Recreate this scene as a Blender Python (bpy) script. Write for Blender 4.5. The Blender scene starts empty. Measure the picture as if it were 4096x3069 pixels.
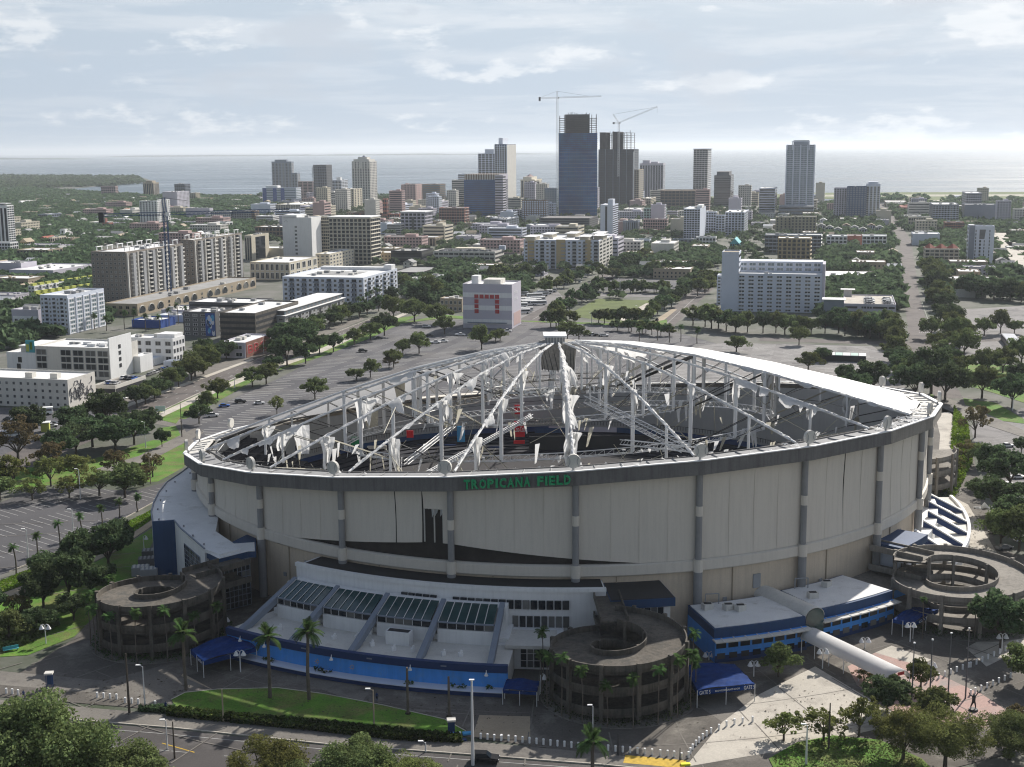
import bpy, math, random
import numpy as np
from mathutils import Vector, Matrix
R_=random.Random(11)
NP=np.random.RandomState(5)
C=bpy.context.scene.collection
scene=bpy.context.scene
# ---------------------------------------------------------------- camera
F,CX,CY,H=1300.,512.,383.5,105.
PIT=math.atan(235/1300); SP,CP=math.sin(PIT),math.cos(PIT)
ROLL=math.radians(.45); RS,RC=math.sin(ROLL),math.cos(ROLL)
cam=bpy.data.cameras.new('camera'); camo=bpy.data.objects.new('camera',cam); C.objects.link(camo)
cam.sensor_width=36; cam.lens=F/1024*36; cam.clip_start=1; cam.clip_end=120000
camo.matrix_world=Matrix.Translation((0,0,H))@Matrix.Rotation(math.pi/2-PIT,4,'X')@Matrix.Rotation(-ROLL,4,'Z')
scene.camera=camo
# ---------------------------------------------------------------- sun and sky
SUN_EL,SUN_AZ=math.radians(34.5),math.radians(34)      # azimuth to the right of straight ahead (+Y)
sun=bpy.data.lights.new('sun','SUN'); suno=bpy.data.objects.new('sun',sun); C.objects.link(suno)
sun.energy=5.0; sun.angle=math.radians(.6); sun.color=(1,.945,.87)
sd=Vector((math.sin(SUN_AZ)*math.cos(SUN_EL),math.cos(SUN_AZ)*math.cos(SUN_EL),math.sin(SUN_EL)))
suno.rotation_euler=sd.to_track_quat('Z','Y').to_euler(); suno.location=(0,0,400)
w=bpy.data.worlds.new('World'); scene.world=w; w.use_nodes=True
nt=w.node_tree; nt.nodes.clear()
def N(t,typ,**k):
    n=t.nodes.new(typ)
    for a,b in k.items():
        if a=='inp':
            for i,v in b.items(): n.inputs[i].default_value=v
        else: setattr(n,a,b)
    return n
def math_(t,op,a,b=None,clamp=False):
    n=t.nodes.new('ShaderNodeMath'); n.operation=op; n.use_clamp=clamp
    for i,x in enumerate((a,b)):
        if x is None: continue
        if isinstance(x,(int,float)): n.inputs[i].default_value=x
        else: t.links.new(x,n.inputs[i])
    return n.outputs[0]
L=nt.links
sky=N(nt,'ShaderNodeTexSky',sky_type='NISHITA',sun_disc=False,sun_elevation=SUN_EL,sun_rotation=SUN_AZ,altitude=100,air_density=1.0,dust_density=2.0,ozone_density=1.5)
tc=N(nt,'ShaderNodeTexCoord'); sx=N(nt,'ShaderNodeSeparateXYZ'); L.new(tc.outputs['Generated'],sx.inputs[0])
zc=math_(nt,'MAXIMUM',sx.outputs[2],0.0); zz=math_(nt,'ADD',zc,.05)
cx_=math_(nt,'DIVIDE',sx.outputs[0],zz); cy_=math_(nt,'DIVIDE',sx.outputs[1],zz)
cb=N(nt,'ShaderNodeCombineXYZ'); L.new(cx_,cb.inputs[0]); L.new(cy_,cb.inputs[1])
n1=N(nt,'ShaderNodeTexNoise',inp={'Scale':.55,'Detail':10,'Roughness':.62,'Distortion':.3}); L.new(cb.outputs[0],n1.inputs['Vector'])
r1=N(nt,'ShaderNodeMapRange',inp={1:.42,2:.60}); r1.interpolation_type='SMOOTHSTEP'; L.new(n1.outputs[0],r1.inputs[0])
# denser cloud overhead and towards the sun side (+X)
bx=math_(nt,'MULTIPLY_ADD',sx.outputs[0],.75); bx.node.inputs[2].default_value=.17
zq=math_(nt,'MINIMUM',zc,.16); be=math_(nt,'MULTIPLY_ADD',zq,3.2); be.node.inputs[2].default_value=-.55
cov=math_(nt,'ADD',math_(nt,'MULTIPLY',r1.outputs[0],.7),math_(nt,'MULTIPLY',math_(nt,'ADD',bx,be),.45),True)
lowf=N(nt,'ShaderNodeMapRange',inp={1:.0,2:.1,3:.3,4:1.}); L.new(zc,lowf.inputs[0]); cov=math_(nt,'MULTIPLY',cov,lowf.outputs[0])
cov=math_(nt,'MULTIPLY_ADD',cov,.8); cov.node.inputs[2].default_value=.06
th_c=N(nt,'ShaderNodeMapRange',inp={1:.15,2:.6,3:1.,4:.12}); L.new(zc,th_c.inputs[0]); cov=math_(nt,'MULTIPLY',cov,th_c.outputs[0])
# soft grey cumulus undersides
mp=N(nt,'ShaderNodeMapping',inp={'Scale':(1.0,1.0,2.6)}); L.new(tc.outputs['Generated'],mp.inputs[0])
n2=N(nt,'ShaderNodeTexNoise',inp={'Scale':8.5,'Detail':6,'Roughness':.55}); L.new(mp.outputs[0],n2.inputs['Vector'])
r2=N(nt,'ShaderNodeMapRange',inp={1:.56,2:.68}); r2.interpolation_type='SMOOTHSTEP'; L.new(n2.outputs[0],r2.inputs[0])
n3=N(nt,'ShaderNodeTexNoise',inp={'Scale':11,'Detail':7,'Roughness':.6}); 
mp3=N(nt,'ShaderNodeMapping',inp={'Scale':(1.0,1.0,3.0),'Location':(3,1,-.05)}); L.new(tc.outputs['Generated'],mp3.inputs[0]); L.new(mp3.outputs[0],n3.inputs['Vector'])
r3=N(nt,'ShaderNodeMapRange',inp={1:.55,2:.65}); r3.interpolation_type='SMOOTHSTEP'; L.new(n3.outputs[0],r3.inputs[0])
ccol=N(nt,'ShaderNodeMix',data_type='RGBA'); ccol.inputs[6].default_value=(7.7,8.0,8.4,1); ccol.inputs[7].default_value=(6.1,6.5,7.1,1); L.new(r2.outputs[0],ccol.inputs[0])
mx=N(nt,'ShaderNodeMix',data_type='RGBA'); L.new(cov,mx.inputs[0])
base=N(nt,'ShaderNodeMix',data_type='RGBA'); hz=N(nt,'ShaderNodeMapRange',inp={1:.06,2:.45,3:.97,4:.0}); L.new(zc,hz.inputs[0]); L.new(hz.outputs[0],base.inputs[0]); L.new(sky.outputs[0],base.inputs[6]); base.inputs[7].default_value=(4.75,5.65,6.75,1)
L.new(base.outputs[2],mx.inputs[6]); L.new(ccol.outputs[2],mx.inputs[7])
puff=N(nt,'ShaderNodeMix',data_type='RGBA'); L.new(math_(nt,'MULTIPLY',r3.outputs[0],.5),puff.inputs[0]); L.new(mx.outputs[2],puff.inputs[6]); puff.inputs[7].default_value=(9.3,9.4,9.5,1)
dt=N(nt,'ShaderNodeVectorMath',operation='DOT_PRODUCT'); L.new(tc.outputs['Generated'],dt.inputs[0]); dt.inputs[1].default_value=sd
gl=N(nt,'ShaderNodeMapRange',inp={1:-.7,2:.72,3:.56,4:.97}); L.new(dt.outputs['Value'],gl.inputs[0])
gp2=N(nt,'ShaderNodeMix',data_type='RGBA'); L.new(math_(nt,'MULTIPLY',r2.outputs[0],.5),gp2.inputs[0]); L.new(puff.outputs[2],gp2.inputs[6]); gp2.inputs[7].default_value=(5.6,6.1,6.8,1)
sc_=N(nt,'ShaderNodeVectorMath',operation='SCALE'); L.new(gp2.outputs[2],sc_.inputs[0]); L.new(gl.outputs[0],sc_.inputs['Scale'])
bg=N(nt,'ShaderNodeBackground',inp={'Strength':.09}); L.new(sc_.outputs[0],bg.inputs[0])
wo=N(nt,'ShaderNodeOutputWorld'); L.new(bg.outputs[0],wo.inputs[0])
scene.view_settings.view_transform='Standard'; scene.view_settings.look='None'; scene.view_settings.gamma=1
scene.view_settings.use_curve_mapping=False
scene.view_settings.exposure=0.38
cy=scene.cycles
cy.use_denoising=True; cy.max_bounces=5; cy.diffuse_bounces=2; cy.glossy_bounces=2; cy.transmission_bounces=3; cy.volume_bounces=0; cy.transparent_max_bounces=6
cy.use_adaptive_sampling=True; cy.adaptive_threshold=.012
cy.filter_width=1.15; cy.volume_step_rate=4; cy.sample_clamp_indirect=6
# ---------------------------------------------------------------- coordinates: a photo point (1024 px wide) on a level z
def G(px,py,z=0.):
    x,y=px-CX,py-CY; a=RC*x-RS*y; b=RS*x+RC*y
    d=(a,F*CP-b*SP,-F*SP-b*CP); t=(z-H)/d[2]; return Vector((d[0]*t,d[1]*t,z))
def PX(X,Y,Z):
    v=Y*SP+(Z-H)*CP; d=Y*CP-(Z-H)*SP; a=F*X/d; b=-F*v/d
    return (CX+a*RC+b*RS,CY-a*RS+b*RC)
def ZH(X,Y,py):
    lo,hi=-50,400
    for _ in range(40):
        m=(lo+hi)/2
        if PX(X,Y,m)[1]>py: lo=m
        else: hi=m
    return m
def YP(px,py,Y):
    x,y=px-CX,py-CY; a=RC*x-RS*y; b=RS*x+RC*y
    d=(a,F*CP-b*SP,-F*SP-b*CP); t=Y/d[1]; return Vector((d[0]*t,Y,H+d[2]*t))
D=.46314
CR={'A':(0,500),'B':(1000,500),'C':(2000,300),'D':(3072,500),'E':(0,1150),'F':(1000,1000),'G':(2000,900),'H':(3072,1100),'I':(0,1800),'J':(1000,1700),'K':(2000,1300),'M':(3072,1600)}
def Q(c,u,v):
    if c=='d': return (u*D,v*D)
    if c in 'NOPR':
        o={'N':(0,2300,2.154),'O':(1000,2200,1.907),'P':(2000,2200,1.907),'R':(3072,2200,1.907)}[c]
        return ((o[0]+u/o[2])/4,(o[1]+v/o[2])/4)
    o=CR[c]; return ((o[0]+u/2.157)/4,(o[1]+v/2.157)/4)
def gp(c,u,v,z=0.): return G(*Q(c,u,v),z)
# ---------------------------------------------------------------- materials
MATS={}
def mat(name,col,rough=.85,var=.12,scale=.15,bump=0.,metal=0.,spec=.3,fine=0.,stain=0.,col2=None,s2=.04,t2=(.45,.62),blinds=0):
    if name in MATS: return MATS[name]
    m=bpy.data.materials.new(name); m.use_nodes=True; t=m.node_tree; p=t.nodes['Principled BSDF']
    p.inputs['Roughness'].default_value=rough; p.inputs['Metallic'].default_value=metal; p.inputs['Specular IOR Level'].default_value=spec
    g=N(t,'ShaderNodeNewGeometry')
    n=N(t,'ShaderNodeTexNoise',inp={'Scale':scale,'Detail':6,'Roughness':.65}); t.links.new(g.outputs['Position'],n.inputs['Vector'])
    mr=N(t,'ShaderNodeMapRange',inp={1:.3,2:.7,3:1-var,4:1+var}); t.links.new(n.outputs[0],mr.inputs[0])
    val=mr.outputs[0]
    if fine:
        n2=N(t,'ShaderNodeTexNoise',inp={'Scale':3.0,'Detail':4,'Roughness':.7}); t.links.new(g.outputs['Position'],n2.inputs['Vector'])
        m2=N(t,'ShaderNodeMapRange',inp={1:.3,2:.7,3:1-fine,4:1+fine}); t.links.new(n2.outputs[0],m2.inputs[0])
        val=math_(t,'MULTIPLY',val,m2.outputs[0])
    if stain:
        mp=N(t,'ShaderNodeMapping',inp={'Scale':(1.2,1.2,.08)}); t.links.new(g.outputs['Position'],mp.inputs[0])
        n3=N(t,'ShaderNodeTexNoise',inp={'Scale':1.0,'Detail':5,'Roughness':.7}); t.links.new(mp.outputs[0],n3.inputs['Vector'])
        m3=N(t,'ShaderNodeMapRange',inp={1:.45,2:.75,3:1,4:1-stain}); t.links.new(n3.outputs[0],m3.inputs[0])
        val=math_(t,'MULTIPLY',val,m3.outputs[0])
    vm=N(t,'ShaderNodeVectorMath',operation='SCALE'); vm.inputs[0].default_value=col[:3]; t.links.new(val,vm.inputs['Scale'])
    outc=vm.outputs[0]
    if col2:
        n4=N(t,'ShaderNodeTexNoise',inp={'Scale':s2,'Detail':7,'Roughness':.68,'Distortion':.4}); t.links.new(g.outputs['Position'],n4.inputs['Vector'])
        m4=N(t,'ShaderNodeMapRange',inp={1:t2[0],2:t2[1]}); t.links.new(n4.outputs[0],m4.inputs[0])
        v2=N(t,'ShaderNodeVectorMath',operation='SCALE'); v2.inputs[0].default_value=col2; t.links.new(val,v2.inputs['Scale'])
        mc=N(t,'ShaderNodeMix',data_type='RGBA'); t.links.new(m4.outputs[0],mc.inputs[0]); t.links.new(outc,mc.inputs[6]); t.links.new(v2.outputs[0],mc.inputs[7]); outc=mc.outputs[2]
    if blinds:
        oi=N(t,'ShaderNodeObjectInfo'); rn=math_(t,'FRACT',math_(t,'MULTIPLY',math_(t,'ADD',oi.outputs['Random'],g.outputs['Random Per Island']),7.31))
        m5=N(t,'ShaderNodeMapRange',inp={1:.62,2:1.,3:0,4:blinds}); t.links.new(rn,m5.inputs[0]); mc=N(t,'ShaderNodeMix',data_type='RGBA'); t.links.new(m5.outputs[0],mc.inputs[0]); t.links.new(outc,mc.inputs[6]); mc.inputs[7].default_value=(.45,.44,.4,1); outc=mc.outputs[2]
        m6=N(t,'ShaderNodeMapRange',inp={1:.0,2:1.,3:.04,4:.16}); t.links.new(rn,m6.inputs[0]); t.links.new(m6.outputs[0],p.inputs['Roughness'])
    t.links.new(outc,p.inputs['Base Color'])
    if bump:
        b=N(t,'ShaderNodeBump',inp={'Strength':bump,'Distance':.1}); nb=N(t,'ShaderNodeTexNoise',inp={'Scale':1.5,'Detail':5}); t.links.new(g.outputs['Position'],nb.inputs['Vector'])
        t.links.new(nb.outputs[0],b.inputs['Height']); t.links.new(b.outputs[0],p.inputs['Normal'])
    MATS[name]=m; return m
def leaf(name,col,var=.45,trans=.3,hue=.04):
    m=bpy.data.materials.new(name); m.use_nodes=True; t=m.node_tree; t.nodes.clear()
    o=N(t,'ShaderNodeOutputMaterial'); g=N(t,'ShaderNodeNewGeometry'); oi=N(t,'ShaderNodeObjectInfo')
    n=N(t,'ShaderNodeTexNoise',inp={'Scale':.35,'Detail':4,'Roughness':.7}); t.links.new(g.outputs['Position'],n.inputs['Vector'])
    mr=N(t,'ShaderNodeMapRange',inp={1:.3,2:.7,3:1-var,4:1+var}); t.links.new(n.outputs[0],mr.inputs[0])
    # object brightness 0.78..1.22
    k=math_(t,'MULTIPLY_ADD',oi.outputs['Random'],.44); k.node.inputs[2].default_value=.78
    v=math_(t,'MULTIPLY',mr.outputs[0],k)
    isl=math_(t,'MULTIPLY_ADD',g.outputs['Random Per Island'],.5); isl.node.inputs[2].default_value=.75
    v=math_(t,'MULTIPLY',v,isl)
    vm=N(t,'ShaderNodeVectorMath',operation='SCALE'); vm.inputs[0].default_value=col; t.links.new(v,vm.inputs['Scale'])
    hs=N(t,'ShaderNodeHueSaturation'); h=math_(t,'MULTIPLY_ADD',math_(t,'ADD',math_(t,'MULTIPLY',n.outputs[0],.5),math_(t,'MULTIPLY',oi.outputs['Random'],.5)),hue*2); h.node.inputs[2].default_value=.5-hue; t.links.new(h,hs.inputs['Hue']); t.links.new(vm.outputs[0],hs.inputs['Color'])
    d=N(t,'ShaderNodeBsdfDiffuse'); tr=N(t,'ShaderNodeBsdfTranslucent'); mx=N(t,'ShaderNodeMixShader',inp={0:trans})
    t.links.new(hs.outputs[0],d.inputs[0]); t.links.new(hs.outputs[0],tr.inputs[0]); t.links.new(d.outputs[0],mx.inputs[1]); t.links.new(tr.outputs[0],mx.inputs[2]); t.links.new(mx.outputs[0],o.inputs[0])
    MATS[name]=m; return m
M=lambda n:MATS[n]
mat('white',(.78,.78,.77),.7,.05,.1,stain=.12); mat('whiteroof',(.72,.72,.71),.8,.07,.15,fine=.06,col2=(.5,.49,.46),s2=.2,t2=(.56,.72)); mat('offwhite',(.62,.6,.55),.8,.06,stain=.1,fine=.06,col2=(.5,.47,.42),s2=.25,t2=(.55,.75))
mat('cream',(.58,.53,.42),.8,.06); mat('wallbeige',(.62,.52,.4),.85,.06,.2,stain=.14,fine=.05); mat('beige',(.5,.44,.36),.85,.07,.2,stain=.14); mat('tan',(.36,.3,.22),.85,.08); mat('brown',(.2,.15,.11),.85,.08)
mat('lilac',(.5,.48,.54),.8,.05); mat('bluewhite',(.6,.64,.72),.7,.04); mat('grey',(.33,.335,.34),.8,.08,stain=.1); mat('darkgrey',(.13,.13,.135),.8,.1); mat('roofgrey',(.3,.3,.295),.9,.15,.1,fine=.1)
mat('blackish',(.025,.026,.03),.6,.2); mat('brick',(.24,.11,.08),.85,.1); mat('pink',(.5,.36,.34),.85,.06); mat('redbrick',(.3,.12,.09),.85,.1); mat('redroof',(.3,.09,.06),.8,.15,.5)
mat('roadnear',(.07,.064,.062),.92,.15,.05,fine=.15,col2=(.1,.092,.088),s2=.08,t2=(.5,.6)); mat('yellow',(.46,.36,.2),.8,.06); mat('lime',(.42,.45,.1),.8,.06); mat('teal',(.08,.36,.4),.7,.1); mat('blue',(.03,.08,.3),.6,.08); mat('navy',(.015,.04,.13),.5,.1); mat('navy2',(.02,.06,.15),.55,.1,stain=.2)
mat('skyblue',(.07,.31,.8),.6,.07,.3,stain=.15,col2=(.1,.3,.65),s2=.3,t2=(.52,.7)); mat('tent',(.004,.028,.13),.8,.1,.4,spec=.1,col2=(.006,.04,.18),s2=.5); mat('slate',(.2,.23,.28),.6,.06); mat('olive',(.32,.3,.2),.85,.07); mat('mint',(.42,.55,.5),.8,.05); mat('red',(.4,.035,.04),.5,.05); mat('signred',(.7,.02,.03),.4,.03)  # the last red is the plain saturated colour of signs and banners
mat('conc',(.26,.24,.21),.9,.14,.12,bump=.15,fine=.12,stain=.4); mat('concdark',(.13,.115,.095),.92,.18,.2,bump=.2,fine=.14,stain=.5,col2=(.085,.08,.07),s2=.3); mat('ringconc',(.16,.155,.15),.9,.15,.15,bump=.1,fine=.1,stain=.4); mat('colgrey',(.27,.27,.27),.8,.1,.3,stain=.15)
mat('fabric',(.66,.61,.53),.75,.03,.04,bump=.05,stain=.1,fine=.03); mat('fabricin',(.6,.61,.61),.85,.06,.1,stain=.15); mat('cloth',(.8,.8,.79),.7,.06,.3,bump=.2); mat('rooffab',(.86,.86,.84),.6,.02,.1); mat('oldcloth',(.5,.47,.38),.8,.12,.3)
mat('steel',(.68,.68,.67),.5,.08,.5); mat('cable',(.05,.05,.05),.6,.1); mat('grating',(.3,.28,.25),.8,.3,1.); mat('asphalt',(.085,.083,.088),.93,.22,.03,bump=.1,fine=.18); mat('asphaltlot',(.085,.084,.092),.92,.2,.025,bump=.1,fine=.2,col2=(.13,.125,.125),s2=.04,t2=(.48,.62))
mat('asphaltpale',(.2,.19,.185),.92,.16,.03,fine=.15,col2=(.12,.115,.115),s2=.05,t2=(.5,.6)); mat('roadbrown',(.125,.11,.103),.92,.18,.04,fine=.15,col2=(.075,.068,.066),s2=.09,t2=(.5,.62)); mat('pave',(.17,.157,.138),.9,.2,.06,fine=.18,bump=.1,col2=(.12,.11,.1),s2=.2,t2=(.52,.66)); mat('pavedark',(.105,.095,.083),.92,.25,.08,fine=.22,bump=.1,col2=(.2,.185,.16),s2=.11,t2=(.5,.68)); mat('pavetan',(.34,.28,.2),.9,.15,.1,fine=.12); mat('pavepink',(.4,.27,.235),.9,.12,.1,fine=.14,col2=(.3,.26,.24),s2=.15,t2=(.5,.64)); mat('pavepale',(.47,.435,.375),.9,.1,.08,fine=.12,col2=(.33,.3,.26),s2=.15,t2=(.5,.65))
mat('line',(.42,.42,.4),.8,.2,1.); mat('yline',(.5,.33,.04),.8,.25,1.5); mat('grassmat',(.085,.19,.02),.95,.3,.12,fine=.35,bump=.3,col2=(.15,.145,.05),s2=.14,t2=(.44,.66)); mat('beigebrown',(.25,.22,.19),.85,.07,stain=.15); mat('grassfar',(.1,.13,.035),.95,.3,.05,fine=.2); mat('soil',(.06,.05,.035),.95,.3,.3,fine=.3)
mat('trunkmat',(.09,.075,.06),.95,.2,1.); mat('palmtrunk',(.13,.11,.09),.95,.2,1.); mat('glass',(.012,.017,.024),.12,.2,.3,spec=.4,blinds=.4); mat('glassfar',(.02,.024,.03),.3,.4,.3,spec=.2); mat('glassblue',(.02,.06,.14),.12,.2,.2,spec=.4,blinds=.2); mat('glassgreen',(.015,.055,.06),.12,.25,.3,spec=.7); mat('glasspale',(.12,.17,.2),.15,.15,.2,spec=.7)
mat('glasstower',(.012,.07,.24),.3,.35,.05,spec=.15,col2=(.02,.12,.3),s2=.03); mat('rawconc',(.042,.039,.046),.9,.2,.2); mat('carwhite',(.7,.7,.7),.3,.02,spec=.5); mat('carblack',(.012,.012,.014),.25,.02,spec=.5); mat('carred',(.4,.02,.02),.3,.02,spec=.5); mat('carblue',(.03,.12,.45),.3,.02,spec=.5); mat('cargrey',(.2,.2,.21),.3,.02,spec=.5,metal=.3); mat('rubber',(.02,.02,.02),.9,.1)
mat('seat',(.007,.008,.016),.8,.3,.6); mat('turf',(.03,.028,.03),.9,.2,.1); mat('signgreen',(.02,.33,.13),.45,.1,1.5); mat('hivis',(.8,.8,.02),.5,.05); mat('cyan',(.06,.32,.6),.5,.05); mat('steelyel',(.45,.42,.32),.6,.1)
leaf('oak',(.145,.175,.07)); leaf('oakdark',(.095,.135,.065)); leaf('oakyel',(.17,.185,.065),trans=.4); leaf('oakbrown',(.17,.145,.075),trans=.35); leaf('palmleaf',(.07,.12,.04)); leaf('wood',(.095,.135,.07),.5,.3); leaf('hedgemat',(.05,.085,.025))
for nm_,c_ in (('cloth',(.82,.82,.81)),('rooffab',(.88,.88,.86)),('oldcloth',(.6,.57,.47)),('fabricin',(.6,.6,.6))):
    m=MATS[nm_]; t=m.node_tree; p=t.nodes['Principled BSDF']; tr=N(t,'ShaderNodeBsdfTranslucent',inp={'Color':c_+(1,)}); mx_=N(t,'ShaderNodeMixShader',inp={0:.0 if nm_=='rooffab' else .45}); t.links.new(p.outputs[0],mx_.inputs[1]); t.links.new(tr.outputs[0],mx_.inputs[2]); t.links.new(mx_.outputs[0],t.nodes['Material Output'].inputs[0]); leaf('lightgreen',(.14,.25,.03),trans=.4)
# water
m=mat('water',(.03,.055,.075),.3,.05,.001,spec=.32); t=m.node_tree; p=t.nodes['Principled BSDF']
g=N(t,'ShaderNodeNewGeometry'); mp=N(t,'ShaderNodeMapping',inp={'Scale':(.0016,.012,1)}); t.links.new(g.outputs['Position'],mp.inputs[0]); nb=N(t,'ShaderNodeTexNoise',inp={'Scale':1.,'Detail':8,'Roughness':.7}); t.links.new(mp.outputs[0],nb.inputs['Vector'])
mr=N(t,'ShaderNodeMapRange',inp={1:.35,2:.65,3:.16,4:.42}); t.links.new(nb.outputs[0],mr.inputs[0]); t.links.new(mr.outputs[0],p.inputs['Roughness'])
nb2=N(t,'ShaderNodeTexNoise',inp={'Scale':.12,'Detail':4}); t.links.new(g.outputs['Position'],nb2.inputs['Vector']); b=N(t,'ShaderNodeBump',inp={'Strength':.25,'Distance':1.}); t.links.new(nb2.outputs[0],b.inputs['Height']); t.links.new(b.outputs[0],p.inputs['Normal'])
# ---------------------------------------------------------------- mesh helpers
class MB:
    def __init__(s): s.v=[]; s.f=[]; s.m=[]
    def add(s,vs,fs,mi=0):
        n=len(s.v); s.v+=[tuple(v) for v in vs]; s.f+=[tuple(i+n for i in f) for f in fs]; s.m+=[mi]*len(fs); return s
    def box(s,x,y,z,sx,sy,sz,rz=0.,mi=0):          # centre in x,y; z is the bottom
        c,k=math.cos(rz),math.sin(rz); vs=[]
        for dz in (0,sz):
            for dx,dy in ((-1,-1),(1,-1),(1,1),(-1,1)):
                a,b=dx*sx/2,dy*sy/2; vs.append((x+a*c-b*k,y+a*k+b*c,z+dz))
        return s.add(vs,[(3,2,1,0),(4,5,6,7),(0,1,5,4),(1,2,6,5),(2,3,7,6),(3,0,4,7)],mi)
    def prism(s,pts,z0,z1,mi=0,top=None):
        P=[(p[0],p[1]) for p in pts]
        A=sum(P[i][0]*P[(i+1)%len(P)][1]-P[(i+1)%len(P)][0]*P[i][1] for i in range(len(P)))
        if A<0: P=P[::-1]
        n=len(P); k=len(s.v)
        z0s=z0 if isinstance(z0,(list,tuple)) else [z0]*n; z1s=z1 if isinstance(z1,(list,tuple)) else [z1]*n
        if A<0: z0s=list(z0s)[::-1]; z1s=list(z1s)[::-1]
        s.v+=[(P[i][0],P[i][1],z0s[i]) for i in range(n)]+[(P[i][0],P[i][1],z1s[i]) for i in range(n)]
        s.f+=[tuple(k+i for i in range(n))[::-1],tuple(k+n+i for i in range(n))]; s.m+=[mi,mi if top is None else top]
        for i in range(n): j=(i+1)%n; s.f.append((k+i,k+j,k+n+j,k+n+i)); s.m.append(mi)
        return s
    def tube(s,a,b,r,r2=None,n=6,mi=0):
        a,b=Vector(a),Vector(b); d=b-a
        if d.length<1e-6: return s
        q=d.to_track_quat('Z','Y'); r2=r if r2 is None else r2; k=len(s.v)
        for P,rr in ((a,r),(b,r2)):
            for i in range(n):
                t=2*math.pi*i/n; s.v.append(tuple(P+q@Vector((rr*math.cos(t),rr*math.sin(t),0))))
        s.f+=[(k+i,k+(i+1)%n,k+n+(i+1)%n,k+n+i) for i in range(n)]+[tuple(range(k+n-1,k-1,-1)),tuple(range(k+n,k+2*n))]; s.m+=[mi]*(n+2); return s
    def path(s,pts,r,n=5,mi=0):
        for a,b in zip(pts,pts[1:]): s.tube(a,b,r,None,n,mi)
        return s
    def grid(s,rows,mi=0,close=False):              # rows of points
        k=len(s.v); nr,nc=len(rows),len(rows[0])
        for r in rows: s.v+=[tuple(p) for p in r]
        for i in range(nr-1):
            for j in range(nc-1 if not close else nc):
                j2=(j+1)%nc; s.f.append((k+i*nc+j,k+i*nc+j2,k+(i+1)*nc+j2,k+(i+1)*nc+j)); s.m.append(mi)
        return s
    def build(s,name,mats,parent=None,smooth=False,kind=None):
        me=bpy.data.meshes.new(name); me.from_pydata(s.v,[],s.f)
        if isinstance(mats,str): mats=[mats]
        for mm in mats: me.materials.append(M(mm))
        if len(mats)>1: me.polygons.foreach_set('material_index',s.m)
        if smooth: me.polygons.foreach_set('use_smooth',[True]*len(me.polygons))
        me.update(); o=bpy.data.objects.new(name,me); C.objects.link(o)
        if parent is not None: o.parent=parent
        if kind: o['kind']=kind
        return o
def T(o,label=None,cat=None,group=None,kind=None):
    for k,v in (('label',label),('category',cat),('group',group),('kind',kind)):
        if v: o[k]=v
    return o
def empty(name,loc,rz=0,label=None,cat=None,group=None):
    o=bpy.data.objects.new(name,None); C.objects.link(o); o.location=loc; o.rotation_euler=(0,0,rz); o.empty_display_size=.5
    return T(o,label,cat,group)
KIDS={}
def kids(o):
    return [c for c in o.children]
def dup(o,parent=None):
    c=o.copy(); C.objects.link(c)
    if parent is not None: c.parent=parent
    for ch in kids(o): dup(ch,c)
    return c
def clone(proto,loc,rz=0.,s=1.,label=None,cat=None,group=None,used=set()):
    if proto.name in used: o=dup(proto)
    else: used.add(proto.name); o=proto
    o.location=loc; o.rotation_euler=(0,0,rz); o.scale=(s,s,s) if not isinstance(s,tuple) else s
    T(o,label,cat,group); return o
def inst(me,name,parent,loc,rz=0.,s=(1,1,1)):
    o=bpy.data.objects.new(name,me); C.objects.link(o); o.parent=parent; o.location=loc; o.rotation_euler=(0,0,rz); o.scale=s; return o
def mesh_of(mb,name,mats,smooth=False):
    o=mb.build(name,mats,smooth=smooth); me=o.data; bpy.data.objects.remove(o); return me
TH=math.radians(14)
UX,UY=math.cos(TH),-math.sin(TH); VX,VY=math.sin(TH),math.cos(TH)
OCC=[]   # footprints in rotated grid coordinates (u0,u1,v0,v1)
def uv(X,Y): return (X*UX+Y*UY, X*VX+Y*VY)
def blocked(X,Y,m=0.):
    a,b=uv(X,Y)
    for u0,u1,v0,v1 in OCC:
        if u0-m<a<u1+m and v0-m<b<v1+m: return True
    return False
OPEN=[]  # polygons kept free of planting
def inpoly(x,y,P):
    c=False; n=len(P)
    for i in range(n):
        x1,y1=P[i][0],P[i][1]; x2,y2=P[i-1][0],P[i-1][1]
        if (y1>y)!=(y2>y) and x<(x2-x1)*(y-y1)/(y2-y1)+x1: c=not c
    return c
def isopen(x,y): return any(inpoly(x,y,P) for P in OPEN)
def sheet(name,pts,m,z=.02,kind='structure',thick=0,keep=True,parent=None):
    P=[Vector((p[0],p[1],0)) for p in pts]
    if keep: OPEN.append(P)
    mb=MB()
    mb.prism(P,-.3,z)
    return mb.build(name,m,parent,kind=kind)
def dpts(c,L_,z=0.): return [gp(c,u,v,z) for u,v in L_]
def ribbon(pts,w):
    a=[];b=[]
    for i,p in enumerate(pts):
        q=pts[min(i+1,len(pts)-1)]-pts[max(i-1,0)]; n=Vector((-q.y,q.x,0)).normalized()*w/2; a.append(p+n); b.append(p-n)
    return a+b[::-1]
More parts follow.
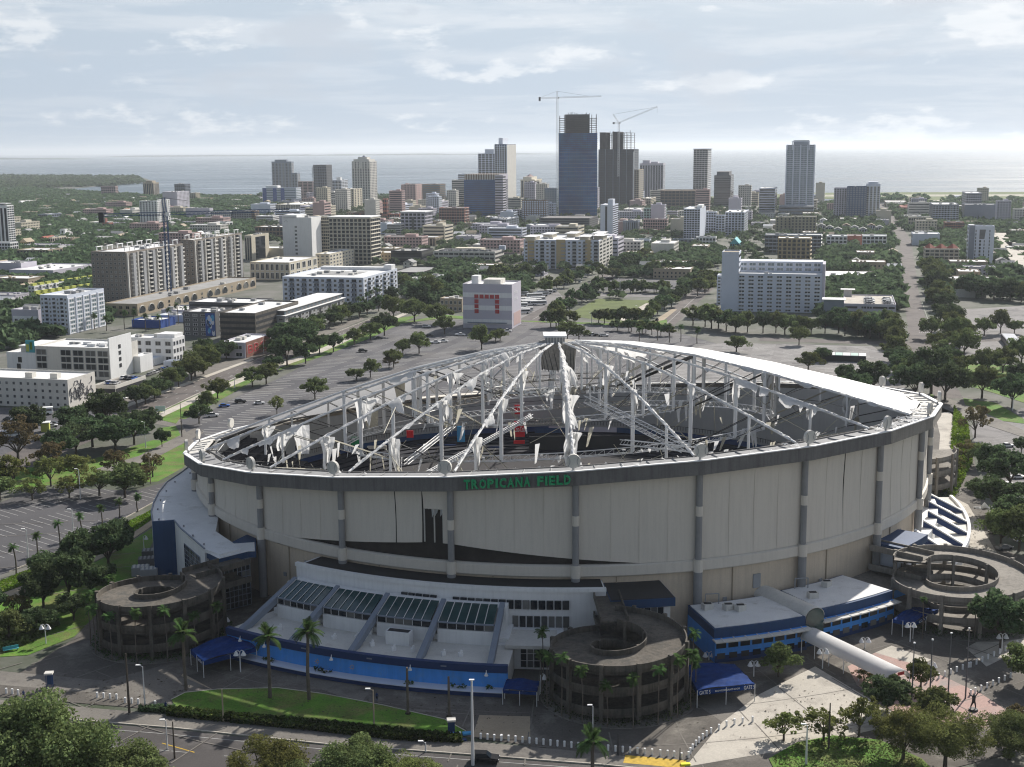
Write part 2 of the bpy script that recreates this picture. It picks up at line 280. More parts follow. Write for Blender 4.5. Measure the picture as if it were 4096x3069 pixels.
# ================================================================ SETTING
def citymat():
    m=bpy.data.materials.new('cityground'); m.use_nodes=True; t=m.node_tree; p=t.nodes['Principled BSDF']; p.inputs['Roughness'].default_value=.95
    g=N(t,'ShaderNodeNewGeometry'); n=N(t,'ShaderNodeTexNoise',inp={'Scale':.02,'Detail':8,'Roughness':.7}); t.links.new(g.outputs['Position'],n.inputs['Vector'])
    cr=N(t,'ShaderNodeValToRGB'); cr.color_ramp.elements[0].position=.38; cr.color_ramp.elements[0].color=(.045,.06,.03,1); cr.color_ramp.elements[1].position=.62; cr.color_ramp.elements[1].color=(.15,.145,.13,1)
    t.links.new(n.outputs[0],cr.inputs[0]); t.links.new(cr.outputs[0],p.inputs['Base Color']); MATS['city']=m
citymat()
def px_(L_): return [G(a,b) for a,b in L_]
land=px_([(-330,200),(-150,193.2),(0,193.2),(40,193),(75,192.5),(110,193.5),(250,195),(400,196),(480,197),(520,196),(600,197),(740,197),(790,199.5),(812,211),(905,212),(918,204),(1024,203),(1350,203)])+[Vector((1500,300,0)),Vector((900,-150,0)),Vector((-900,-150,0)),Vector((-1500,300,0))]
MB().prism(land,-1.,0).build('ground','city',kind='structure')
MB().prism([(-50000,-400),(60000,-400),(60000,60000),(-50000,60000)],-2,-.45).build('water','water',kind='structure')
pen=px_([(-300,176.3),(0,176.6),(40,175.8),(60,175.6),(110,176.2),(145,178.3),(151,180.6),(140,182.6),(100,186),(75,188.4),(30,190.5),(-300,191)])
MB().prism(pen,-1,.2).build('peninsula','city',kind='structure')
air=px_([(690,197.3),(770,194.6),(800,193),(900,192.4),(1024,191.9),(1350,191.6),(1350,202.6),(1024,202.6),(922,203.2),(905,202),(850,199),(770,198.4)])
MB().prism(air,-1,.3).build('airfield_ground','grassfar',kind='structure')
for k,(a,b,c_,d_) in enumerate([(800,195.2,1350,194.2),(800,196.1,1024,195.8),(930,200.6,1024,199.4)]):
    p=[G(a,b,.3),G(c_,d_,.3)]; sheet('runway',ribbon(p,38),'pavepale',.34)
for (x0,y,x1,y1) in ((-260,159.8,75,159.3),(95,157.2,330,155.7),(300,155.8,560,154.2)):
    a,b=G(x0,y),G(x1,y1); n=24; top=[]; 
    pts=[a.lerp(b,i/n) for i in range(n+1)]; back=[p+Vector((0,900,0)) for p in pts][::-1]
    hh=[R_.uniform(8,26)*min(1,i/3,(n-i)/3) for i in range(n+1)]
    MB().prism(pts+back,-1,[2+h for h in hh]+[2+h for h in hh[::-1]]).build('far_shore','wood',kind='structure')
# ---- streets and lots (display coordinates of the overview, 2211 wide)
d=lambda L_,z=0.: dpts('d',L_,z)
avenue=d([(236,893),(553,776),(675,738),(873,660),(1010,608),(1016,613),(880,669),(687,751),(560,795),(425,851),(322,900),(250,930),(60,1010),(0,1040),(0,985),(120,935)])
sheet('avenue',avenue,'roadbrown',.03)
for nm,L_ in (('avenue_walk',[(228,890),(545,774),(548,777),(234,895)]),('avenue_walk',[(322,903),(425,855),(560,799),(690,754),(880,672),(884,676),(694,762),(566,807),(430,864),(326,912)])):
    sheet(nm,d(L_),'pavepale',.14)
sheet('avenue_walk',d([(196,872),(545,762),(665,727),(780,684),(787,690),(675,735),(553,772),(236,889),(200,890)]),'pave',.12)
def dash(A,B,wd,seg,gap,z,mb,nmax=400):
    A,B=Vector(A),Vector(B); Lg=(B-A).length; dr=(B-A)/Lg; n=Vector((-dr.y,dr.x,0))*wd/2; s=0
    while s<Lg and nmax>0:
        p=A+dr*s; q=A+dr*min(s+seg,Lg); k=len(mb.v)
        mb.add([(p-n).to_tuple()[:2]+(z,),(q-n).to_tuple()[:2]+(z,),(q+n).to_tuple()[:2]+(z,),(p+n).to_tuple()[:2]+(z,)],[(0,1,2,3)]); s+=seg+gap; nmax-=1
mb=MB()
for off in (.33,.66):
    a=gp('d',236,893).lerp(gp('d',322,900),off); b=gp('d',553,776).lerp(gp('d',560,795),off); c_=gp('d',873,660).lerp(gp('d',880,669),off)
    dash(a,b,.18,3,6,.05,mb); dash(b,c_,.18,3,6,.05,mb)
a=gp('d',322,900); dash(gp('d',324,897),gp('d',560,792),.2,400,1,.05,mb); dash(gp('d',560,792),gp('d',880,666.5),.2,400,1,.05,mb)
mb.build('lane_markings','line',kind='structure')
LOT=d([(395,925),(440,895),(520,852),(600,818),(690,772),(760,738),(880,697),(960,692),(1060,690),(1200,697),(1330,702),(1440,712),(1560,745),(1700,742),(1885,748),(1905,790),(1880,850),(1700,880),(1400,900),(1000,930),(620,990),(430,985)])
lot=sheet('parking_lot',LOT,'asphaltlot',.02)
def stalls(poly,name,parent,z,row=17.5,sp=2.75,ln=5.2,wd=.14,rot=0.,keepout=None,center=True,prob=1.,ymin=0):
    th=TH+rot; ux,uy=math.cos(th),-math.sin(th); vx,vy=math.sin(th),math.cos(th)
    P=[(p.x*ux+p.y*uy,p.x*vx+p.y*vy) for p in poly]
    u0,u1=min(p[0] for p in P),max(p[0] for p in P); v0,v1=min(p[1] for p in P),max(p[1] for p in P)
    mb=MB(); u=u0
    while u<u1:
        v=v0
        while v<v1:
            for s in (-1,1):
                a,b=u+s*ln*.5,v
                if inpoly(a,b,P) and inpoly(a-2.5,b,P) and inpoly(a+2.5,b,P) and (keepout is None or not keepout(a*ux+b*vx,a*uy+b*vy)) and R_.random()<prob:
                    cs=[]
                    for du,dv in ((-ln/2,-wd/2),(ln/2,-wd/2),(ln/2,wd/2),(-ln/2,wd/2)):
                        x_,y_=a+du,b+dv; cs.append((x_*ux+y_*vx,x_*uy+y_*vy,z))
                    mb.add(cs,[(0,1,2,3)])
            v+=sp
        u+=row
    if mb.v: mb.build(name,'line',parent,kind='stuff')
inst_ring=lambda x,y: math.hypot(x-13.3,y-370)<118
stalls(LOT,'stall_line',lot,.04,row=16,sp=4.1,wd=.42,ln=5.6,keepout=inst_ring,prob=.93)
LOTR=d([(2078,668),(2300,655),(2400,740),(2211,762),(2045,770),(2040,745)]); lo2=sheet('parking_lot',LOTR,'asphaltpale',.02); stalls(LOTR,'stall_line',lo2,.04,wd=.35,sp=5)
LOTR2=d([(2095,920),(2211,880),(2500,900),(2500,1190),(2211,1150),(2130,1060)]); lo3=sheet('parking_lot',LOTR2,'asphaltpale',.02); stalls(LOTR2,'stall_line',lo3,.04,wd=.15,rot=.3)
pale=d([(1560,740),(1885,748),(1930,780),(1985,905),(1700,885),(1480,850),(1430,760)]); pl=sheet('parking_lot',pale,'asphaltpale',.028); stalls(pale,'stall_line',pl,.045,sp=4,wd=.35,rot=-.5,keepout=inst_ring)
LOTL=d([(-120,1112),(0,1085),(60,1062),(130,1052),(290,1060),(360,1040),(372,1052),(350,1075),(250,1130),(130,1190),(20,1235),(-60,1262),(-300,1330),(-300,1150)]); ll=sheet('parking_lot',LOTL,'asphalt',.02); stalls(LOTL,'stall_line',ll,.04,wd=.16,rot=.42,row=17)
LOTM=d([(-200,905),(0,880),(190,885),(240,905),(100,955),(0,1000),(-200,1060)]); lm=sheet('parking_lot',LOTM,'asphaltlot',.015)
busl=d([(1110,640),(1200,625),(1215,640),(1150,690),(1110,690)]); sheet('bus_yard',busl,'asphaltpale',.02)
BLK=d([(850,700),(960,687),(1330,703),(1440,712),(1440,690),(1390,700),(1100,692),(960,680)]); sheet('verge',BLK,'grassmat',.16)
st1=sheet('street',d([(1110,695),(1180,660),(1310,588),(1345,590),(1255,640),(1175,700)]),'roadbrown',.03)
st2=sheet('street',d([(1400,715),(1450,665),(1545,585),(1580,588),(1500,660),(1440,718)]),'roadbrown',.03)
rr=sheet('street',d([(1942,520),(1968,520),(1985,640),(2000,690),(2030,770),(2080,860),(2020,860),(1965,775),(1960,700),(1950,640)]),'roadbrown',.03)
sheet('street',d([(1880,440),(1915,440),(1968,520),(1942,520)]),'roadbrown',.03)
sheet('street',d([(1640,728),(1940,738),(2211,728),(2211,734),(1950,746),(1640,736)]),'roadbrown',.035)
mb=MB(); dash(gp('d',1990,650),gp('d',2040,800),.2,300,1,.05,mb); dash(gp('d',1150,690),gp('d',1328,589),.25,300,1,.05,mb); dash(gp('d',1425,712),gp('d',1562,587),.25,300,1,.05,mb)
for v0 in (668,712,718):
    dash(gp('d',1985,v0),gp('d',2035,v0),1.6,.5,.6,.05,mb)
mb.build('lane_markings','line',kind='structure')
sheet('lawn',d([(1225,680),(1290,645),(1440,650),(1400,695),(1330,698)]),'grassfar',.05)
sheet('park_path',d([(1330,690),(1395,655),(1410,655),(1360,695)]),'pavepale',.09); sheet('park_path',d([(1400,700),(1450,668),(1462,668),(1420,702)]),'pavetan',.1)
sheet('street',d([(1285,632),(1440,634),(1450,642),(1285,640)]),'asphaltpale',.035)
sheet('parking_lot',d([(1305,600),(1470,605),(1450,630),(1300,628)]),'asphaltlot',.03)
# left park and lawns
sheet('lawn',d([(330,897),(430,852),(530,810),(560,800),(600,790),(560,815),(500,850),(445,880),(400,905),(325,900)]),'grassmat',.12)
sheet('lawn',d([(600,800),(640,765),(760,715),(870,685),(905,680),(800,730),(700,768)]),'grassmat',.12)
sheet('lawn',d([(-200,1000),(100,1010),(225,985),(330,950),(400,955),(415,985),(395,1010),(340,1040),(250,1045),(130,1045),(0,1060),(-200,1090)]),'grassmat',.03)
sheet('lawn',d([(340,925),(380,920),(400,960),(365,955)]),'grassmat',.1); sheet('lawn',d([(340,905),(395,895),(380,915)]),'grassmat',.1)
sheet('footpath',d([(200,1015),(300,985),(420,925),(440,935),(330,992),(220,1025)]),'pave',.14)
sheet('driveway',d([(300,905),(400,905),(440,930),(415,965),(395,955),(390,925),(330,915)]),'pave',.05)
sheet('driveway',d([(390,905),(400,930),(425,960),(470,985),(500,985),(450,950),(430,920),(440,900)]),'asphalt',.06)
sheet('lawn',d([(-200,1300),(0,1255),(150,1195),(260,1135),(330,1100),(330,1120),(250,1175),(100,1245),(0,1282),(-200,1340)]),'grassmat',.1)
sheet('footpath',d([(-200,1345),(0,1284),(100,1247),(250,1177),(330,1122),(330,1135),(240,1195),(100,1265),(0,1302),(-200,1365)]),'pavetan',.12)
sheet('lawn',d([(-200,1370),(0,1304),(100,1267),(240,1197),(330,1140),(332,1180),(290,1250),(215,1320),(160,1375),(60,1415),(-100,1425),(-200,1440)]),'grassmat',.08)
# plaza round the stadium (one slab) with patches
plaza=[Vector((13.3+176*math.sin(t),370-176*math.cos(t),0)) for t in [math.radians(a) for a in range(-46,60,4)]]
plz=d([(0,1480),(160,1380),(215,1322),(290,1255),(335,1160)])+[Vector((13.3+100*math.sin(math.radians(a)),370-100*math.cos(math.radians(a)),0)) for a in (-80,-40,0,40,80,100,115)]+d([(2010,870),(2030,850),(2090,940),(2120,1060),(2150,1180),(2300,1240),(2500,1330),(2500,1560),(2211,1620),(1900,1700),(1460,1655),(1000,1590),(700,1560),(370,1535),(0,1505),(-200,1490),(-150,1440),(0,1400)])
sheet('plaza',plz,'pavedark',.1)
for L_,mm in (([(230,1470),(345,1440),(480,1500),(330,1525),(210,1500)],'pave'),([(610,1395),(700,1420),(660,1460),(560,1420)],'pave'),([(1035,1545),(1145,1548),(1145,1600),(1020,1592)],'pavetan'),([(395,1455),(460,1490),(430,1500),(385,1470)],'pavetan'),([(640,1470),(645,1440),(800,1490),(780,1520)],'pave'),
    ([(1530,1480),(1680,1510),(1560,1560),(1500,1520)],'pave'),([(1640,1500),(1760,1440),(1960,1560),(1700,1620),(1480,1657),(1560,1560)],'pavepale'),([(1830,1440),(1890,1410),(1990,1440),(2120,1500),(2211,1560),(2211,1620),(2100,1560),(1960,1560),(1850,1480)],'pavepink'),([(1925,1395),(2010,1425),(1980,1445),(1890,1410)],'pavepale'),([(2085,1400),(2211,1330),(2260,1360),(2211,1400),(2130,1440)],'pavepale'),([(2070,1440),(2100,1470),(2130,1500),(2040,1470)],'pave'),([(2030,1060),(2090,1090),(2180,1240),(2100,1200),(2080,1130),(1990,1080)],'pavepale'),([(1040,1545),(0,1450),(0,1480),(300,1505)],'pave')):
    sheet('paving_patch',d(L_),mm,.104+.004*R_.randint(0,6)+.0005*R_.random())
# joints in the plaza paving
mb=MB()
for k in range(-9,22):
    a=math.radians(-40+k*5.2); 
    if a<math.radians(62): 
        for r0 in (120,134,148,162):
            t0=a+R_.uniform(-.01,.01)
            p=Vector((13.3+r0*math.sin(t0),370-r0*math.cos(t0),0)); q=Vector((13.3+(r0+13)*math.sin(t0),370-(r0+13)*math.cos(t0),0)); dash(p,q,.25,50,1,.135,mb)
for r0 in (126,140,154,166):
    for k in range(-40,66,3):
        t0,t1=math.radians(k),math.radians(k+3.02)
        dash(Vector((13.3+r0*math.sin(t0),370-r0*math.cos(t0),0)),Vector((13.3+r0*math.sin(t1),370-r0*math.cos(t1),0)),.22,50,1,.1355,mb)
mb.build('paving_joint','pave',kind='structure')
# bottom road
ROAD=d([(-400,1475),(0,1545),(370,1575),(700,1610),(1000,1632),(1300,1655),(1480,1672),(1700,1760),(1500,1900),(600,1850),(0,1760),(-400,1640)])
sheet('road',ROAD,'roadnear',.03)  # road colour darkened to stand in for cloud shade
sheet('sidewalk',d([(-400,1450),(0,1512),(370,1545),(700,1575),(1000,1600),(1300,1628),(1480,1648),(1480,1670),(1300,1652),(1000,1629),(700,1607),(370,1572),(0,1542),(-400,1472)]),'pave',.125)
mb=MB(); Lr=[(-200,1580),(0,1592),(370,1622),(700,1652),(1000,1675),(1300,1700)]
for a,b in zip(Lr,Lr[1:]): dash(gp('d',*a),gp('d',*b),.15,3,7,.05,mb)
Lr=[(0,1556),(370,1586),(700,1618),(1000,1640),(1300,1662)]
for a,b in zip(Lr,Lr[1:]): dash(gp('d',*a),gp('d',*b),.14,200,1,.05,mb)
dash(gp('d',1350,1668),gp('d',1470,1676),2.6,.45,.6,.06,mb)
mb.build('lane_markings','line',kind='structure')
mb=MB(); dash(gp('d',1348,1640),gp('d',1480,1652),3.,200,1,.14,mb); dash(gp('d',350,1605),gp('d',420,1625),.25,30,1,.055,mb); mb.build('curb_ramp_marking','yline',kind='structure')
LAWN=d([(370,1512),(400,1497),(470,1490),(600,1487),(700,1500),(830,1525),(960,1555),(1005,1580),(990,1592),(860,1580),(700,1562),(500,1545),(380,1530)])
sheet('lawn',LAWN,'grassmat',.2)
sheet('lawn',d([(1660,1640),(1720,1605),(1800,1590),(1900,1600),(1990,1640),(2050,1700),(1900,1800),(1700,1720)]),'grassmat',.22)
sheet('lawn',d([(2000,870),(2010,850),(2040,870),(2090,900),(2060,985),(2035,960),(2020,900)]),'grassmat',.1)
sheet('lawn',d([(2010,1025),(2015,975),(2045,990),(2040,1030)]),'grassmat',.12)
sheet('lawn',d([(2070,785),(2211,790),(2211,870),(2150,850),(2080,830)]),'grassmat',.1); sheet('lawn',d([(2080,860),(2150,870),(2211,905),(2211,915),(2130,905),(2090,900)]),'grassmat',.1)
sheet('footpath',d([(2020,850),(2100,880),(2211,930),(2211,945),(2090,905),(2010,870)]),'pave',.13)
sheet('canal',d([(2018,893),(2050,890),(2066,905),(2075,960),(2050,1005),(2025,1000),(2030,940)]),'pavepale',.12)
# kerbs along the lawn and road (real steps)
mb=MB()
def kerb(L_,wd=.25,h=.22,c='d'):
    P=[gp(c,*p) for p in L_]
    for a,b in zip(P,P[1:]):
        q=b-a; mb.box((a.x+b.x)/2,(a.y+b.y)/2,0,q.length+.1,wd,h,math.atan2(q.y,q.x))
kerb([(-400,1472),(0,1542),(370,1572),(700,1607),(1000,1629),(1300,1652),(1480,1670)]); kerb([(370,1512),(400,1497),(470,1490),(600,1487),(700,1500),(830,1525),(960,1555),(1005,1580)],.2,.26)
kerb([(553,776),(675,738),(873,660)]); kerb([(560,795),(425,851),(322,900)]); kerb([(372,1052),(350,1075),(250,1130),(130,1190),(20,1235)],.2,.25)
mb.build('kerb','pavepale',kind='structure')
# freeway on the right
fw=[gp('D',1990,930,6),gp('D',2030,1000,6),gp('D',2090,1080,6),gp('D',2209,1200,6),gp('D',2400,1370,6)]
mb=MB(); fr=ribbon(fw,15); mb.prism(fr,4.8,6); mb.build('elevated_road','pavepale',kind='structure')
fw=[gp('D',2100,1010,6),gp('D',2160,1060,6),gp('D',2300,1120,6)]; MB().prism(ribbon(fw,12),4.8,6).build('elevated_road','pavepale',kind='structure')
OPEN.append(fr)
# ================================================================ STADIUM
SX,SY=13.3,370.
ST=empty('stadium',(SX,SY,0),0,'large round domed stadium with its torn fabric roof ripped open to the cables','stadium')
def pl_(x,y): return 27.7+.0587*x-.1005*y
def sp_(r,deg,dz=None,z=None):
    t=math.radians(deg); x,y=r*math.sin(t),-r*math.cos(t)
    return Vector((x,y,(pl_(x,y)+(dz or 0)) if z is None else z))
OCC_ST=lambda x,y,m=0: math.hypot(x-SX,y-SY)<134+m
NS=24
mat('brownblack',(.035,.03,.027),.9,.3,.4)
# ring beam: 24 straight segments with a white top
for k in range(NS):
    a,b=k*15-7.5-7.5,k*15
    mb=MB(); ro,ri,hh=105.8,104.6,3.0
    rows=[]
    A,B=sp_(ro,a,0),sp_(ro,b,0); A2,B2=sp_(ri,a,0),sp_(ri,b,0)
    z=Vector((0,0,hh)); mb.add([A-z,B-z,B2-z,A2-z,A,B,B2,A2],[(3,2,1,0),(4,5,6,7),(0,1,5,4),(1,2,6,5),(2,3,7,6),(3,0,4,7)])
    o=mb.build('ring_beam','conc' if 45<=a<75 else 'ringconc',ST)  # paler concrete paints in the light falling on the right-hand facets
    mb=MB(); A,B,B2,A2=sp_(106.1,a,.05),sp_(106.1,b,.05),sp_(105.,b,.05),sp_(105.,a,.05); z=Vector((0,0,.22))
    mb.add([A,B,B2,A2,A+z,B+z,B2+z,A2+z],[(3,2,1,0),(4,5,6,7),(0,1,5,4),(1,2,6,5),(2,3,7,6),(3,0,4,7)]); mb.build('rim_capping','white',ST)
    mb=MB(); A,B,B2,A2=sp_(104.6,a,-.4),sp_(104.6,b,-.4),sp_(100.4,b,-.1),sp_(100.4,a,-.1); z=Vector((0,0,.35))
    mb.add([A,B,B2,A2,A+z,B+z,B2+z,A2+z],[(3,2,1,0),(4,5,6,7),(0,1,5,4),(1,2,6,5),(2,3,7,6),(3,0,4,7)])
    for q in range(4):   # raised sheeting battens
        t=a+(q+.7)*15/4.6; A,B=sp_(104.,t,.0),sp_(100.4,t,.3); mb.tube(A,B,.18,n=4)
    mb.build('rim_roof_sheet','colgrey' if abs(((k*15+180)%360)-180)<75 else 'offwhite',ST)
    mb=MB(); mb.tube(sp_(99.1,a,.1),sp_(99.1,b,.1),.3,n=6); mb.build('tension_rail','ringconc',ST)
# debris on the rim
mb=MB()
for _ in range(300):
    t=R_.choice([R_.uniform(-90,90),R_.uniform(45,70),R_.uniform(45,70),R_.uniform(90,270)]); r=R_.uniform(98,105); c_=sp_(r,t,.3); s=R_.uniform(.3,1.3)
    n=[c_+Vector((R_.uniform(-s,s),R_.uniform(-s,s),R_.uniform(0,s*.6))) for _ in range(4)]; mb.add(n,[(0,1,2),(0,2,3)])
mb.build('torn_scraps','cloth',ST,kind='stuff')
# columns
def column(k):
    t=k*15; a=sp_(103.3,t,-.2); mb=MB(); x,y=a.x,a.y
    mb.tube((x,y,.1),(x,y,14.6),.98,.98,14); mb.tube((x,y,14.6),(x,y,a.z-2.),.72,.72,14)
    o=mb.build('column','colgrey',ST,smooth=False)
    mb=MB(); zt=14.6+(a.z-17)*R_.uniform(.5,.62); mb.tube((x,y,zt),(x,y,zt+2.2),.8,.8,14).build('collar','fabric',o); MB().tube((x,y,14.4),(x,y,17.2),1.06,1.06,14).build('collar','fabric',o)
    mb=MB(); mb.box(x*1.012,y*1.012,a.z-2.6,1.7,1.3,.9,math.atan2(y,x)+math.pi/2); mb.build('bracket','grey',o)
for k in range(NS): column(k)
# outer fabric wall: panels with straight and torn edges
def zbot(t):
    if -38<t<8:
        if t<-15: return 17.+ (20.8-17.)*min(1,(t+38)/20)
        return 20.8-(20.8-17.)*(t+15)/23
    return 17.0
def panel(t0,t1,f0=None,f1=None,zb=None,zt=None,r=102.6,name='fabric_panel',mm='fabric'):
    nu=max(2,int(abs(t1-t0)/1.0)); nv=12; rows=[]
    for j in range(nv+1):
        row=[]; v=j/nv
        for i in range(nu+1):
            s=i/nu; a=(t0+(f0(v) if f0 else 0))*(1-s)+(t1+(f1(v) if f1 else 0))*s
            top=sp_(r,a,-2.8).z if zt is None else zt; bt=zbot(a) if zb is None else zb; z=bt+(top-bt)*v
            rr_=r-.5*math.sin(math.pi*((a%15)/15))*math.sin(math.pi*v)*.6+.03*math.sin(a*9.1+v*5)
            row.append(sp_(rr_,a,z=z))
        rows.append(row)
    return MB().grid(rows).build(name,mm,ST,smooth=True)
# band below the fabric
for k in range(NS):
    t0,t1=k*15-15,k*15
    rows=[[sp_(rr_,t0+15*i/10,z=zz_) for i in range(11)] for rr_,zz_ in ((99,14.3),(102.8,14.3),(103.1,14.6),(103.1,16.7),(102.6,16.95),(99,17.0))]
    MB().grid(rows).build('lower_band','fabric',ST)
slitA=lambda w,c0,c1:(lambda v:w*max(0,min(1,(v-c0)/(c1-c0))))
def tang(px,py,z,r=102.6): 
    p=G(px,py,z); return math.degrees(math.atan2(p.x-SX,-(p.y-SY)))
tA=-22.4; tH0,tH1=-18.6,-16.1; tR1=tang(789,490,24); tR2=tang(858,480,26)
for k in range(NS):
    t0,t1=k*15.-15,k*15.
    while t0>=180: t0-=360;t1-=360
    if t0==-30:
        panel(t0,tA-.12,None,lambda v:.1*(1-v)-.0)          # slit below
        panel(tA+.12,tH0-.25,lambda v:-.1*v,lambda v:0)
        zt=sp_(102.6,-17.4,-2.8).z; zb=zbot(-17.4)
        zm=zb+(zt-zb)*.62
        panel(tH0,tH1,lambda v:-.2*v,None,zb=zm,name='fabric_panel'); panel(tH1,-15.)
        mb=MB(); mb.add([sp_(101.5,tH0-.3,z=zb-3),sp_(101.5,tH1+.2,z=zb-3),sp_(101.5,tH1+.2,z=zt),sp_(101.5,tH0-.3,z=zt)],[(0,1,2,3)]); 
        for q in (tH0+.05,(tH0+tH1)/2+.1,tH1-.02): 
            o=MB().tube(sp_(102.4,q,z=zb),sp_(102.4,q,z=zm),.16,n=4).build('hole_mullion','offwhite',ST)
        mm=MB(); rr=random.Random(2)
        for _ in range(9):
            q=rr.uniform(tH0,tH1); z1=zm-rr.uniform(.5,5.5); mm.add([sp_(102.2,q,z=zm),sp_(102.1,q+rr.uniform(.1,.4),z=zm),sp_(101.7,q+rr.uniform(-.3,.3),z=z1)],[(0,1,2)])
        mm.build('torn_rag','cloth',ST)
    elif t0<tR1<t1:
        panel(t0,tR1,None,slitA(-.22,.0,.6)); panel(tR1,t1,slitA(.0,0,.5))
    elif t0<tR2<t1:
        panel(t0,tR2,None,slitA(-.3,.25,.85)); panel(tR2,t1)
    else: panel(t0,t1)
for k in range(-5,7):
    for q in (4.2,7.7,11.2):
        t_=k*15+q
        if -30<t_<-15: continue
        top_=sp_(102.6,t_,-2.8).z; bt_=zbot(t_); pts_=[]
        for j in range(9):
            v=j/8; pts_.append(sp_(102.6-.3*math.sin(math.pi*((t_%15)/15))*math.sin(math.pi*v)+.03*math.sin(t_*9.1+v*5)+.03,t_,z=bt_+(top_-bt_)*v))
        MB().path(pts_,.05,4).build('seam','fabric',ST)
# concrete wall below the fabric
rows=[[sp_(98.2,a*3.,z=z) for a in range(121)] for z in (17.0,24)]
for k in range(NS):
    t0=k*15-15
    rows=[[sp_(102.0,t0+1.5*i,z=.1) for i in range(11)],[sp_(102.0,t0+1.5*i,z=8) for i in range(11)],[sp_(102.0,t0+1.5*i,z=16.9) for i in range(11)]]
    MB().grid(rows).build('concrete_wall','wallbeige',ST)
    mb=MB(); mb.box(0,0,0,.3,.3,16.5); p=sp_(98.2,t0+5,z=0); q=sp_(98.2,t0+10,z=0)
    mb=MB(); mb.tube(sp_(102.15,t0+5,z=.2),sp_(102.15,t0+5,z=14),.14,n=5); mb.build('downpipe','tan',ST)
    if k%2==0:
        mb=MB(); c_=sp_(102.1,t0+8.5,z=0); mb.box(c_.x,c_.y,8.5,1.9,.3,3.2,math.radians(t0+8.5)); mb.build('vent_louvre','grey',ST)
    c_=sp_(102.1,t0+4.,z=0); MB().box(c_.x,c_.y,6.5,.9,.3,.9,math.radians(t0+4)).build('vent_louvre','grey',ST)
# ---------------- inside
def inner(k):
    t0=k*15-15; n=6
    rows=[[sp_(98.6,t0+15*i/n,z=3.) for i in range(n+1)],[sp_(98.8,t0+15*i/n,-1.2) for i in range(n+1)]]
    MB().grid(rows).build('inner_wall','fabricin',ST)
for k in range(NS): inner(k)
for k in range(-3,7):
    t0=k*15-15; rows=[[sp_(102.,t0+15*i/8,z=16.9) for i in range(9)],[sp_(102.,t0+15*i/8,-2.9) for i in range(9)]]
    MB().grid(rows).build('shade_backing','brownblack',ST)  # added dark sheets; their colour stands in for the unlit interior behind openings
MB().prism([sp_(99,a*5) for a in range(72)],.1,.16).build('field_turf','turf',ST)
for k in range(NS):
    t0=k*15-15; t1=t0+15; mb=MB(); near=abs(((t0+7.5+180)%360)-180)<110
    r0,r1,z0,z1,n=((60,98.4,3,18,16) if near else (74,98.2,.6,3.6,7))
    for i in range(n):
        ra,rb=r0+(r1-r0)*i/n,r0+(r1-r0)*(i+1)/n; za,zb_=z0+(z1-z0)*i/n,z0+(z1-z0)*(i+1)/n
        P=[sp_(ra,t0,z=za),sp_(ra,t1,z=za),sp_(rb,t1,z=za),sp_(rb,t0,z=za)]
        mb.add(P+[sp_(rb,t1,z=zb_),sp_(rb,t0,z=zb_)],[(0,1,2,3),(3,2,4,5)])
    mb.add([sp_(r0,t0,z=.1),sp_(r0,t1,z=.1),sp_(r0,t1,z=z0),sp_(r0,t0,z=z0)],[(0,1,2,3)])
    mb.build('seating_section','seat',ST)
    if not near:
        mb=MB(); 
        mb.add([sp_(95,t0,z=2.6),sp_(95,t1,z=2.6),sp_(95,t1,z=5.),sp_(95,t0,z=5.)],[(0,1,2,3)]); mb.build('upper_fascia',R_.choice(['navy','navy','navy2','lilac']),ST)
        mb=MB(); 
        for j in range(24): mb.tube(sp_(97.5,t0+15*j/24,z=5.),sp_(97.5,t0+15*j/24,z=6.5),.09,n=3)
        mb.tube(sp_(97.5,t0,z=6.5),sp_(97.5,t1,z=6.5),.1,n=4); mb.build('railing','cable',ST)
# near side white rail fence inside the rim
for k in range(-5,6):
    t0=k*15-15; mb=MB()
    for j in range(12): mb.tube(sp_(97.,t0+15*j/12,-1.5),sp_(97.,t0+15*j/12,-.1+R_.uniform(-.3,.6)),.07,n=3)
    mb.tube(sp_(97,t0,-.5),sp_(97,t0+15,-.5),.07,n=3); mb.build('guard_rail','steel',ST)
loc=lambda v: v-Vector((SX,SY,0))
def board(c,u0,v0,u1,v1,Y,mm,name='banner',label=None,text=None,tm='white',tf=.6,th=.4):
    a=loc(YP(*Q(c,u0,v0),Y)); b=loc(YP(*Q(c,u1,v1),Y)); w_=b.x-a.x; h_=a.z-b.z
    o=MB().box((a.x+b.x)/2,a.y,b.z,w_,th,h_).build(name,mm,ST)
    if label: o['label']=label
    if text: txt(text,o,((a.x+b.x)/2,a.y-th/2-.05,(a.z+b.z)/2),w_*.92,h_*tf,tm)
    return o
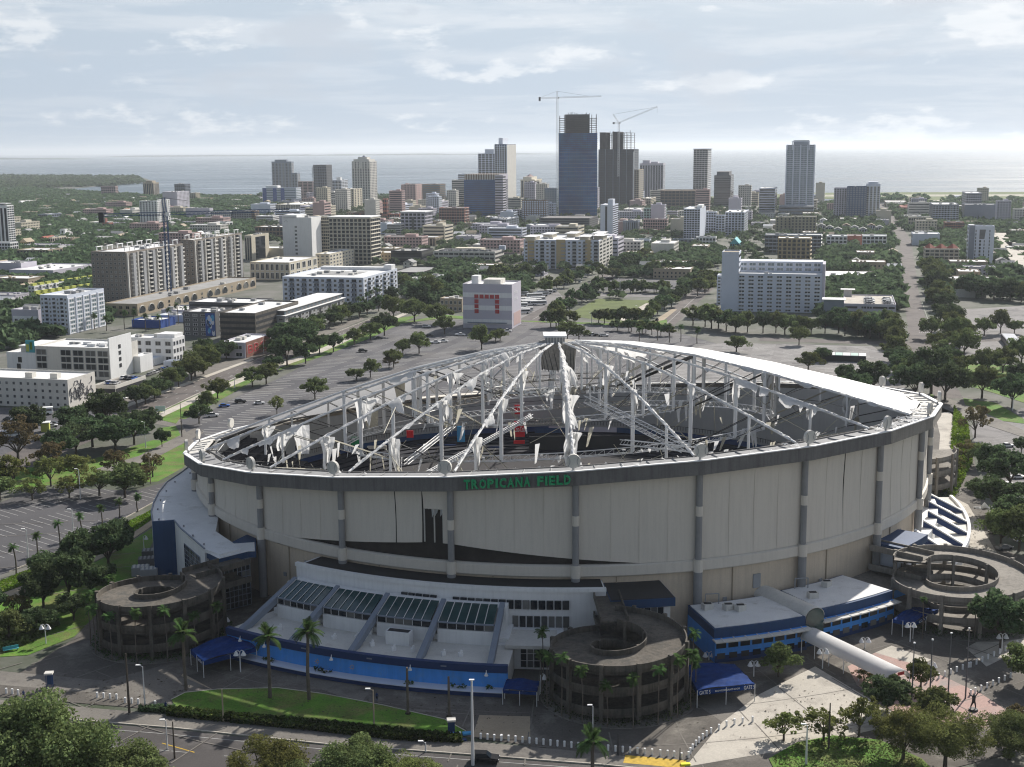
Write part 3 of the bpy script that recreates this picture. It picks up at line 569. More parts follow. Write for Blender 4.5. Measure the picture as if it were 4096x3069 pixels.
def txt(s,parent,loc_,w_,h_,mm,rz=0.,name='lettering',ext=.03,shear=0.,fit=True,bold=0.):
    cu=bpy.data.curves.new(name,'FONT'); cu.body=s; cu.align_x='CENTER'; cu.align_y='CENTER'; cu.extrude=ext; cu.size=1; cu.resolution_u=2; cu.shear=shear; cu.materials.append(M(mm))
    cu.offset=bold; t0=bpy.data.objects.new('t',cu); C.objects.link(t0); dg=bpy.context.evaluated_depsgraph_get(); me=bpy.data.meshes.new_from_object(t0.evaluated_get(dg)); bpy.data.objects.remove(t0)
    co=np.zeros(len(me.vertices)*3); me.vertices.foreach_get('co',co); co=co.reshape(-1,3); mn,mx_=co.min(0),co.max(0); co[:,:2]-=(mn[:2]+mx_[:2])/2; me.vertices.foreach_set('co',co.ravel()); me.update()
    o=bpy.data.objects.new(name,me); C.objects.link(o); dm=Vector(mx_-mn); sx_=w_/max(dm.x,.01); sy_=h_/max(dm.y,.01)
    o.scale=(sx_,sy_ if fit else sx_,1); o.rotation_euler=(math.pi/2,0,rz); o.location=loc_; o.parent=parent; return o
board('K',125,690,185,770,452,'signred','drink_sign','red bottle shaped upright sign, upper neck'); board('K',120,830,215,965,452,'signred','drink_sign','red bottle shaped upright sign with white script lettering',text='Coca-Cola',tf=.35); board('K',118,995,215,1140,452,'signred','drink_sign','red bottle shaped upright sign, base')
board('K',1480,815,1640,855,466,'signred','banner','red banner on the far inner wall'); board('K',1890,825,1960,890,462,'signred','banner'); board('K',1690,945,1760,1020,450,'yellow','banner','yellow panel among the far seats'); board('K',1110,955,1170,1000,460,'navy2','banner')
board('K',300,890,620,935,464,'navy2','banner','blue banner below the far inner wall')
board('J',1785,10,1855,145,446,'cyan','display_panel','light blue upright panel'); board('J',870,100,945,280,440,'signgreen','banner','green sign inside the stadium'); board('J',1000,180,1180,250,440,'offwhite','banner','white banner with dark lettering',text='karns',tm='brown'); board('J',690,235,790,320,432,'steelyel','banner'); board('J',690,235,780,330,430,'yellow','banner','yellow sign inside the stadium'); board('J',1350,50,1410,108,440,'signred','banner')
board('J',1330,170,1780,330,448,'navy','banner'); board('J',1860,190,2180,300,448,'navy','banner'); board('J',240,180,420,330,420,'navy','banner'); board('J',540,270,600,350,425,'bluewhite','banner')
board('K',250,960,1430,1180,446,'blackish','backdrop_wall','black backdrop wall of the outfield')
# ---------------- cable dome
HR=[(84,5.6),(62,12.2),(42,17.3),(22,20.8)]
def rp(t,i): # ridge nodes
    if i<0: return sp_(100,t,.5)
    if i>3: return sp_(5.5,t,22.4)
    return sp_(HR[i][0],t,HR[i][1])
PL=[8.,15.5,14.,11.]
for k in range(NS):
    t=k*15; P=[rp(t,i) for i in range(-1,5)]
    mb=MB(); mb.path(P,.28,7); mb.build('ridge_cable','white',ST)
    sz=[.34,.48,.42,.34]
    for i in range(4):
        a=rp(t,i); b=a-Vector((0,0,PL[i])); lean=Vector((-math.sin(math.radians(t)),math.cos(math.radians(t)),0))*.0
        o=MB().tube(a,b+lean,sz[i],n=8).build('post','white',ST)
        c_=rp(t,i-1); mb=MB(); mb.tube(c_,b,.12,n=4); 
        if R_.random()<.5: mb.tube(c_+Vector((.6,0,0)),b+Vector((.4,0,0)),.08,n=4)
        mb.build('diagonal_cable','cable' if R_.random()<.7 else 'steelyel',ST)
    # hoop trusses
    for i in (1,2,3) if True else ():
        a0=rp(t,i)-Vector((0,0,PL[i])); a1=rp(t+15,i)-Vector((0,0,PL[i])); mb=MB(); u=Vector((0,0,1.5)); w_=.13
        mb.tube(a0,a1,w_,n=4); mb.tube(a0+u,a1+u,w_,n=4); nn=max(3,int((a1-a0).length/2.2))
        inn=Vector((-a0.x,-a0.y,0)).normalized()*1.3
        mb.tube(a0+inn,a1+inn,w_,n=4)
        for j in range(nn):
            p=a0.lerp(a1,j/nn); q=a0.lerp(a1,(j+1)/nn); mb.tube(p,p+u,.07,n=3); mb.tube(p,q+u,.06,n=3); mb.tube(p,p+inn,.07,n=3)
        for _ in range(4):  # lamps and clutter on the walkway
            p=a0.lerp(a1,R_.random()); mb.box(p.x,p.y,p.z+R_.uniform(-.6,1),R_.uniform(.3,.9),.4,R_.uniform(.3,.8))
        mb.build('hoop_truss','grating' if R_.random()<.35 else 'steel',ST)
    a0=rp(t,0)-Vector((0,0,PL[0])); a1=rp(t+15,0)-Vector((0,0,PL[0])); MB().tube(a0,a1,.09,n=4).build('hoop_cable','cable',ST)
# fallen lattice trusses
def lattice(a,b,w_,nm='fallen_truss',mm='steel'):
    a,b=Vector(a),Vector(b); s=Vector((w_,0,0)); u=Vector((0,0,w_)); mb=MB(); n=max(4,int((b-a).length/w_/1.3))
    for o_ in (Vector(),s,u,s+u): mb.tube(a+o_,b+o_,.1,n=4)
    for j in range(n):
        p,q=a.lerp(b,j/n),a.lerp(b,(j+1)/n)
        mb.tube(p,q+s,.06,n=3); mb.tube(p+u,q+s+u,.06,n=3); mb.tube(p,q+u,.06,n=3); mb.tube(p,p+s,.06,n=3)
    return mb.build(nm,mm,ST)
lattice(rp(7,2)-Vector((0,0,9)),sp_(97,14.,1),1.8); lattice(rp(12,1)-Vector((0,0,13)),sp_(97,16.,.6),1.2)
lattice(loc(YP(*Q('J',1750,10),345)),loc(YP(*Q('J',1330,340),300)),.9); lattice(rp(-12,2)-Vector((0,0,12)),sp_(92,-24,-4),.8)
mb=MB()
for _ in range(50):
    t=R_.uniform(-65,70); i=R_.choice((0,1,1,2)); a=rp(t,i)-Vector((0,0,R_.uniform(0,PL[i]))); b=a+Vector((R_.uniform(-14,14),R_.uniform(-14,14),-R_.uniform(3,16))); MB().tube(a,b,.09,n=3).build('loose_cable','steelyel',ST)
# cap at the crown
cp=sp_(0,0,22.4); capc=Vector((0,0,cp.z))
mb=MB(); n=16
mb.tube(capc-Vector((0,0,7.5)),capc+Vector((0,0,.2)),4.6,5.6,20); o=mb.build('crown_ring','grating',ST)
mb=MB()
for j in range(20):
    t=2*math.pi*j/20; mb.tube(capc+Vector((5.4*math.cos(t),5.4*math.sin(t),-.4)),capc+Vector((4.6*math.cos(t+.3),4.6*math.sin(t+.3),-8)),.12,n=4)
mb.build('crown_lattice','cable',ST)
p=loc(YP(*Q('G',470,1000),370)); q0=loc(YP(*Q('G',385,945),370)); q1=loc(YP(*Q('G',560,945),370))
capw=q1.x-q0.x; zb=p.z; zt=q0.z
MB().box((q0.x+q1.x)/2,0,zb-1.5,capw*.94,7,zt-zb+1.2).build('vent_house','grey',ST)
MB().box((q0.x+q1.x)/2,0,zt-.3,capw+.8,8.2,.5).build('vent_house_roof','white',ST)
for j in range(6): MB().box(q0.x+.8+(capw-1.6)*j/5,-3.6,zb-1.2,.35,.2,zt-zb+.9).build('vent_post','offwhite',ST)
# intact roof panels (right) and grey ones (far left)
def roofpanel(t0,t1,name='roof_panel',mm='rooffab',i0=-1,i1=4,sag=.8,rag=0):
    rows=[]; S=[]
    for i in range(i0,i1):
        for s in range(5 if i<i1-1 else 6):
            S.append(i+s/5.)
    for s in S:
        i=min(int(math.floor(s)),3) if s>=0 else -1; fr_=s-i; row=[]
        for j in range(9):
            g_=j/8; t=t0+(t1-t0)*g_; a=rp(t0,i).lerp(rp(t0,i+1),fr_); b=rp(t1,i).lerp(rp(t1,i+1),fr_)
            p=a.lerp(b,g_); p.z-=sag*4*g_*(1-g_)*(.3+.7*(1-max(0,s)/4))-.35; row.append(p)
        rows.append(row)
    o=MB().grid(rows).build(name,mm,ST,smooth=True); return o
for a in (60,75): roofpanel(a,a+15)
for a,i1_ in ((-105,4),(-120,4),(-135,3),(-150,2)): roofpanel(a,a+15,mm='fabricin',i1=i1_)
# torn strips of cloth along the ridges
def strip(t,s0,s1,side,wmax,seed,mm='cloth',hang=.6):
    r=random.Random(seed); n=int((s1-s0)*60)+10; rows=[[],[],[],[],[]]; ph=[r.uniform(0,6.3) for _ in range(5)]; cut=0; cv=1
    tx,ty=math.cos(math.radians(t))*side,math.sin(math.radians(t))*side
    for j in range(n+1):
        s=s0+(s1-s0)*j/n; i=int(math.floor(s)); i=max(-1,min(3,i)); p=rp(t,i).lerp(rp(t,i+1),s-i)
        f_=.5+.28*math.sin(s*3.1+ph[0])+.22*math.sin(s*7.3+ph[1])+.16*math.sin(s*19+ph[2])
        cut-=1
        if cut<=0: cv=r.choice((.15,.35,.6,1.,1.)); cut=r.randint(2,12)
        w_=wmax*max(.06,f_)**1.4*cv*math.sin(math.pi*min(1,max(0,j/n)))**.35*(1+.12*r.random())
        fold=.3*math.sin(s*23+ph[3])+.16*math.sin(s*47+ph[4])
        for q in range(5):
            g_=q/4; rows[q].append(p+Vector((tx*w_*g_*(1-hang*.75*g_)+fold*g_*tx*.6+.2*math.sin(s*31+q),ty*w_*g_*(1-hang*.5)+fold*g_,-w_*(g_**1.3)*hang+.32+.1*math.sin(s*17+q*2))))
    return MB().grid(rows).build('torn_fabric',mm,ST,smooth=True)
sd_=0
for t in range(-75,61,15):
    for side in (-1,1):
        sd_+=1; strip(t,-.9,3.9,side,1.15,sd_,hang=.7)
for t,s0,s1,side,wm in ((0,0.2,3.8,1,8.),(0,.6,2.4,1,7),(-45,.9,1.5,1,6),(-45,2.2,3.4,1,4),(-60,-.8,.3,1,3),(-30,.9,2.2,1,4.5),(-30,2.2,3.6,-1,3.5),(-15,.3,.8,1,4),(-15,2.8,3.9,-1,3),(15,.2,1.6,1,5),(30,1.,2.6,1,4.5),(45,-.6,1.6,-1,4),(60,-.5,1.8,-1,3),(-75,-.9,.2,1,4),(-60,2.6,3.8,1,4),(-75,1.2,2.2,1,2.5),(45,2.4,3.8,1,7),(15,2.,3.8,1,5),(90,2,3.6,1,6)):
    sd_+=1; strip(t,s0,s1,side,wm,sd_,hang=.75)
# big hanging sheets
def sheet_hang(t,i,w_,h_,seed,mm='cloth',off=0.):
    r=random.Random(seed); a=rp(t,i)+Vector((off,0,0)); rows=[]; ph=r.uniform(0,6); ln=[r.uniform(.45,1.05) for _ in range(9)]; sway=r.uniform(-.25,.25)
    for j in range(11):
        row=[]; g_=j/10
        for q in range(9):
            e=q/8; row.append(a+Vector(((e-.3)*w_*(1-g_*.6)+sway*g_*h_*.6+.3*math.sin(g_*5+q*1.7+ph),.5*math.sin(q*1.9+ph)*(1+g_)+.6*g_,-g_*h_*ln[q]+.3*math.sin(e*3))))
        rows.append(row)
    MB().grid(rows).build('hanging_sheet',mm,ST,smooth=True)
for a in ((-60,1,7,9,1),(-45,0,3.5,8,2),(-45,2,5,5,3),(-60,0,5,6,21),(-30,0,3,9,22),(-15,1,2.5,8,23),(0,2,3,9,24),(45,1,2.2,8,25),(-15,0,2.2,9,4),(-30,1,3,6,5),(0,0,2.4,13,6),(0,0,3.4,10,7),(0,1,4,7,8),(45,0,2,4,9),(30,1,2,5,10),(60,0,2,5,11),(60,1,3,5,12),(-15,2,2.5,6,13),(15,2,2.5,6,14),(-75,0,4,4,15),(75,0,3,4,16),(15,1,1.6,7,17),(-30,2,1.8,5,18),(30,2,1.6,5,19)): sheet_hang(*a)
# two cream membrane panels hanging inside (left)
for c_,u0,v0,u1,v1,Y in (('F',1230,1130,1340,1280,420),('F',960,1390,1110,1530,400),('J',355,0,520,250,352)):
    a,b=loc(YP(*Q(c_,u0,v0),Y)),loc(YP(*Q(c_,u1,v1),Y)); rows=[]
    for j in range(6):
        g_=j/5; rows.append([Vector((a.x+(b.x-a.x)*e/5*(1-.35*g_)+ (b.x-a.x)*.3*g_,a.y+.6*math.sin(e*1.4+g_*3),a.z+(b.z-a.z)*g_)) for e in range(6)])
    MB().grid(rows).build('hanging_sheet','oldcloth' if c_=='F' else 'cloth',ST)
# smaller rags on the posts and trusses
for k in range(-5,6):
    mb=MB()
    for i in range(4):
        for _ in range(3):
            t=k*15+R_.uniform(-1,13); z0=R_.uniform(0,PL[i]); a=rp(t,i)-Vector((0,0,z0*.9+.5)) if R_.random()<.35 else rp(t,i)-Vector((0,0,PL[i]-.8))
            l=R_.uniform(1,5); w_=R_.uniform(.3,1.3); b=a+Vector((R_.uniform(-1,1),R_.uniform(-.5,.5),-l))
            mb.add([a,a+Vector((w_,0,.2)),b+Vector((w_*.4,0,.3)),b],[(0,1,2,3)])
    mb.build('rag_scraps','cloth' if k%2 else 'oldcloth',ST,kind='stuff')
# baseball shaped lamps on the rim
for k in range(NS):
    if abs(((k*15+180)%360)-180)>115: continue
    t=k*15-.3; c_=sp_(104.6,t,2.3); n_=Vector((math.sin(math.radians(t)),-math.cos(math.radians(t)),0))
    o=MB().tube(c_,c_+n_*.7,1.5,1.5,22).build('baseball_roundel','offwhite',ST)
    MB().tube(sp_(104.6,t,0),c_-Vector((0,0,1.5)),.25,n=6).build('stand','grey',o)
    side=Vector((n_.y*-1,n_.x,0)); mb=MB()
    for s in (-1,1):
        pts=[c_+n_*.84+side*(s*(2.1-1.35*math.cos(a)))+Vector((0,0,1.35*math.sin(a))) for a in [math.radians(x) for x in range(-55,56,11)]]
        mb.path(pts,.07,4)
    mb.build('stitching','grey',o)
# lettering on the facet left of the centre column
a,b=sp_(106.3,-15,-1.55),sp_(106.3,0,-1.45); word='TROPICANA FIELD'; p0,p1=loc(YP(463.5,483,268)).x,loc(YP(571,481,265)).x
adv=[1,1.02,1.05,1,.55,1.02,1.05,1.05,1.0,.75,.95,.55,.95,.95,1.]; tot=sum(adv); s=0
rz=math.atan2(b.y-a.y,b.x-a.x)
for ch,ad in zip(word,adv):
    x=p0+(p1-p0)*(s+ad/2)/tot; s+=ad
    if ch==' ': continue
    fr_=(x-a.x)/(b.x-a.x); q=a.lerp(b,fr_)+Vector((.0,-.15,0)); hh=2.05 if ch not in 'IEL' else 1.95
    txt(ch,ST,q,ad*.86*(p1-p0)/tot if ch!='I' else .5,hh,'signgreen',rz,'letter',.25,bold=.035)
# ================================================================ attached buildings
def arcpts(r,t0,t1,n,z=0): return [sp_(r,t0+(t1-t0)*i/n,z=z)+Vector((SX,SY,0)) for i in range(n+1)]
def arcslab(mb,ra,rb,t0,t1,z0,z1,n=24,mi=0): 
    P=arcpts(rb,t0,t1,n)+arcpts(ra,t0,t1,n)[::-1]; 
    for i in range(n):
        mb.prism([P[i],P[i+1],P[-2-i],P[-1-i]],z0,z1,mi)
    return mb
def wall_arc(name,mm,par,ra,rb,t0,t1,z0,z1,n=24): return arcslab(MB(),ra,rb,t0,t1,z0,z1,n).build(name,mm,par)
SXY=Vector((SX,SY,0))
def W(r,t,z): return sp_(r,t,z=z)+SXY
# ---- west restaurant block
RB=empty('terrace_building',(0,0,0),0,'curved white building with sloping glass roof and bright blue front wall below the stadium','building')
wall_arc('terrace_wall','white',RB,100,118,-34,-7,0,6.2); wall_arc('terrace_roof','offwhite',RB,117,130.4,-34.5,-6.4,0,5.)
for i in range(9): # bright blue front wall in panels
    t0=-34.5+28.1*i/9; t1=t0+28.1/9; wall_arc('blue_wall_panel','skyblue',RB,130.4,131.,t0,t1,.8,4.2,4)
    wall_arc('navy_parapet','navy',RB,130.2,131.3,t0,t1,4.2,5.7,4)
wall_arc('planter_wall','navy',RB,131.,133.4,-33.5,-6.8,0,1.0); wall_arc('planter_rim','bluewhite',RB,131.,133.6,-33.5,-6.7,1.,1.12); 
wall_arc('upper_wall','white',RB,99,109.5,-34.5,3.2,0,13.4); wall_arc('step_wall','white',RB,109,113.5,-34,-7.5,0,11.); 
wall_arc('upper_parapet','white',RB,109.,109.9,-34.5,3.2,13.4,14.2)
# long windows of the upper wall
for t0,t1,z0,z1,nn in ((-20,-.8,9.6,11.5,22),(-7.2,-.8,5.6,8.,8)):
    for i in range(nn):
        a=t0+(t1-t0)*i/nn; b=t0+(t1-t0)*(i+1)/nn
        if z1>9 and abs(a+15)<.9: continue
        if z1>9: rr_=109.9
        else: rr_=109.7
        wall_arc('window','glass',RB,rr_-.35,rr_+.05,a+.08,b-.08,z0,z1,1)
# five bays of sloping glazing with ribs running down to the terrace
rib=[-33.,-26.9,-21.2,-15.6,-10.4,-8.0]; rib=[-33.2,-27.2,-20.9,-14.4,-8.]
for i,t in enumerate(rib):
    mb=MB(); w_=.55; tt=math.degrees(w_/118)
    A=[W(112.5,t-tt,12.),W(112.5,t+tt,12.),W(130.6,t+tt,5.3),W(130.6,t-tt,5.3)]; B=[p-Vector((0,0,1.6)) for p in A]
    mb.add(A+B,[(0,1,2,3),(7,6,5,4),(0,4,5,1),(1,5,6,2),(2,6,7,3),(3,7,4,0)]); mb.build('sloping_rib','slate',RB)
for a,b in zip(rib,rib[1:]):
    n=6
    for i in range(n):
        t0=a+.4+(b-a-.8)*i/n; t1=a+.4+(b-a-.8)*(i+1)/n-.07
        mb=MB(); mb.add([W(113,t0,11.6),W(113,t1,11.6),W(119.,t1,9.3),W(119.,t0,9.3),W(113,t0,11.3),W(113,t1,11.3),W(119.,t1,9.),W(119.,t0,9.)],[(0,3,2,1),(4,5,6,7),(0,1,5,4),(1,2,6,5),(2,3,7,6),(3,0,4,7)]); mb.build('roof_light','glassgreen',RB)
        mb=MB(); 
        o=MB(); o.tube(W(113,t0-.03,11.75),W(119.1,t0-.03,9.45),.08,n=4); o.tube(W(119.15,t0-.03,9.4),W(119.15,t0-.03,8.),.07,n=4); o.build('glazing_bar','steel',RB)
        wall_arc('clerestory_pane','glass',RB,118.9,119.05,t0,t1,8.,9.2,1)
    wall_arc('clerestory_sill','white',RB,112,118.8,a+.3,b-.3,6,7.95,5); wall_arc('eave_rail','slate',RB,118.9,119.3,a+.3,b-.3,9.2,9.45,5); wall_arc('sill_wall','white',RB,118.4,119.3,a+.3,b-.3,5,7.9,5)
for t,r in ((-22,122.5),(-19.8,125.),(-17.4,126),(-15.6,125.5),(-12.6,126),(-11,125.8),(-24,124.5),(-28,124),(-30.2,125)): 
    p=W(r,t,5.); o=MB().box(p.x,p.y,5.,.9,.7,.8,R_.random()).tube((p.x,p.y,5.8),(p.x+.2,p.y,6.3),.25,n=6).build('roof_fan','white',RB)
p=W(122,-17.6,5.); MB().box(p.x,p.y,5.,5.2,2.2,2.8,math.radians(-17)).build('roof_housing','white',RB)
MB().box(p.x,p.y,7.79,4.6,1.6,.03,math.radians(-17)).build('housing_louvre','blackish',RB)
wall_arc('roof_duct','white',RB,100,114,-7.8,-1.5,4.5,5.6); wall_arc('side_wing','white',RB,104,119,-8,-2.2,0,5.2); wall_arc('wing_roof','offwhite',RB,112,121,-7.2,-2.2,5.2,5.9)
for i in range(5):
    for j in range(3):
        t0=-5.8+3.3*i/5; wall_arc('window','glass',RB,118.9,119.2,t0+.05,t0+.6,.6+j*1.5,1.9+j*1.5,1)
for i in range(8): # black strip, shade under the overhang put in as colour
    wall_arc('painted_shadow','blackish',RB,99,108.8,-34+37*i/8,-34+37*(i+1)/8,13.42,13.6,3)
for t,w_ in ((-29,3.),(-23.2,4.),(-15,2),(-10.6,3.2),(-7.8,1.6)):
    tt=math.degrees(w_/2/132.2); mb=MB()
    rr=random.Random(int(t*10)); 
    for q in range(int(w_*9)):
        a=W(132.2+rr.uniform(-.5,.5),t+rr.uniform(-tt,tt),1.1+rr.uniform(0,.7)); mb.add([a+Vector((rr.uniform(-.4,.4),rr.uniform(-.4,.4),rr.uniform(-.3,.4))) for _ in range(4)],[(0,1,2),(1,2,3)])
    tag_=mb.build('hedge','hedgemat'); T(tag_,None,'hedge','clipped hedges in the blue planter'); tag_['label']='clipped green hedge in the long planter by the bright blue wall'
for t in (-24,-20.5): # ray emblem, golden star marks
    p=W(131.05,t,2.6); mb=MB()
    for j in range(8): a=math.pi*j/4; mb.add([p+Vector((.25*math.cos(a+.4),-.06,.25*math.sin(a+.4))),p+Vector((.25*math.cos(a-.4),-.06,.25*math.sin(a-.4))),p+Vector((.75*math.cos(a),-.06,.75*math.sin(a)))],[(0,1,2)])
    mb.build('star_emblem','yellow',RB)
for t in (-32.5,-29.6,-22.4,-14.9,-8.2):
    p=W(131.6,t,4.8); MB().tube(p,p+Vector((0,-.5,-.3)),.08,n=5).tube(p+Vector((0,-.5,-.9)),p+Vector((0,-.5,-.2)),.42,.08,8).build('wall_lamp','white',RB)
for t in (-25.6,-19,-12.2): wall_arc('parapet_light','slate',RB,131.3,131.4,t,t+.5,4.9,5.15,1)
# small balcony block with navy canopy beside ramp (centre right)
GB=empty('entry_block',(0,0,0),0,'entry block with navy fascia above the middle spiral ramp','building')
wall_arc('wall','white',GB,99,112.2,3.4,10.,0,10.8,6); wall_arc('navy_fascia','navy2',GB,99,113.2,3.4,10.4,10.8,12.6,6); wall_arc('roof','blackish',GB,99,113.,3.5,10.3,12.6,12.7,6)
for i in range(7): wall_arc('window','glass',GB,112.1,112.4,4.3+.72*i,4.3+.72*i+.6,7.2,10.4,1)
# atrium on the left
AT=empty('glass_atrium',(0,0,0),0,'tall glass atrium with navy fascia behind the leftmost spiral ramp','building')
rf=[gp('I',u,v,13) for u,v in ((1760,875),(1890,950),(2140,885),(2209,885),(2209,700),(2010,800))]
MB().prism(rf,11.8,13.3).build('navy_fascia','navy2',AT)
rf2=[gp('I',u,v,13.3) for u,v in ((1770,878),(1890,940),(2138,877),(2200,875),(2195,800),(2020,812))]; MB().prism(rf2,13.32,13.45).build('roof','whiteroof',AT)
c0=gp('I',1895,960,12.4); c1=gp('I',2150,905,12.4); c2=gp('I',1790,895,12.4); cin=gp('I',2020,800,12.4)
MB().prism([c0.lerp(cin,.08),c1.lerp(cin,.1),c1+Vector((-2,9,0)),c2.lerp(cin,.1)],0,11.9).build('inner_wall','blackish',AT)
def gwall(A,B,z0,z1,nu,nv,par,mm='glass',bar='slate',o_=.25):
    A,B=Vector(A),Vector(B); dr=(B-A); dr.z=0; Lg=dr.length; dr/=Lg; n_=Vector((dr.y,-dr.x,0)); rz_=math.atan2(dr.y,dr.x)
    for i in range(nu):
        for j in range(nv):
            p=A+dr*Lg*(i+.5)/nu; MB().box(p.x+n_.x*.02,p.y+n_.y*.02,z0+(z1-z0)*j/nv+.1,Lg/nu-.22,.12,(z1-z0)/nv-.2,rz_).build('pane',mm,par)
    mb=MB()
    for i in range(nu+1): p=A+dr*Lg*i/nu; mb.box(p.x,p.y,z0,.16,.2,z1-z0,rz_)
    for j in range(nv+1): p=A+dr*Lg/2; mb.box(p.x,p.y,z0+(z1-z0)*j/nv-.07,Lg,.18,.14,rz_)
    mb.build('mullions',bar,par)
gwall(c0.xy.to_3d(),c1.xy.to_3d(),.4,11.7,7,8,AT); gwall(c2.xy.to_3d(),c0.xy.to_3d(),.4,11.7,4,6,AT)
# ---- annex with curved white roof and navy end (left)
AN=empty('curved_annex',(0,0,0),0,'annex with a curved white roof and a plain navy end wall','building')
out=[(1700,130),(1650,130),(1560,200),(1440,280),(1370,370),(1325,460),(1305,540),(1318,625),(1505,612),(1560,680),(1660,765),(1765,855),(1900,900),(2080,850),(2010,800),(1860,700),(1900,500),(1900,200)]
pw=[gp('I',u,v,14) for u,v in out]; MB().prism(pw,13.2,14.).build('roof','whiteroof',AN)
pin=[p+((Vector((SX,SY,p.z))-p).normalized()*.6) for p in pw[:8]]
MB().prism([pw[1],pw[2],pw[3],pw[4],pw[5],pw[6],pw[7],pw[8],pw[9],pw[10],pw[11],pw[14],pw[15],pw[16]],0,13.18).build('wall','white',AN)
mb=MB(); mb.path([p+Vector((0,0,.15)) for p in pw[1:12]],.22,5); mb.build('parapet','slate',AN)
A,B=pw[7].copy(),pw[8].copy(); A.z=B.z=0; dr=(B-A).normalized(); n_=Vector((dr.y,-dr.x,0))
cc=(A+B)/2+n_*.05; MB().box(cc.x,cc.y,.1,(B-A).length+.3,.4,14.2,math.atan2(dr.y,dr.x)).build('navy_end_wall','navy2',AN)
A2,B2=pw[9].copy(),pw[11].copy(); A2.z=B2.z=0; gwall(A2.lerp(B2,.12)+Vector((.1,-.4,0)),A2.lerp(B2,.78)+Vector((.1,-.4,0)),4.,11.,9,6,AN)
for u,v in ((1640,205),(1510,280),(1435,358),(1385,438),(1362,518),(1372,605),(1585,662),(1665,745),(1760,820)):
    p=gp('I',u,v,14); MB().tube((p.x,p.y,14),(p.x,p.y,14.45),.22,n=6).build('roof_vent','grey',AN)
# ---- ticket buildings (right) with white roofs, navy parapets, bright blue walls
def ticket(lab,t0,t1,r0,r1,step):
    o=empty('ticket_building',(0,0,0),0,lab,'building'); n=4
    wall_arc('wall','skyblue',o,r0,r1,t0,t1,0,5.2,n); wall_arc('navy_parapet','navy2',o,r0,r1-.6,t0,t1,5.2,7.2,n); wall_arc('roof','whiteroof',o,r0+.5,r1-1.2,t0+.2,t1-.2,7.2,7.35,n)
    wall_arc('sun_shade','offwhite',o,r1-.6,r1+1.6,t0-.2,t1+.2,4.9,5.15,n); m_=int((t1-t0)/1.25)
    wall_arc('navy_base','navy',o,r1-.1,r1+.05,t0,t1,.1,1.6,n)
    for i in range(m_):
        a=t0+(t1-t0)*(i+.1)/m_; b=t0+(t1-t0)*(i+.9)/m_
        wall_arc('window','glass',o,r1-.2,r1+.08,a,b,3.2,4.7,1)
        wall_arc('ticket_window','glass',o,r1-.2,r1+.12,a+.1,b-.1,.9,2.1,1)
        wall_arc('slat',"steel",o,r1-.5,r1+1.5,t0+(t1-t0)*(i+.5)/m_,t0+(t1-t0)*(i+.5)/m_+.12,5.16,5.25,1)
    for s in range(step):
        p=W(r0+3+R_.uniform(0,5),t0+(t1-t0)*R_.uniform(.15,.85),7.35); u_=MB().box(p.x,p.y,7.35,2.2,1.5,1.3,R_.random()).build('roof_unit','offwhite',o); MB().box(p.x,p.y,8.66,1.6,1,.06,0).build('fan_grille','blackish',u_)
    p=W(r0+1,t0+2,7.3); MB().path([p,p+Vector((0,0,2.4)),p+Vector((3,.4,2.4)),p+Vector((3,.4,0))],.13,5).build('pipework','grey',o)
    return o
ticket('blue walled ticket building with white roof on the near side of the white canopy tunnel',13.6,24.,104,119.5,3); ticket('blue walled ticket building with stepped white roof beyond the white canopy tunnel',26.6,37.6,103,117.5,2)
BV=empty('barrel_hall',(0,0,0),0,'grey barrel vaulted roof with green glass end between the ticket buildings','building')
def barrel(par,A,B,rad,mm,name,n=14,z0=0,thick=.15,close=True):
    A,B=Vector(A),Vector(B); d_=(B-A).normalized(); s=Vector((d_.y,-d_.x,0)); rows=[]
    for P in [A.lerp(B,i/10) for i in range(11)]:
        rows.append([P+s*rad*math.cos(a)+Vector((0,0,z0+rad*.75*math.sin(a))) for a in [math.pi*i/n for i in range(n+1)]])
    for P in [A.lerp(B,i/10) for i in range(10,-1,-1)]:
        rows.append([P+s*(rad-thick)*math.cos(a)+Vector((0,0,z0+(rad-thick)*.75*math.sin(a))) for a in [math.pi*i/n for i in range(n+1)]])
    rows.append(rows[0]); return MB().grid(rows).build(name,mm,par,smooth=True)
a,b=W(101,24.6,0),W(118.5,25.3,0); barrel(BV,a,b,2.7,'offwhite','vault_roof',z0=6.6); MB().box((a.x+b.x)/2,(a.y+b.y)/2,0,17,5.2,6.7,math.atan2(b.y-a.y,b.x-a.x)).build('wall','navy2',BV)
dd=(b-a).normalized(); ss=Vector((dd.y,-dd.x,0)); mb=MB(); pts=[b+dd*.1+ss*2.5*math.cos(t)+Vector((0,0,6.6+1.9*math.sin(t))) for t in [math.pi*i/10 for i in range(11)]]; mb.add(pts+[b+dd*.1+ss*-2.5+Vector((0,0,1)),b+dd*.1+ss*2.5+Vector((0,0,1))],[tuple(range(13))]); mb.build('glass_end','glassgreen',BV)
TN=empty('canopy_tunnel',(0,0,0),0,'long white barrel shaped canopy tunnel sloping out over the plaza','canopy')
a,b=W(120.,24.2,0),W(146,24.9,0); barrel(TN,a,b,2.6,'cloth','canopy_roof',z0=3.1)
for i in range(7):
    for s in (-1,1):
        p=a.lerp(b,i/6+(.0 if i else .01)); q=p+Vector(((b-a).normalized().y,-(b-a).normalized().x,0))*s*2.45; MB().tube((q.x,q.y,.1),(q.x,q.y,3.2),.09,n=5).build('leg','white',TN)
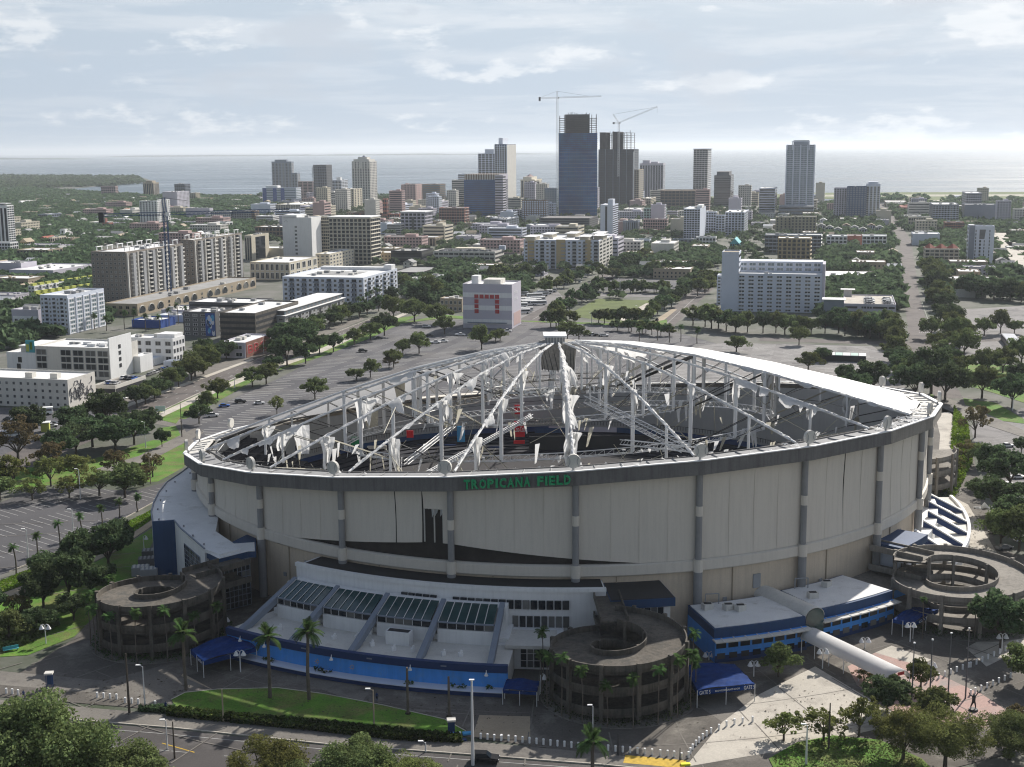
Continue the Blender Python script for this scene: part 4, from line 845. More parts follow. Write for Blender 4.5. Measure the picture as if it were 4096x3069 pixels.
q=b+(b-a).normalized()*.12; e=MB(); dd=(b-a).normalized(); ss=Vector((dd.y,-dd.x,0)); e.add([q+ss*-.9+Vector((0,0,4.1)),q+ss*.9+Vector((0,0,4.1)),q+ss*.9+Vector((0,0,4.8)),q+ss*-.9+Vector((0,0,4.8))],[(0,1,2,3)]); e.build('red_sign','red',TN)
# ---- gate tents
def tent(lab,pts,zt,drop,texts=None,ridge=.3):
    o=empty('gate_tent',(pts[0].x,pts[0].y,0),0,lab,'tent'); O=Vector((pts[0].x,pts[0].y,0)); P=[p.xy.to_3d()-O for p in pts]
    n=8; rows=[]
    for i in range(n+1):
        a=P[0].lerp(P[3],i/n); b=P[1].lerp(P[2],i/n); rows.append([a.lerp(b,j/n)+Vector((0,0,zt+ridge*math.sin(math.pi*j/n)**.8+.12*math.sin(i*2.1+j))) for j in range(n+1)])
    MB().grid(rows).build('tent_roof','tent',o)
    for a,b in ((0,1),(1,2),(2,3),(3,0)):
        A,B=P[a],P[b]; mb=MB(); mb.add([A+Vector((0,0,zt-drop)),B+Vector((0,0,zt-drop)),B+Vector((0,0,zt+.05)),A+Vector((0,0,zt+.05))],[(0,1,2,3)]); v=mb.build('valance','tent',o)
    for k in range(4):
        for f_ in (0,.5):
            q=P[k].lerp(P[(k+1)%4],f_); MB().tube((q.x,q.y,.1),(q.x,q.y,zt),.08,n=5).build('leg','steel',o)
    if texts:
        A,B=P[texts[0]],P[texts[1]]; dr=(B-A); nn=Vector((dr.y,-dr.x,0)).normalized()
        for s,f_,w_,h_ in texts[2]:
            q=A.lerp(B,f_)+nn*.06+Vector((0,0,zt-drop/2)); txt(s,o,q,w_*dr.length,h_,'white',math.atan2(dr.y,dr.x),'lettering',.01)
    return o
tq=lambda L_,z: [gp('d',u,v,z) for u,v in L_]
tent('royal blue gate tent with white GATE lettering beside the middle spiral ramp',[gp('P',1505,1080,3.4),gp('P',1945,1030,3.4),gp('P',1790,840,4.4),gp('P',1400,850,4.4)],3.6,1.,(0,1,[('GATE 5',.13,.19,.75),('BUDWEISER DRAFT ROOM',.52,.42,.34),('GATE 5',.9,.19,.75)]))
tent('royal blue gate tent between the leftmost ramp and the blue wall',[gp('N',1750,745,3.6),gp('N',2209,625,3.6),gp('N',2050,490,3.6),gp('N',1640,640,3.6)],3.6,.9,(3,0,[('GATE 4',.75,.35,.6)]))
tent('small royal blue gate tent between the bright blue wall and the middle ramp',[gp('P',20,1070,3.),gp('P',280,1085,3.),gp('P',300,1000,3.),gp('P',50,985,3.)],3.,.6)
tent('royal blue gate tent in front of the rightmost spiral ramp',[gp('R',1110,565,3.4),gp('R',1300,460,3.4),gp('R',1110,420,4.),gp('R',950,515,4.)],3.6,.8,(0,1,[('GATE 6',.5,.6,.6)]))
# ---- spiral ramps
def ramp(lab,x,y,ro,ri,zt,turns,a0,dirn,bridge,mm='concdark'):
    o=empty('spiral_ramp',(x,y,0),0,lab,'spiral ramp'); n=int(turns*48); pitch=(zt)/turns
    def P(r,i,dz=0): a=a0+dirn*2*math.pi*i/48; return Vector((r*math.cos(a),r*math.sin(a),.25+zt*i/n+dz))
    def helix(name,r0,r1,d0,d1,m_): 
        rows=[[P(r0,i,d0),P(r1,i,d0),P(r1,i,d1),P(r0,i,d1),P(r0,i,d0)] for i in range(n+1)]; return MB().grid(rows).build(name,m_,o)
    helix('deck',ri,ro,-.35,0,mm); helix('outer_parapet',ro-.28,ro,-.6,1.15,mm); helix('inner_parapet',ri,ri+.25,-.5,1.1,mm)
    for j in range(12):
        a=a0+2*math.pi*j/12+.1; zz_=zt; 
        best=0
        for i in range(n+1):
            if abs(((a0+dirn*2*math.pi*i/48)-a+math.pi)%(2*math.pi)-math.pi)<.14: best=max(best,P(ro,i).z)
        c_=Vector(((ro+.15)*math.cos(a),(ro+.15)*math.sin(a),0)); MB().box(c_.x,c_.y,.1,.75,.75,best+1.3,a).build('column',mm,o)
        if j%2==0: MB().box((ri-.1)*math.cos(a),(ri-.1)*math.sin(a),.1,.6,.6,best+.9,a).build('column',mm,o)
    bx,by=bridge; e=Vector((bx-x,by-y,0)); L_=e.length; e/=L_; s=Vector((e.y,-e.x,0)); st=ro*.55; c_=e*(st+L_)/2
    for lv,zz_ in enumerate([zt-.1-pitch*k for k in range(int(turns)+0)]):
        if zz_<1: continue
        MB().box(c_.x,c_.y,zz_-.1,L_-st,5.6,.4,math.atan2(e.y,e.x)).build('landing_deck',mm,o)
        for q in (-1,1): MB().box(c_.x+s.x*q*2.7,c_.y+s.y*q*2.7,zz_+.3,L_-st,.25,1.,math.atan2(e.y,e.x)).build('landing_parapet',mm,o)
    # planting bed round the foot
    mb=MB(); rr=random.Random(int(x)); 
    for q in range(2600):
        a=rr.uniform(0,2*math.pi); r=ro+rr.uniform(-1.2,1.9); c_=Vector((x+r*math.cos(a),y+r*math.sin(a),.1+rr.random()**1.5*1.5)); 
        mb.add([c_+Vector((rr.uniform(-.3,.3),rr.uniform(-.3,.3),rr.uniform(-.2,.3))) for _ in range(3)],[(0,1,2)])
    T(mb.build('shrub_bed','hedgemat'),'bed of low dark shrubs round the foot of the '+lab.split(' spiral')[0]+' spiral ramp','shrubs',kind='stuff')
    MB().tube((0,0,.05),(0,0,.22),ro+2.1,ro+2.1,40).build('planting_kerb','pave',o)
    return o
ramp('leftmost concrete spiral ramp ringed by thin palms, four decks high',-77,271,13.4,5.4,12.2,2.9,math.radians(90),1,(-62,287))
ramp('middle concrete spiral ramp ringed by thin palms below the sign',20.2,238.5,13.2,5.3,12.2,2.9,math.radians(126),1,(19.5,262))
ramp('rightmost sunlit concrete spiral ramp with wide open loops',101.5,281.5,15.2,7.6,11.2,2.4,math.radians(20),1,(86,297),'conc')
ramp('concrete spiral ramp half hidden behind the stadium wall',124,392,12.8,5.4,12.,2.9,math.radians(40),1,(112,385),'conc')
# ---- white and navy stepped building at the right flank
FB=empty('flank_building',(0,0,0),0,'white building with navy sloping ribs and a curved white edge on the sunny flank','building')
wall_arc('wall','white',FB,98,106,54,86,0,8); wall_arc('terrace','offwhite',FB,106,114,56,88,0,4.2); wall_arc('curved_edge','white',FB,113.7,114.5,56,88,3.2,4.9)
for t in (58,63.5,69,74.5,80):
    tt=math.degrees(.6/112); A=[W(103.5,t-tt,10.),W(103.5,t+tt,10.),W(113.8,t+tt,4.8),W(113.8,t-tt,4.8)]; B=[p-Vector((0,0,1.7)) for p in A]
    MB().add(A+B,[(0,1,2,3),(7,6,5,4),(0,4,5,1),(1,5,6,2),(2,6,7,3),(3,7,4,0)]).build('sloping_rib','white',FB); 
    MB().add([p+Vector((0,0,-.1)) for p in (W(103.6,t-tt*1.3,9.7),W(113.9,t-tt*1.3,4.5),W(113.9,t-tt*1.3,3.2),W(103.6,t-tt*1.3,8.))],[(0,1,2,3)]).build('navy_rib_side','navy',FB)
LB=empty('flank_tower',(0,0,0),0,'pale block with navy balcony box beneath the fabric wall by the right ramp','building')
wall_arc('wall','bluewhite',LB,98,108.5,45.5,52,0,10.2,4); wall_arc('navy_fascia','navy2',LB,98,109.5,45.3,53,10.2,12,4); wall_arc('low_roof','conc',LB,100,113,38.4,45,4.6,5.2,4); wall_arc('low_wall','skyblue',LB,100,112,38.4,45,.1,4.6,4)
for i in range(6): wall_arc('window','glass',LB,108.4,108.7,47+.8*i,47.6+.8*i,7,10,1)
# ================================================================ CITY BUILDINGS
def unit_window(frame,glass,mull=True):
    mb=MB(); mb.box(0,.02,-.5,1,.04,1,0,1)
    for x in (-.47,.47): mb.box(x,-.03,-.5,.06,.1,1,0,0)
    for z in (-.5,.44): mb.box(0,-.03,z,.88,.1,.06,0,0)
    if mull: mb.box(0,-.02,-.44,.05,.08,.88,0,0)
    return mesh_of(mb,'window',[frame,glass])
WM={('white','glass'):unit_window('white','glass'),('cream','glass'):unit_window('cream','glass')}
def wmesh(fr,gl):
    if (fr,gl) not in WM: WM[(fr,gl)]=unit_window(fr,gl)
    return WM[(fr,gl)]
UB={}
def ubox(m):
    if m not in UB: UB[m]=mesh_of(MB().box(0,0,-.5,1,1,1),'block',m)
    return UB[m]
BLD=[]
def bld(c,uL,uC,uR,vb,vt,label,wall='white',nf=8,bf=6,bs=4,style='punch',roof='whiteroof',frame='white',glass='glass',name='building',hvac=4,dmax=70,ww=.55,wh=.55,par=.9,slab=None,th=TH,d=None,side=None,h=None,group=None,cat='building',top=0.,rows0=0):
    xl,_=Q(c,uL,vb); xc,yb=Q(c,uC,vb); P=G(xc,yb); ux,uy=math.cos(th),-math.sin(th); vx,vy=math.sin(th),math.cos(th)
    lo,hi=0,500
    for _ in range(40):
        m=(lo+hi)/2
        if PX(P.x-ux*m,P.y-uy*m,0)[0]>xl: lo=m
        else: hi=m
    w=lo
    if d is None:
        if uR is None or uR<=uC: d=min(dmax,max(14,w*.5))
        else:
            xr=Q(c,uR,vb)[0]; lo,hi=0,dmax
            for _ in range(40):
                m=(lo+hi)/2
                if PX(P.x+vx*m,P.y+vy*m,0)[0]<xr: lo=m
                else: hi=m
            d=max(12,lo)
    if h is None: h=ZH(P.x,P.y,Q(c,uC,vt)[1])
    h=max(h,3.5)
    O=(P.x-ux*w,P.y-uy*w,0); o=empty(name,O,-th,label,cat,group); BLD.append((o,w,d,h)); dist=P.y
    a,b=uv(O[0],O[1]); OCC.append((a-2,a+w+2,b-2,b+d+2))
    MB().box(w/2,d/2,0,w,d,h-.02).build('wall',wall,o); MB().box(w/2,d/2,h-.02,w-.7,d-.7,.14).build('roof',roof,o)
    if par:
        mb=MB()
        for x,y,sx,sy in ((w/2,.17,w,.34),(w/2,d-.17,w,.34),(.17,d/2,.34,d-.68),(w-.17,d/2,.34,d-.68)): mb.box(x,y,h-.021,sx+.02*(sx>sy),sy,par)
        mb.build('parapet',wall,o)
    fh=(h-rows0-top)/nf
    near=dist<1150
    if not near and style in('punch','balc'): ww=min(.82,ww*1.3); wh=min(.72,wh*1.2)
    def face(which,n,kind,joined):
        Lf=w if which in 'fb' else d
        if n<=0: return
        def pos(s,z,out=.0):
            if which=='f': return (s,-out,z),0.
            if which=='b': return (Lf-s,d+out,z),math.pi
            if which=='r': return (w+out,s,z),math.pi/2
            return (-out,Lf-s,z),-math.pi/2
        J=MB(); bw=Lf/n
        def put(s,z,sw,sh,mm,out,dep,nm,mesh=None):
            p,rz=pos(s,z,out)
            if joined: J.box(p[0],p[1],z-sh/2,sw,dep,sh,rz)
            elif mesh: inst(mesh,nm,o,p,rz,(sw,1.,sh))
            else: inst(ubox(mm),nm,o,p,rz,(sw,dep,sh))
        if kind=='ribbon':
            for j in range(nf): 
                z=rows0+fh*(j+.52); put(Lf/2,z,Lf*.97,fh*wh*.85,glass,.02,.16,'window_strip')
        elif kind=='fins':
            for i in range(n): 
                put(bw*(i+.5),rows0+(h-rows0)/2-.5,bw*ww,(h-rows0)*.93,glass,.02,.14,'window_strip')
            for j in range(1,nf): 
                if slab: put(Lf/2,rows0+fh*j,Lf*.98,fh*.22,slab,.08,.2,'spandrel')
        elif kind=='slab':
            for i in range(n):
                for j in range(nf): put(bw*(i+.5),rows0+fh*(j+.5),bw*.8,fh*.62,glass,.02,.14,'window')
            if not joined:
                for j in range(1,nf+1): 
                    p,rz=pos(Lf/2,rows0+fh*j-.1,.5); inst(ubox(slab or 'white'),'balcony_slab',o,p,rz,(Lf*.98,1.3,.25))
        elif kind=='balc':
            for i in range(n):
                bal=i%2==1
                for j in range(nf):
                    z=rows0+fh*(j+.5)
                    put(bw*(i+.5),z,bw*(.72 if bal else ww*.8),fh*(.72 if bal else wh),glass,.02,.14,'window',None if (bal or joined) else wmesh(frame,glass))
                    if bal and not joined:
                        p,rz=pos(bw*(i+.5),z-fh*.32,.75); inst(ubox(slab or wall),'balcony',o,p,rz,(bw*.85,1.5,fh*.3))
        elif kind!='blank':
            for i in range(n):
                for j in range(nf):
                    put(bw*(i+.5),rows0+fh*(j+.52),bw*ww,fh*wh,glass,.03,.14,'window',wmesh(frame,glass) if near and not joined else None)
        if J.v: J.build('window_panes','glassfar' if glass=='glass' else glass,o,kind='stuff')
    sd=side or style
    ntot=(bf+bs)*nf
    far=dist>1150 or ntot>300
    face('f',bf,style,far and style in('punch','balc','slab')); face('r',bs,sd,far and sd in('punch','balc','slab')); face('l',bs,'ribbon' if sd in('ribbon','fins') else 'punch',True)
    if far and style in('balc','slab'):
        mb=MB()
        for j in range(1,nf+1): mb.box(w/2,-.45,rows0+fh*j-.3,w*.96,.9,.28); mb.box(w+.45,d/2,rows0+fh*j-.3,.9,d*.9,.28)
        mb.build('balcony_slabs',slab or wall,o,kind='stuff')
    rr=random.Random(int(abs(P.x)*7+P.y))
    for _ in range(hvac):
        s=rr.uniform(1.2,3.2); inst(ubox(rr.choice(['offwhite','grey','roofgrey'])),'roof_unit',o,(w*rr.uniform(.15,.85),d*rr.uniform(.2,.8),h+.12+s*.3),0,(s*1.3,s,s*.6))
    return o,w,d,h
def add(r,x,y,sx,sy,z0,z1,mm,nm): # block in building-local coordinates, fractions of w,d
    o,w,d,h=r; return MB().box(w*x,d*y,z0,w*sx if sx<=1 else sx,d*sy if sy<=1 else sy,z1-z0).build(nm,mm,o)
# --- left group
r=bld('A',-110,88,128,1090,700,'tall white tower with balcony slabs cut by the left edge','white',20,6,3,'fins','whiteroof',hvac=1,side='slab',name='tower'); add(r,.5,.5,.9,.8,r[3]+2.5,r[3]+3.,'white','roof_canopy'); add(r,.5,.5,.5,.5,r[3],r[3]+2.5,'grey','roof_core')
bld('A',-150,95,165,1130,1020,'white podium below the tower at the left edge','white',4,10,4,hvac=3)
bld('A',875,1000,1016,615,530,'pink brick block on the distant shore','pink',6,7,3,'punch',hvac=1)
r=bld('A',1240,1330,1378,628,500,'tan ribbed tower on the distant left shore','tan',11,6,5,'fins',hvac=1,name='tower'); add(r,.5,.5,.6,.6,r[3],r[3]+5,'tan','roof_core')
bld('A',1410,1535,1640,748,580,'lilac slab tower with dotted white right side','lilac',15,1,9,'blank',side='punch',ww=.4,wh=.4,name='tower')
bld('A',1510,1600,1648,640,512,'dark stepped tower behind the lilac slab','slate',10,5,4,'slab',name='tower'); bld('A',1640,1690,1730,660,590,'small cream stepped block beside the lilac slab','cream',7,3,3,'slab')
bld('A',1213,1365,1372,880,660,'white tower with dark porthole windows, left half of the pair','white',13,6,3,'punch',ww=.34,wh=.5,name='tower',hvac=2); bld('A',1368,1440,1456,872,648,'white tower with dark windows, right half of the pair','white',13,3,2,'punch',ww=.34,wh=.5,name='tower')
bld('A',1605,1812,1818,820,722,'long grey windowless block beside the porthole block','lilac',5,1,1,'blank',hvac=5); bld('A',1818,1990,2003,850,748,'white block with rows of round dark windows','white',5,10,2,ww=.45); bld('A',2003,2170,2212,850,745,'brownish grey block with small windows beyond the brown apartments','grey',6,8,4,ww=.4)
bld('A',330,410,532,835,775,'slate blue house block among trees','slate',3,5,6,hvac=2); bld('A',1840,1950,2010,900,845,'low white shed block behind the trees','white',2,4,2)
bld('A',150,400,545,1165,1085,'old tan brick block with arched windows','tan',3,9,5,'punch',frame='cream',hvac=3)
bld('A',765,900,985,1025,975,'low white block with tilted awning among trees','offwhite',2,6,3); bld('A',1070,1250,1268,965,938,'low cream flat roofed block among trees','cream',2,8,2)
bld('A',-60,190,325,1325,1200,'lilac stepped mall block at the left edge','lilac',3,2,3,'blank',hvac=5); bld('A',85,465,820,1350,1262,'long low lilac mall with white roof','lilac',2,6,5,'blank',hvac=8,dmax=120)
bld('A',425,455,575,1050,975,'cream church hall beside the red roofed hall','cream',2,2,6,'punch')
# church with mission gable
def gable(c,uL,uC,uR,vb,vt,label,wall,roofm,rise=.4,name='house',cat='house',dmax=30,d=None,nwin=4,group=None):
    r=bld(c,uL,uC,uR,vb,vt,label,wall,2,nwin,nwin,'punch',hvac=0,par=0,name=name,cat=cat,dmax=dmax,d=d,group=group); o,w,d_,h=r; k=w*rise
    mb=MB(); e=.5; V=[(-e,-e,h),(w+e,-e,h),(w+e,d_+e,h),(-e,d_+e,h),(w/2,-e,h+k),(w/2,d_+e,h+k)]; mb.add(V,[(0,1,4),(3,5,2),(1,2,5,4),(0,4,5,3),(0,3,2,1)]); mb.build('gable_roof',roofm,o); return r
gable('A',345,395,485,1020,978,'red tiled hall beside the white mission church','offwhite','redroof',.3,name='hall',cat='hall'); gable('A',175,235,300,1065,1010,'yellow gabled house beside the tower podium','yellow','tan',.45); gable('A',488,520,545,1110,1060,'narrow white gabled house with dark windows','offwhite','roofgrey',.5)
r=bld('A',495,590,632,990,950,'white mission style church with stepped belfry','white',2,3,3,name='church',cat='church'); o,w,d_,h=r; MB().box(w*.4,d_*.4,h,w*.45,d_*.4,7).build('belfry','white',o); MB().box(w*.4,d_*.4-d_*.2-.05,h+2,w*.12,.2,3).build('window','blackish',o)
r=bld('A',890,940,962,905,850,'dark brick church with square tower among trees','redbrick',2,3,2,name='church',cat='church'); o,w,d_,h=r; MB().box(w*.15,d_*.3,0,5,5,h+7).build('tower','redbrick',o)
gable('A',985,1190,1210,775,755,'long red roofed hall in the wooded quarter','brick','redroof',.15,name='hall',cat='hall')
# lime townhouses
for i in range(9):
    for j in (0,1):
        u=250+i*62+j*30; v=1395-i*9+j*72-(0 if j==0 else 6)
        if u+60>830: continue
        r=bld('A',u,u+52,u+60,v+ (60 if i>3 else 90),v,'lime and white townhouse in the stepped rows behind the white hotel','lime' if j else 'white',3,2,2,'punch',d=11,hvac=0,name='townhouse',cat='house',group='lime townhouses in two stepped rows',par=.5); add(r,.5,.3,.4,.5,r[3],r[3]+2.2,'lime','stair_hood')
# white hotel
r=bld('E',368,600,915,408,88,'white eight storey block with grouped windows and corner balconies','bluewhite',9,7,5,'balc',side='blank',name='hotel',cat='hotel',hvac=5,par=1.4,dmax=80); o,w,d_,h=r
for i in range(5):
    inst(ubox('bluewhite'),'pilaster',o,(w+.25,d_*(i+.04)/5,h/2),0,(.5,.8,h*.98))
    for j in range(8): inst(wmesh('white','glasspale'),'window',o,(w+.05,d_*(i+.55)/5,h*(j+.72)/8.6),math.pi/2,(d_/5*.62,1,h/8.6*.62))
for j in range(9): inst(ubox('white'),'band',o,(w+.12,d_/2,h*(j+.2)/8.6),0,(.25,d_*.99,.3))
bld('E',110,340,372,365,205,'lilac flat roofed store left of the white hotel','lilac',2,5,2,'blank',dmax=50); bld('E',120,330,345,365,262,'small white bungalow block in front of the lilac store','white',2,4,1,'punch',d=10)
bld('E',1140,1390,1400,352,295,'low royal blue store near the palms','blue',1,3,1,'blank',d=18); bld('E',1395,1600,1615,270,205,'lilac block beside the mural corner','lilac',2,3,1,'blank',d=25); bld('E',1365,1580,1640,300,262,'pale low annexe under the lilac block','bluewhite',1,3,2,'blank',d=14)
# brown brick apartments with podium
pod=bld('A',905,1190,2210,1650,1555,'long arcaded podium of the brown apartment towers','tan',2,5,2,'punch',side='blank',hvac=6,dmax=190,frame='tan',roof='roofgrey'); o,w,d_,h=pod
for i in range(15):
    c_=d_*(i+.5)/15; big=i%4!=3
    for j in ((0,) if big else (0,1)):
        if big:
            hh=h*.62; mb=MB(); k=10; r_=d_/15*.3; pts=[(w+.06,-r_,0),(w+.06,r_,0)]+[(w+.06,r_*math.cos(a),hh-r_+r_*math.sin(a)) for a in [math.pi*q/k for q in range(k+1)]]
            q=MB(); q.add(pts,[tuple(range(len(pts)))]); a=q.build('arched_window','glass',o); a.location=(0,c_,1.5)
            t_=MB(); t_.path([(w+.16,r_*1.12*math.cos(x),hh-r_+r_*1.12*math.sin(x)) for x in [math.pi*q/k for q in range(k+1)]],.3,4); t_=t_.build('arch_trim','offwhite',a)
        else:
            for z in (.3,.7): inst(wmesh('offwhite','glass'),'window',o,(w+.05,c_,h*z),math.pi/2,(2.2,1,h*.25))
r1=bld('A',813,1112,1600,1585,1105,'brown balconied apartment tower, nearest block with white roof frames','beigebrown',13,8,14,'punch',side='balc',slab='offwhite',frame='offwhite',hvac=5,dmax=95,name='apartment_tower',cat='tower',ww=.45)
r2=bld('A',1580,1690,2105,1440,1000,'brown balconied apartment tower, farther block of the pair','beigebrown',13,3,13,'punch',side='balc',slab='offwhite',frame='offwhite',hvac=5,dmax=110,name='apartment_tower',cat='tower',ww=.45)
for rr_,n in ((r1,6),(r2,5)):
    o,w,d_,h=rr_
    for i in range(n):
        for x in (.1,.9):
            f=MB(); yy=d_*(i+.5)/n; 
            for q in (-1,1): f.box(w*x,yy+q*3.2,h+.9,.5,.5,2.6)
            f.box(w*x,yy,h+3.5,1.2,7.4,.5); f.build('roof_frame','white',o)
        inst(ubox('offwhite'),'pilaster',o,(w+.5,d_*i/n+1.2,h/2),0,(1.0,1.0,h)); inst(ubox('grey'),'bay_projection',o,(w+.9,d_*(i+.62)/n,h/2),0,(1.8,3.4,h*.97))
# dark grey U block with white roofs and blue mural
gb=bld('E',1588,1865,1900,425,225,'slate grey corner block with tall blue mural','darkgrey',5,4,1,'punch',hvac=4,d=22,frame='white',name='apartment_block'); o,w,d_,h=gb
MB().box(w-3.2,-.15,.5,6.,.3,h-.4).build('blue_mural','blue',o)
for k in range(26):
    rr=random.Random(k); q=MB(); cx2,cz=w-3.2+rr.uniform(-2,2),rr.uniform(2,h-2); rd=rr.uniform(.4,1.5); q.add([(cx2+rd*math.cos(t)*.8,-.32-.003*k,cz+rd*math.sin(t)*1.4) for t in [2*math.pi*i/9 for i in range(9)]],[tuple(range(9))]); q.build('mural_patch',rr.choice(['cyan','bluewhite','skyblue','navy2','bluewhite']),o)
bld('E',1905,2212,2260,480,235,'open sided dark parking deck beside the blue mural','concdark',5,4,2,'ribbon',glass='blackish',d=60,hvac=3,name='parking_deck',roof='whiteroof')
r=bld('F',48,305,818,745,585,'dark grey apartment block with long white roof facing the avenue','grey',5,4,16,'punch',side='punch',frame='offwhite',roof='whiteroof',hvac=9,dmax=130,name='apartment_block',par=.5); o,w,d_,h=r
add(r,.5,.5,.9,.94,h,h+3.6,'darkgrey','upper_storey'); MB().box(w/2,d_/2,h+3.6,w*.94,d_*.97,.35).build('upper_roof','whiteroof',o); MB().box(w/2,d_/2,h+.9,w+1.6,d_+1.6,.3).build('eave','white',o)
for i in range(16): inst(ubox('glasspale'),'upper_window',o,(w*.95+.02,d_*(i+.5)/16.5,h+2.2),0,(.12,1.8,1.3))
for i in range(6): inst(ubox('blackish'),'balcony_recess',o,(w+.06,d_*(i+.4)/6,h*.5),0,(.2,2.6,h*.92))
bld('F',-520,60,420,620,470,'white roofed rear wing of the grey apartment block','darkgrey',4,8,4,'ribbon',side='blank',d=26,hvac=8,roof='whiteroof')
# blue and white apartments
r=bld('F',288,985,1275,492,250,'white and blue balconied apartment block facing the avenue','bluewhite',6,13,9,'balc',side='balc',slab='slate',frame='offwhite',hvac=8,dmax=95,name='apartment_block'); o,w,d_,h=r
add(r,.45,.5,.6,.4,h-3.,h+.25,'roofgrey','courtyard'); add(r,.93,.93,.1,.12,h,h+4,'white','stair_tower'); add(r,.5,.93,.9,.1,h,h+2.2,'white','rear_parapet_block')
for i in (1,3,5,7,9,11): inst(ubox('slate'),'blue_bay',o,(w*(i+.5)/13,-.12,h*.42),0,(w/13*.25,.5,h*.84))
# cream office blocks, L apartment
r=bld('B',290,540,560,1150,805,'tall blank white slab end with arched recess of the cream apartments','white',10,1,1,'blank',hvac=3,d=25,name='apartment_tower',cat='tower'); o,w,d_,h=r; MB().box(w*.25,d_*.5,h,w*.5,d_,3).build('roof_core','white',o)
for j in range(8): inst(wmesh('white','glass'),'window',o,(w*.46,-.03,h*(j+1.2)/10.5),0,(2.6,1,2.2))
MB().path([(w*.13+1.6*math.cos(t),-.1,h*.9+1.6*math.sin(t)) for t in [math.pi*i/8 for i in range(9)]],.15,4).build('arch_trim','grey',o)
bld('B',540,690,705,1130,795,'cream apartment tower middle wing with tight window grid','cream',12,9,1,'punch',hvac=3,d=22,frame='white',name='apartment_tower',cat='tower',ww=.6); 
r=bld('B',690,1048,1132,1205,808,'cream apartment tower right wing with deep dark balconies','cream',12,10,5,'balc',side='punch',slab='offwhite',frame='white',hvac=5,dmax=40,name='apartment_tower',cat='tower',ww=.7); o,w,d_,h=r; MB().box(w/2,d_/2,h+.9,w+1.4,d_+1.4,.8).build('cornice','white',o)
bld('B',5,345,590,1340,1195,'cream parking block with tall dark openings','cream',2,8,5,'punch',side='punch',frame='white',glass='glass',hvac=3,dmax=60,wh=.8,ww=.62); bld('B',570,690,915,1262,1120,'cream four storey wing with regular small windows','cream',5,3,8,'punch',frame='white',dmax=60,hvac=5)
bld('B',-40,20,38,1170,960,'cream striped block at the end of the brown apartments','cream',8,3,1,'fins',d=40)
bld('B',1218,1482,1582,1200,1095,'black glass office block behind palms','blackish',3,7,3,'ribbon',roof='roofgrey',hvac=5,dmax=50,frame='slate'); r=bld('B',1215,1480,1700,1320,1280,'low dark canopied car port beside black office','blackish',1,3,3,'blank',roof='roofgrey',hvac=0,dmax=60,d=55)
r=bld('B',1585,2112,2192,1205,1100,'long white open parking garage with cars on the roof','offwhite',3,12,4,'ribbon',glass='blackish',roof='asphaltpale',hvac=0,dmax=60,name='parking_garage'); o,w,d_,h=r; GAR1=r
for i in range(13): inst(ubox('offwhite'),'pier',o,(w*i/12,-.25,h/2),0,(.7,.5,h+.6))
add(r,.5,.6,.45,.4,h,h+2.6,'cream','stair_block'); add(r,.98,.95,.1,.1,h,h+4,'bluewhite','stair_tower')
bld('B',1350,1600,1665,1042,975,'tan pavilion with white slab roof and slim columns','tan',2,10,8,'fins',roof='whiteroof',hvac=0,dmax=50); bld('B',1180,1300,1315,940,862,'curved striped parking deck beside the office with blue glass slot','offwhite',4,1,1,'ribbon',glass='blackish',hvac=0,d=25); bld('B',1125,1180,1186,940,848,'pale blue block beside the striped parking deck','bluewhite',4,2,1,'blank',d=20)
r=bld('B',1303,1512,1578,935,760,'grey office block with white cornice and dark central slot','lilac',6,6,6,'punch',frame='white',hvac=2,dmax=40); o,w,d_,h=r; MB().box(w/2,-.1,0,w*.1,.4,h*.8).build('glass_slot','glass',o); MB().box(w/2,d_/2,h+.9,w+2,d_+2,1).build('cornice','white',o)
bld('B',1633,1850,1892,862,718,'red brick apartment block with white balcony columns','redbrick',6,10,3,'balc',slab='offwhite',hvac=3); bld('B',1575,1640,1690,905,835,'small tan church block with stepped gable','tan',2,3,3)
bld('B',-5,45,55,850,745,'narrow brown block beside the white deck','brown',6,3,1,d=15); bld('B',55,200,206,850,790,'white parking deck with slot openings','white',4,1,1,'ribbon',glass='blackish',d=25); 
r=bld('B',45,290,300,990,885,'dark low block with white roof edge behind the cream slab','brown',3,8,1,'punch',hvac=2,d=30)
bld('B',40,290,302,1140,1070,'cream flat block with louvred recess','cream',2,4,1,'blank',d=30,hvac=3)
bld('B',225,440,700,795,690,'cream and grey mid rise block with many small balconies','cream',6,10,14,'slab',side='slab',slab='white',dmax=110,hvac=8)
gable('B',885,1150,1160,805,762,'long dark red roofed church nave','redbrick','brown',.12,name='church',cat='church',d=30); r=bld('B',1148,1182,1190,810,640,'dark red square church tower','redbrick',5,2,2,'punch',d=9,hvac=0,name='church_tower',cat='tower',frame='tan')
bld('B',1185,1290,1300,830,770,'small brick church hall beside the red tower','redbrick',2,5,1,d=20); gable('B',1395,1470,1480,760,730,'red gabled roof peeping above the office block','pink','redroof',.5,name='hall',cat='hall',d=15)
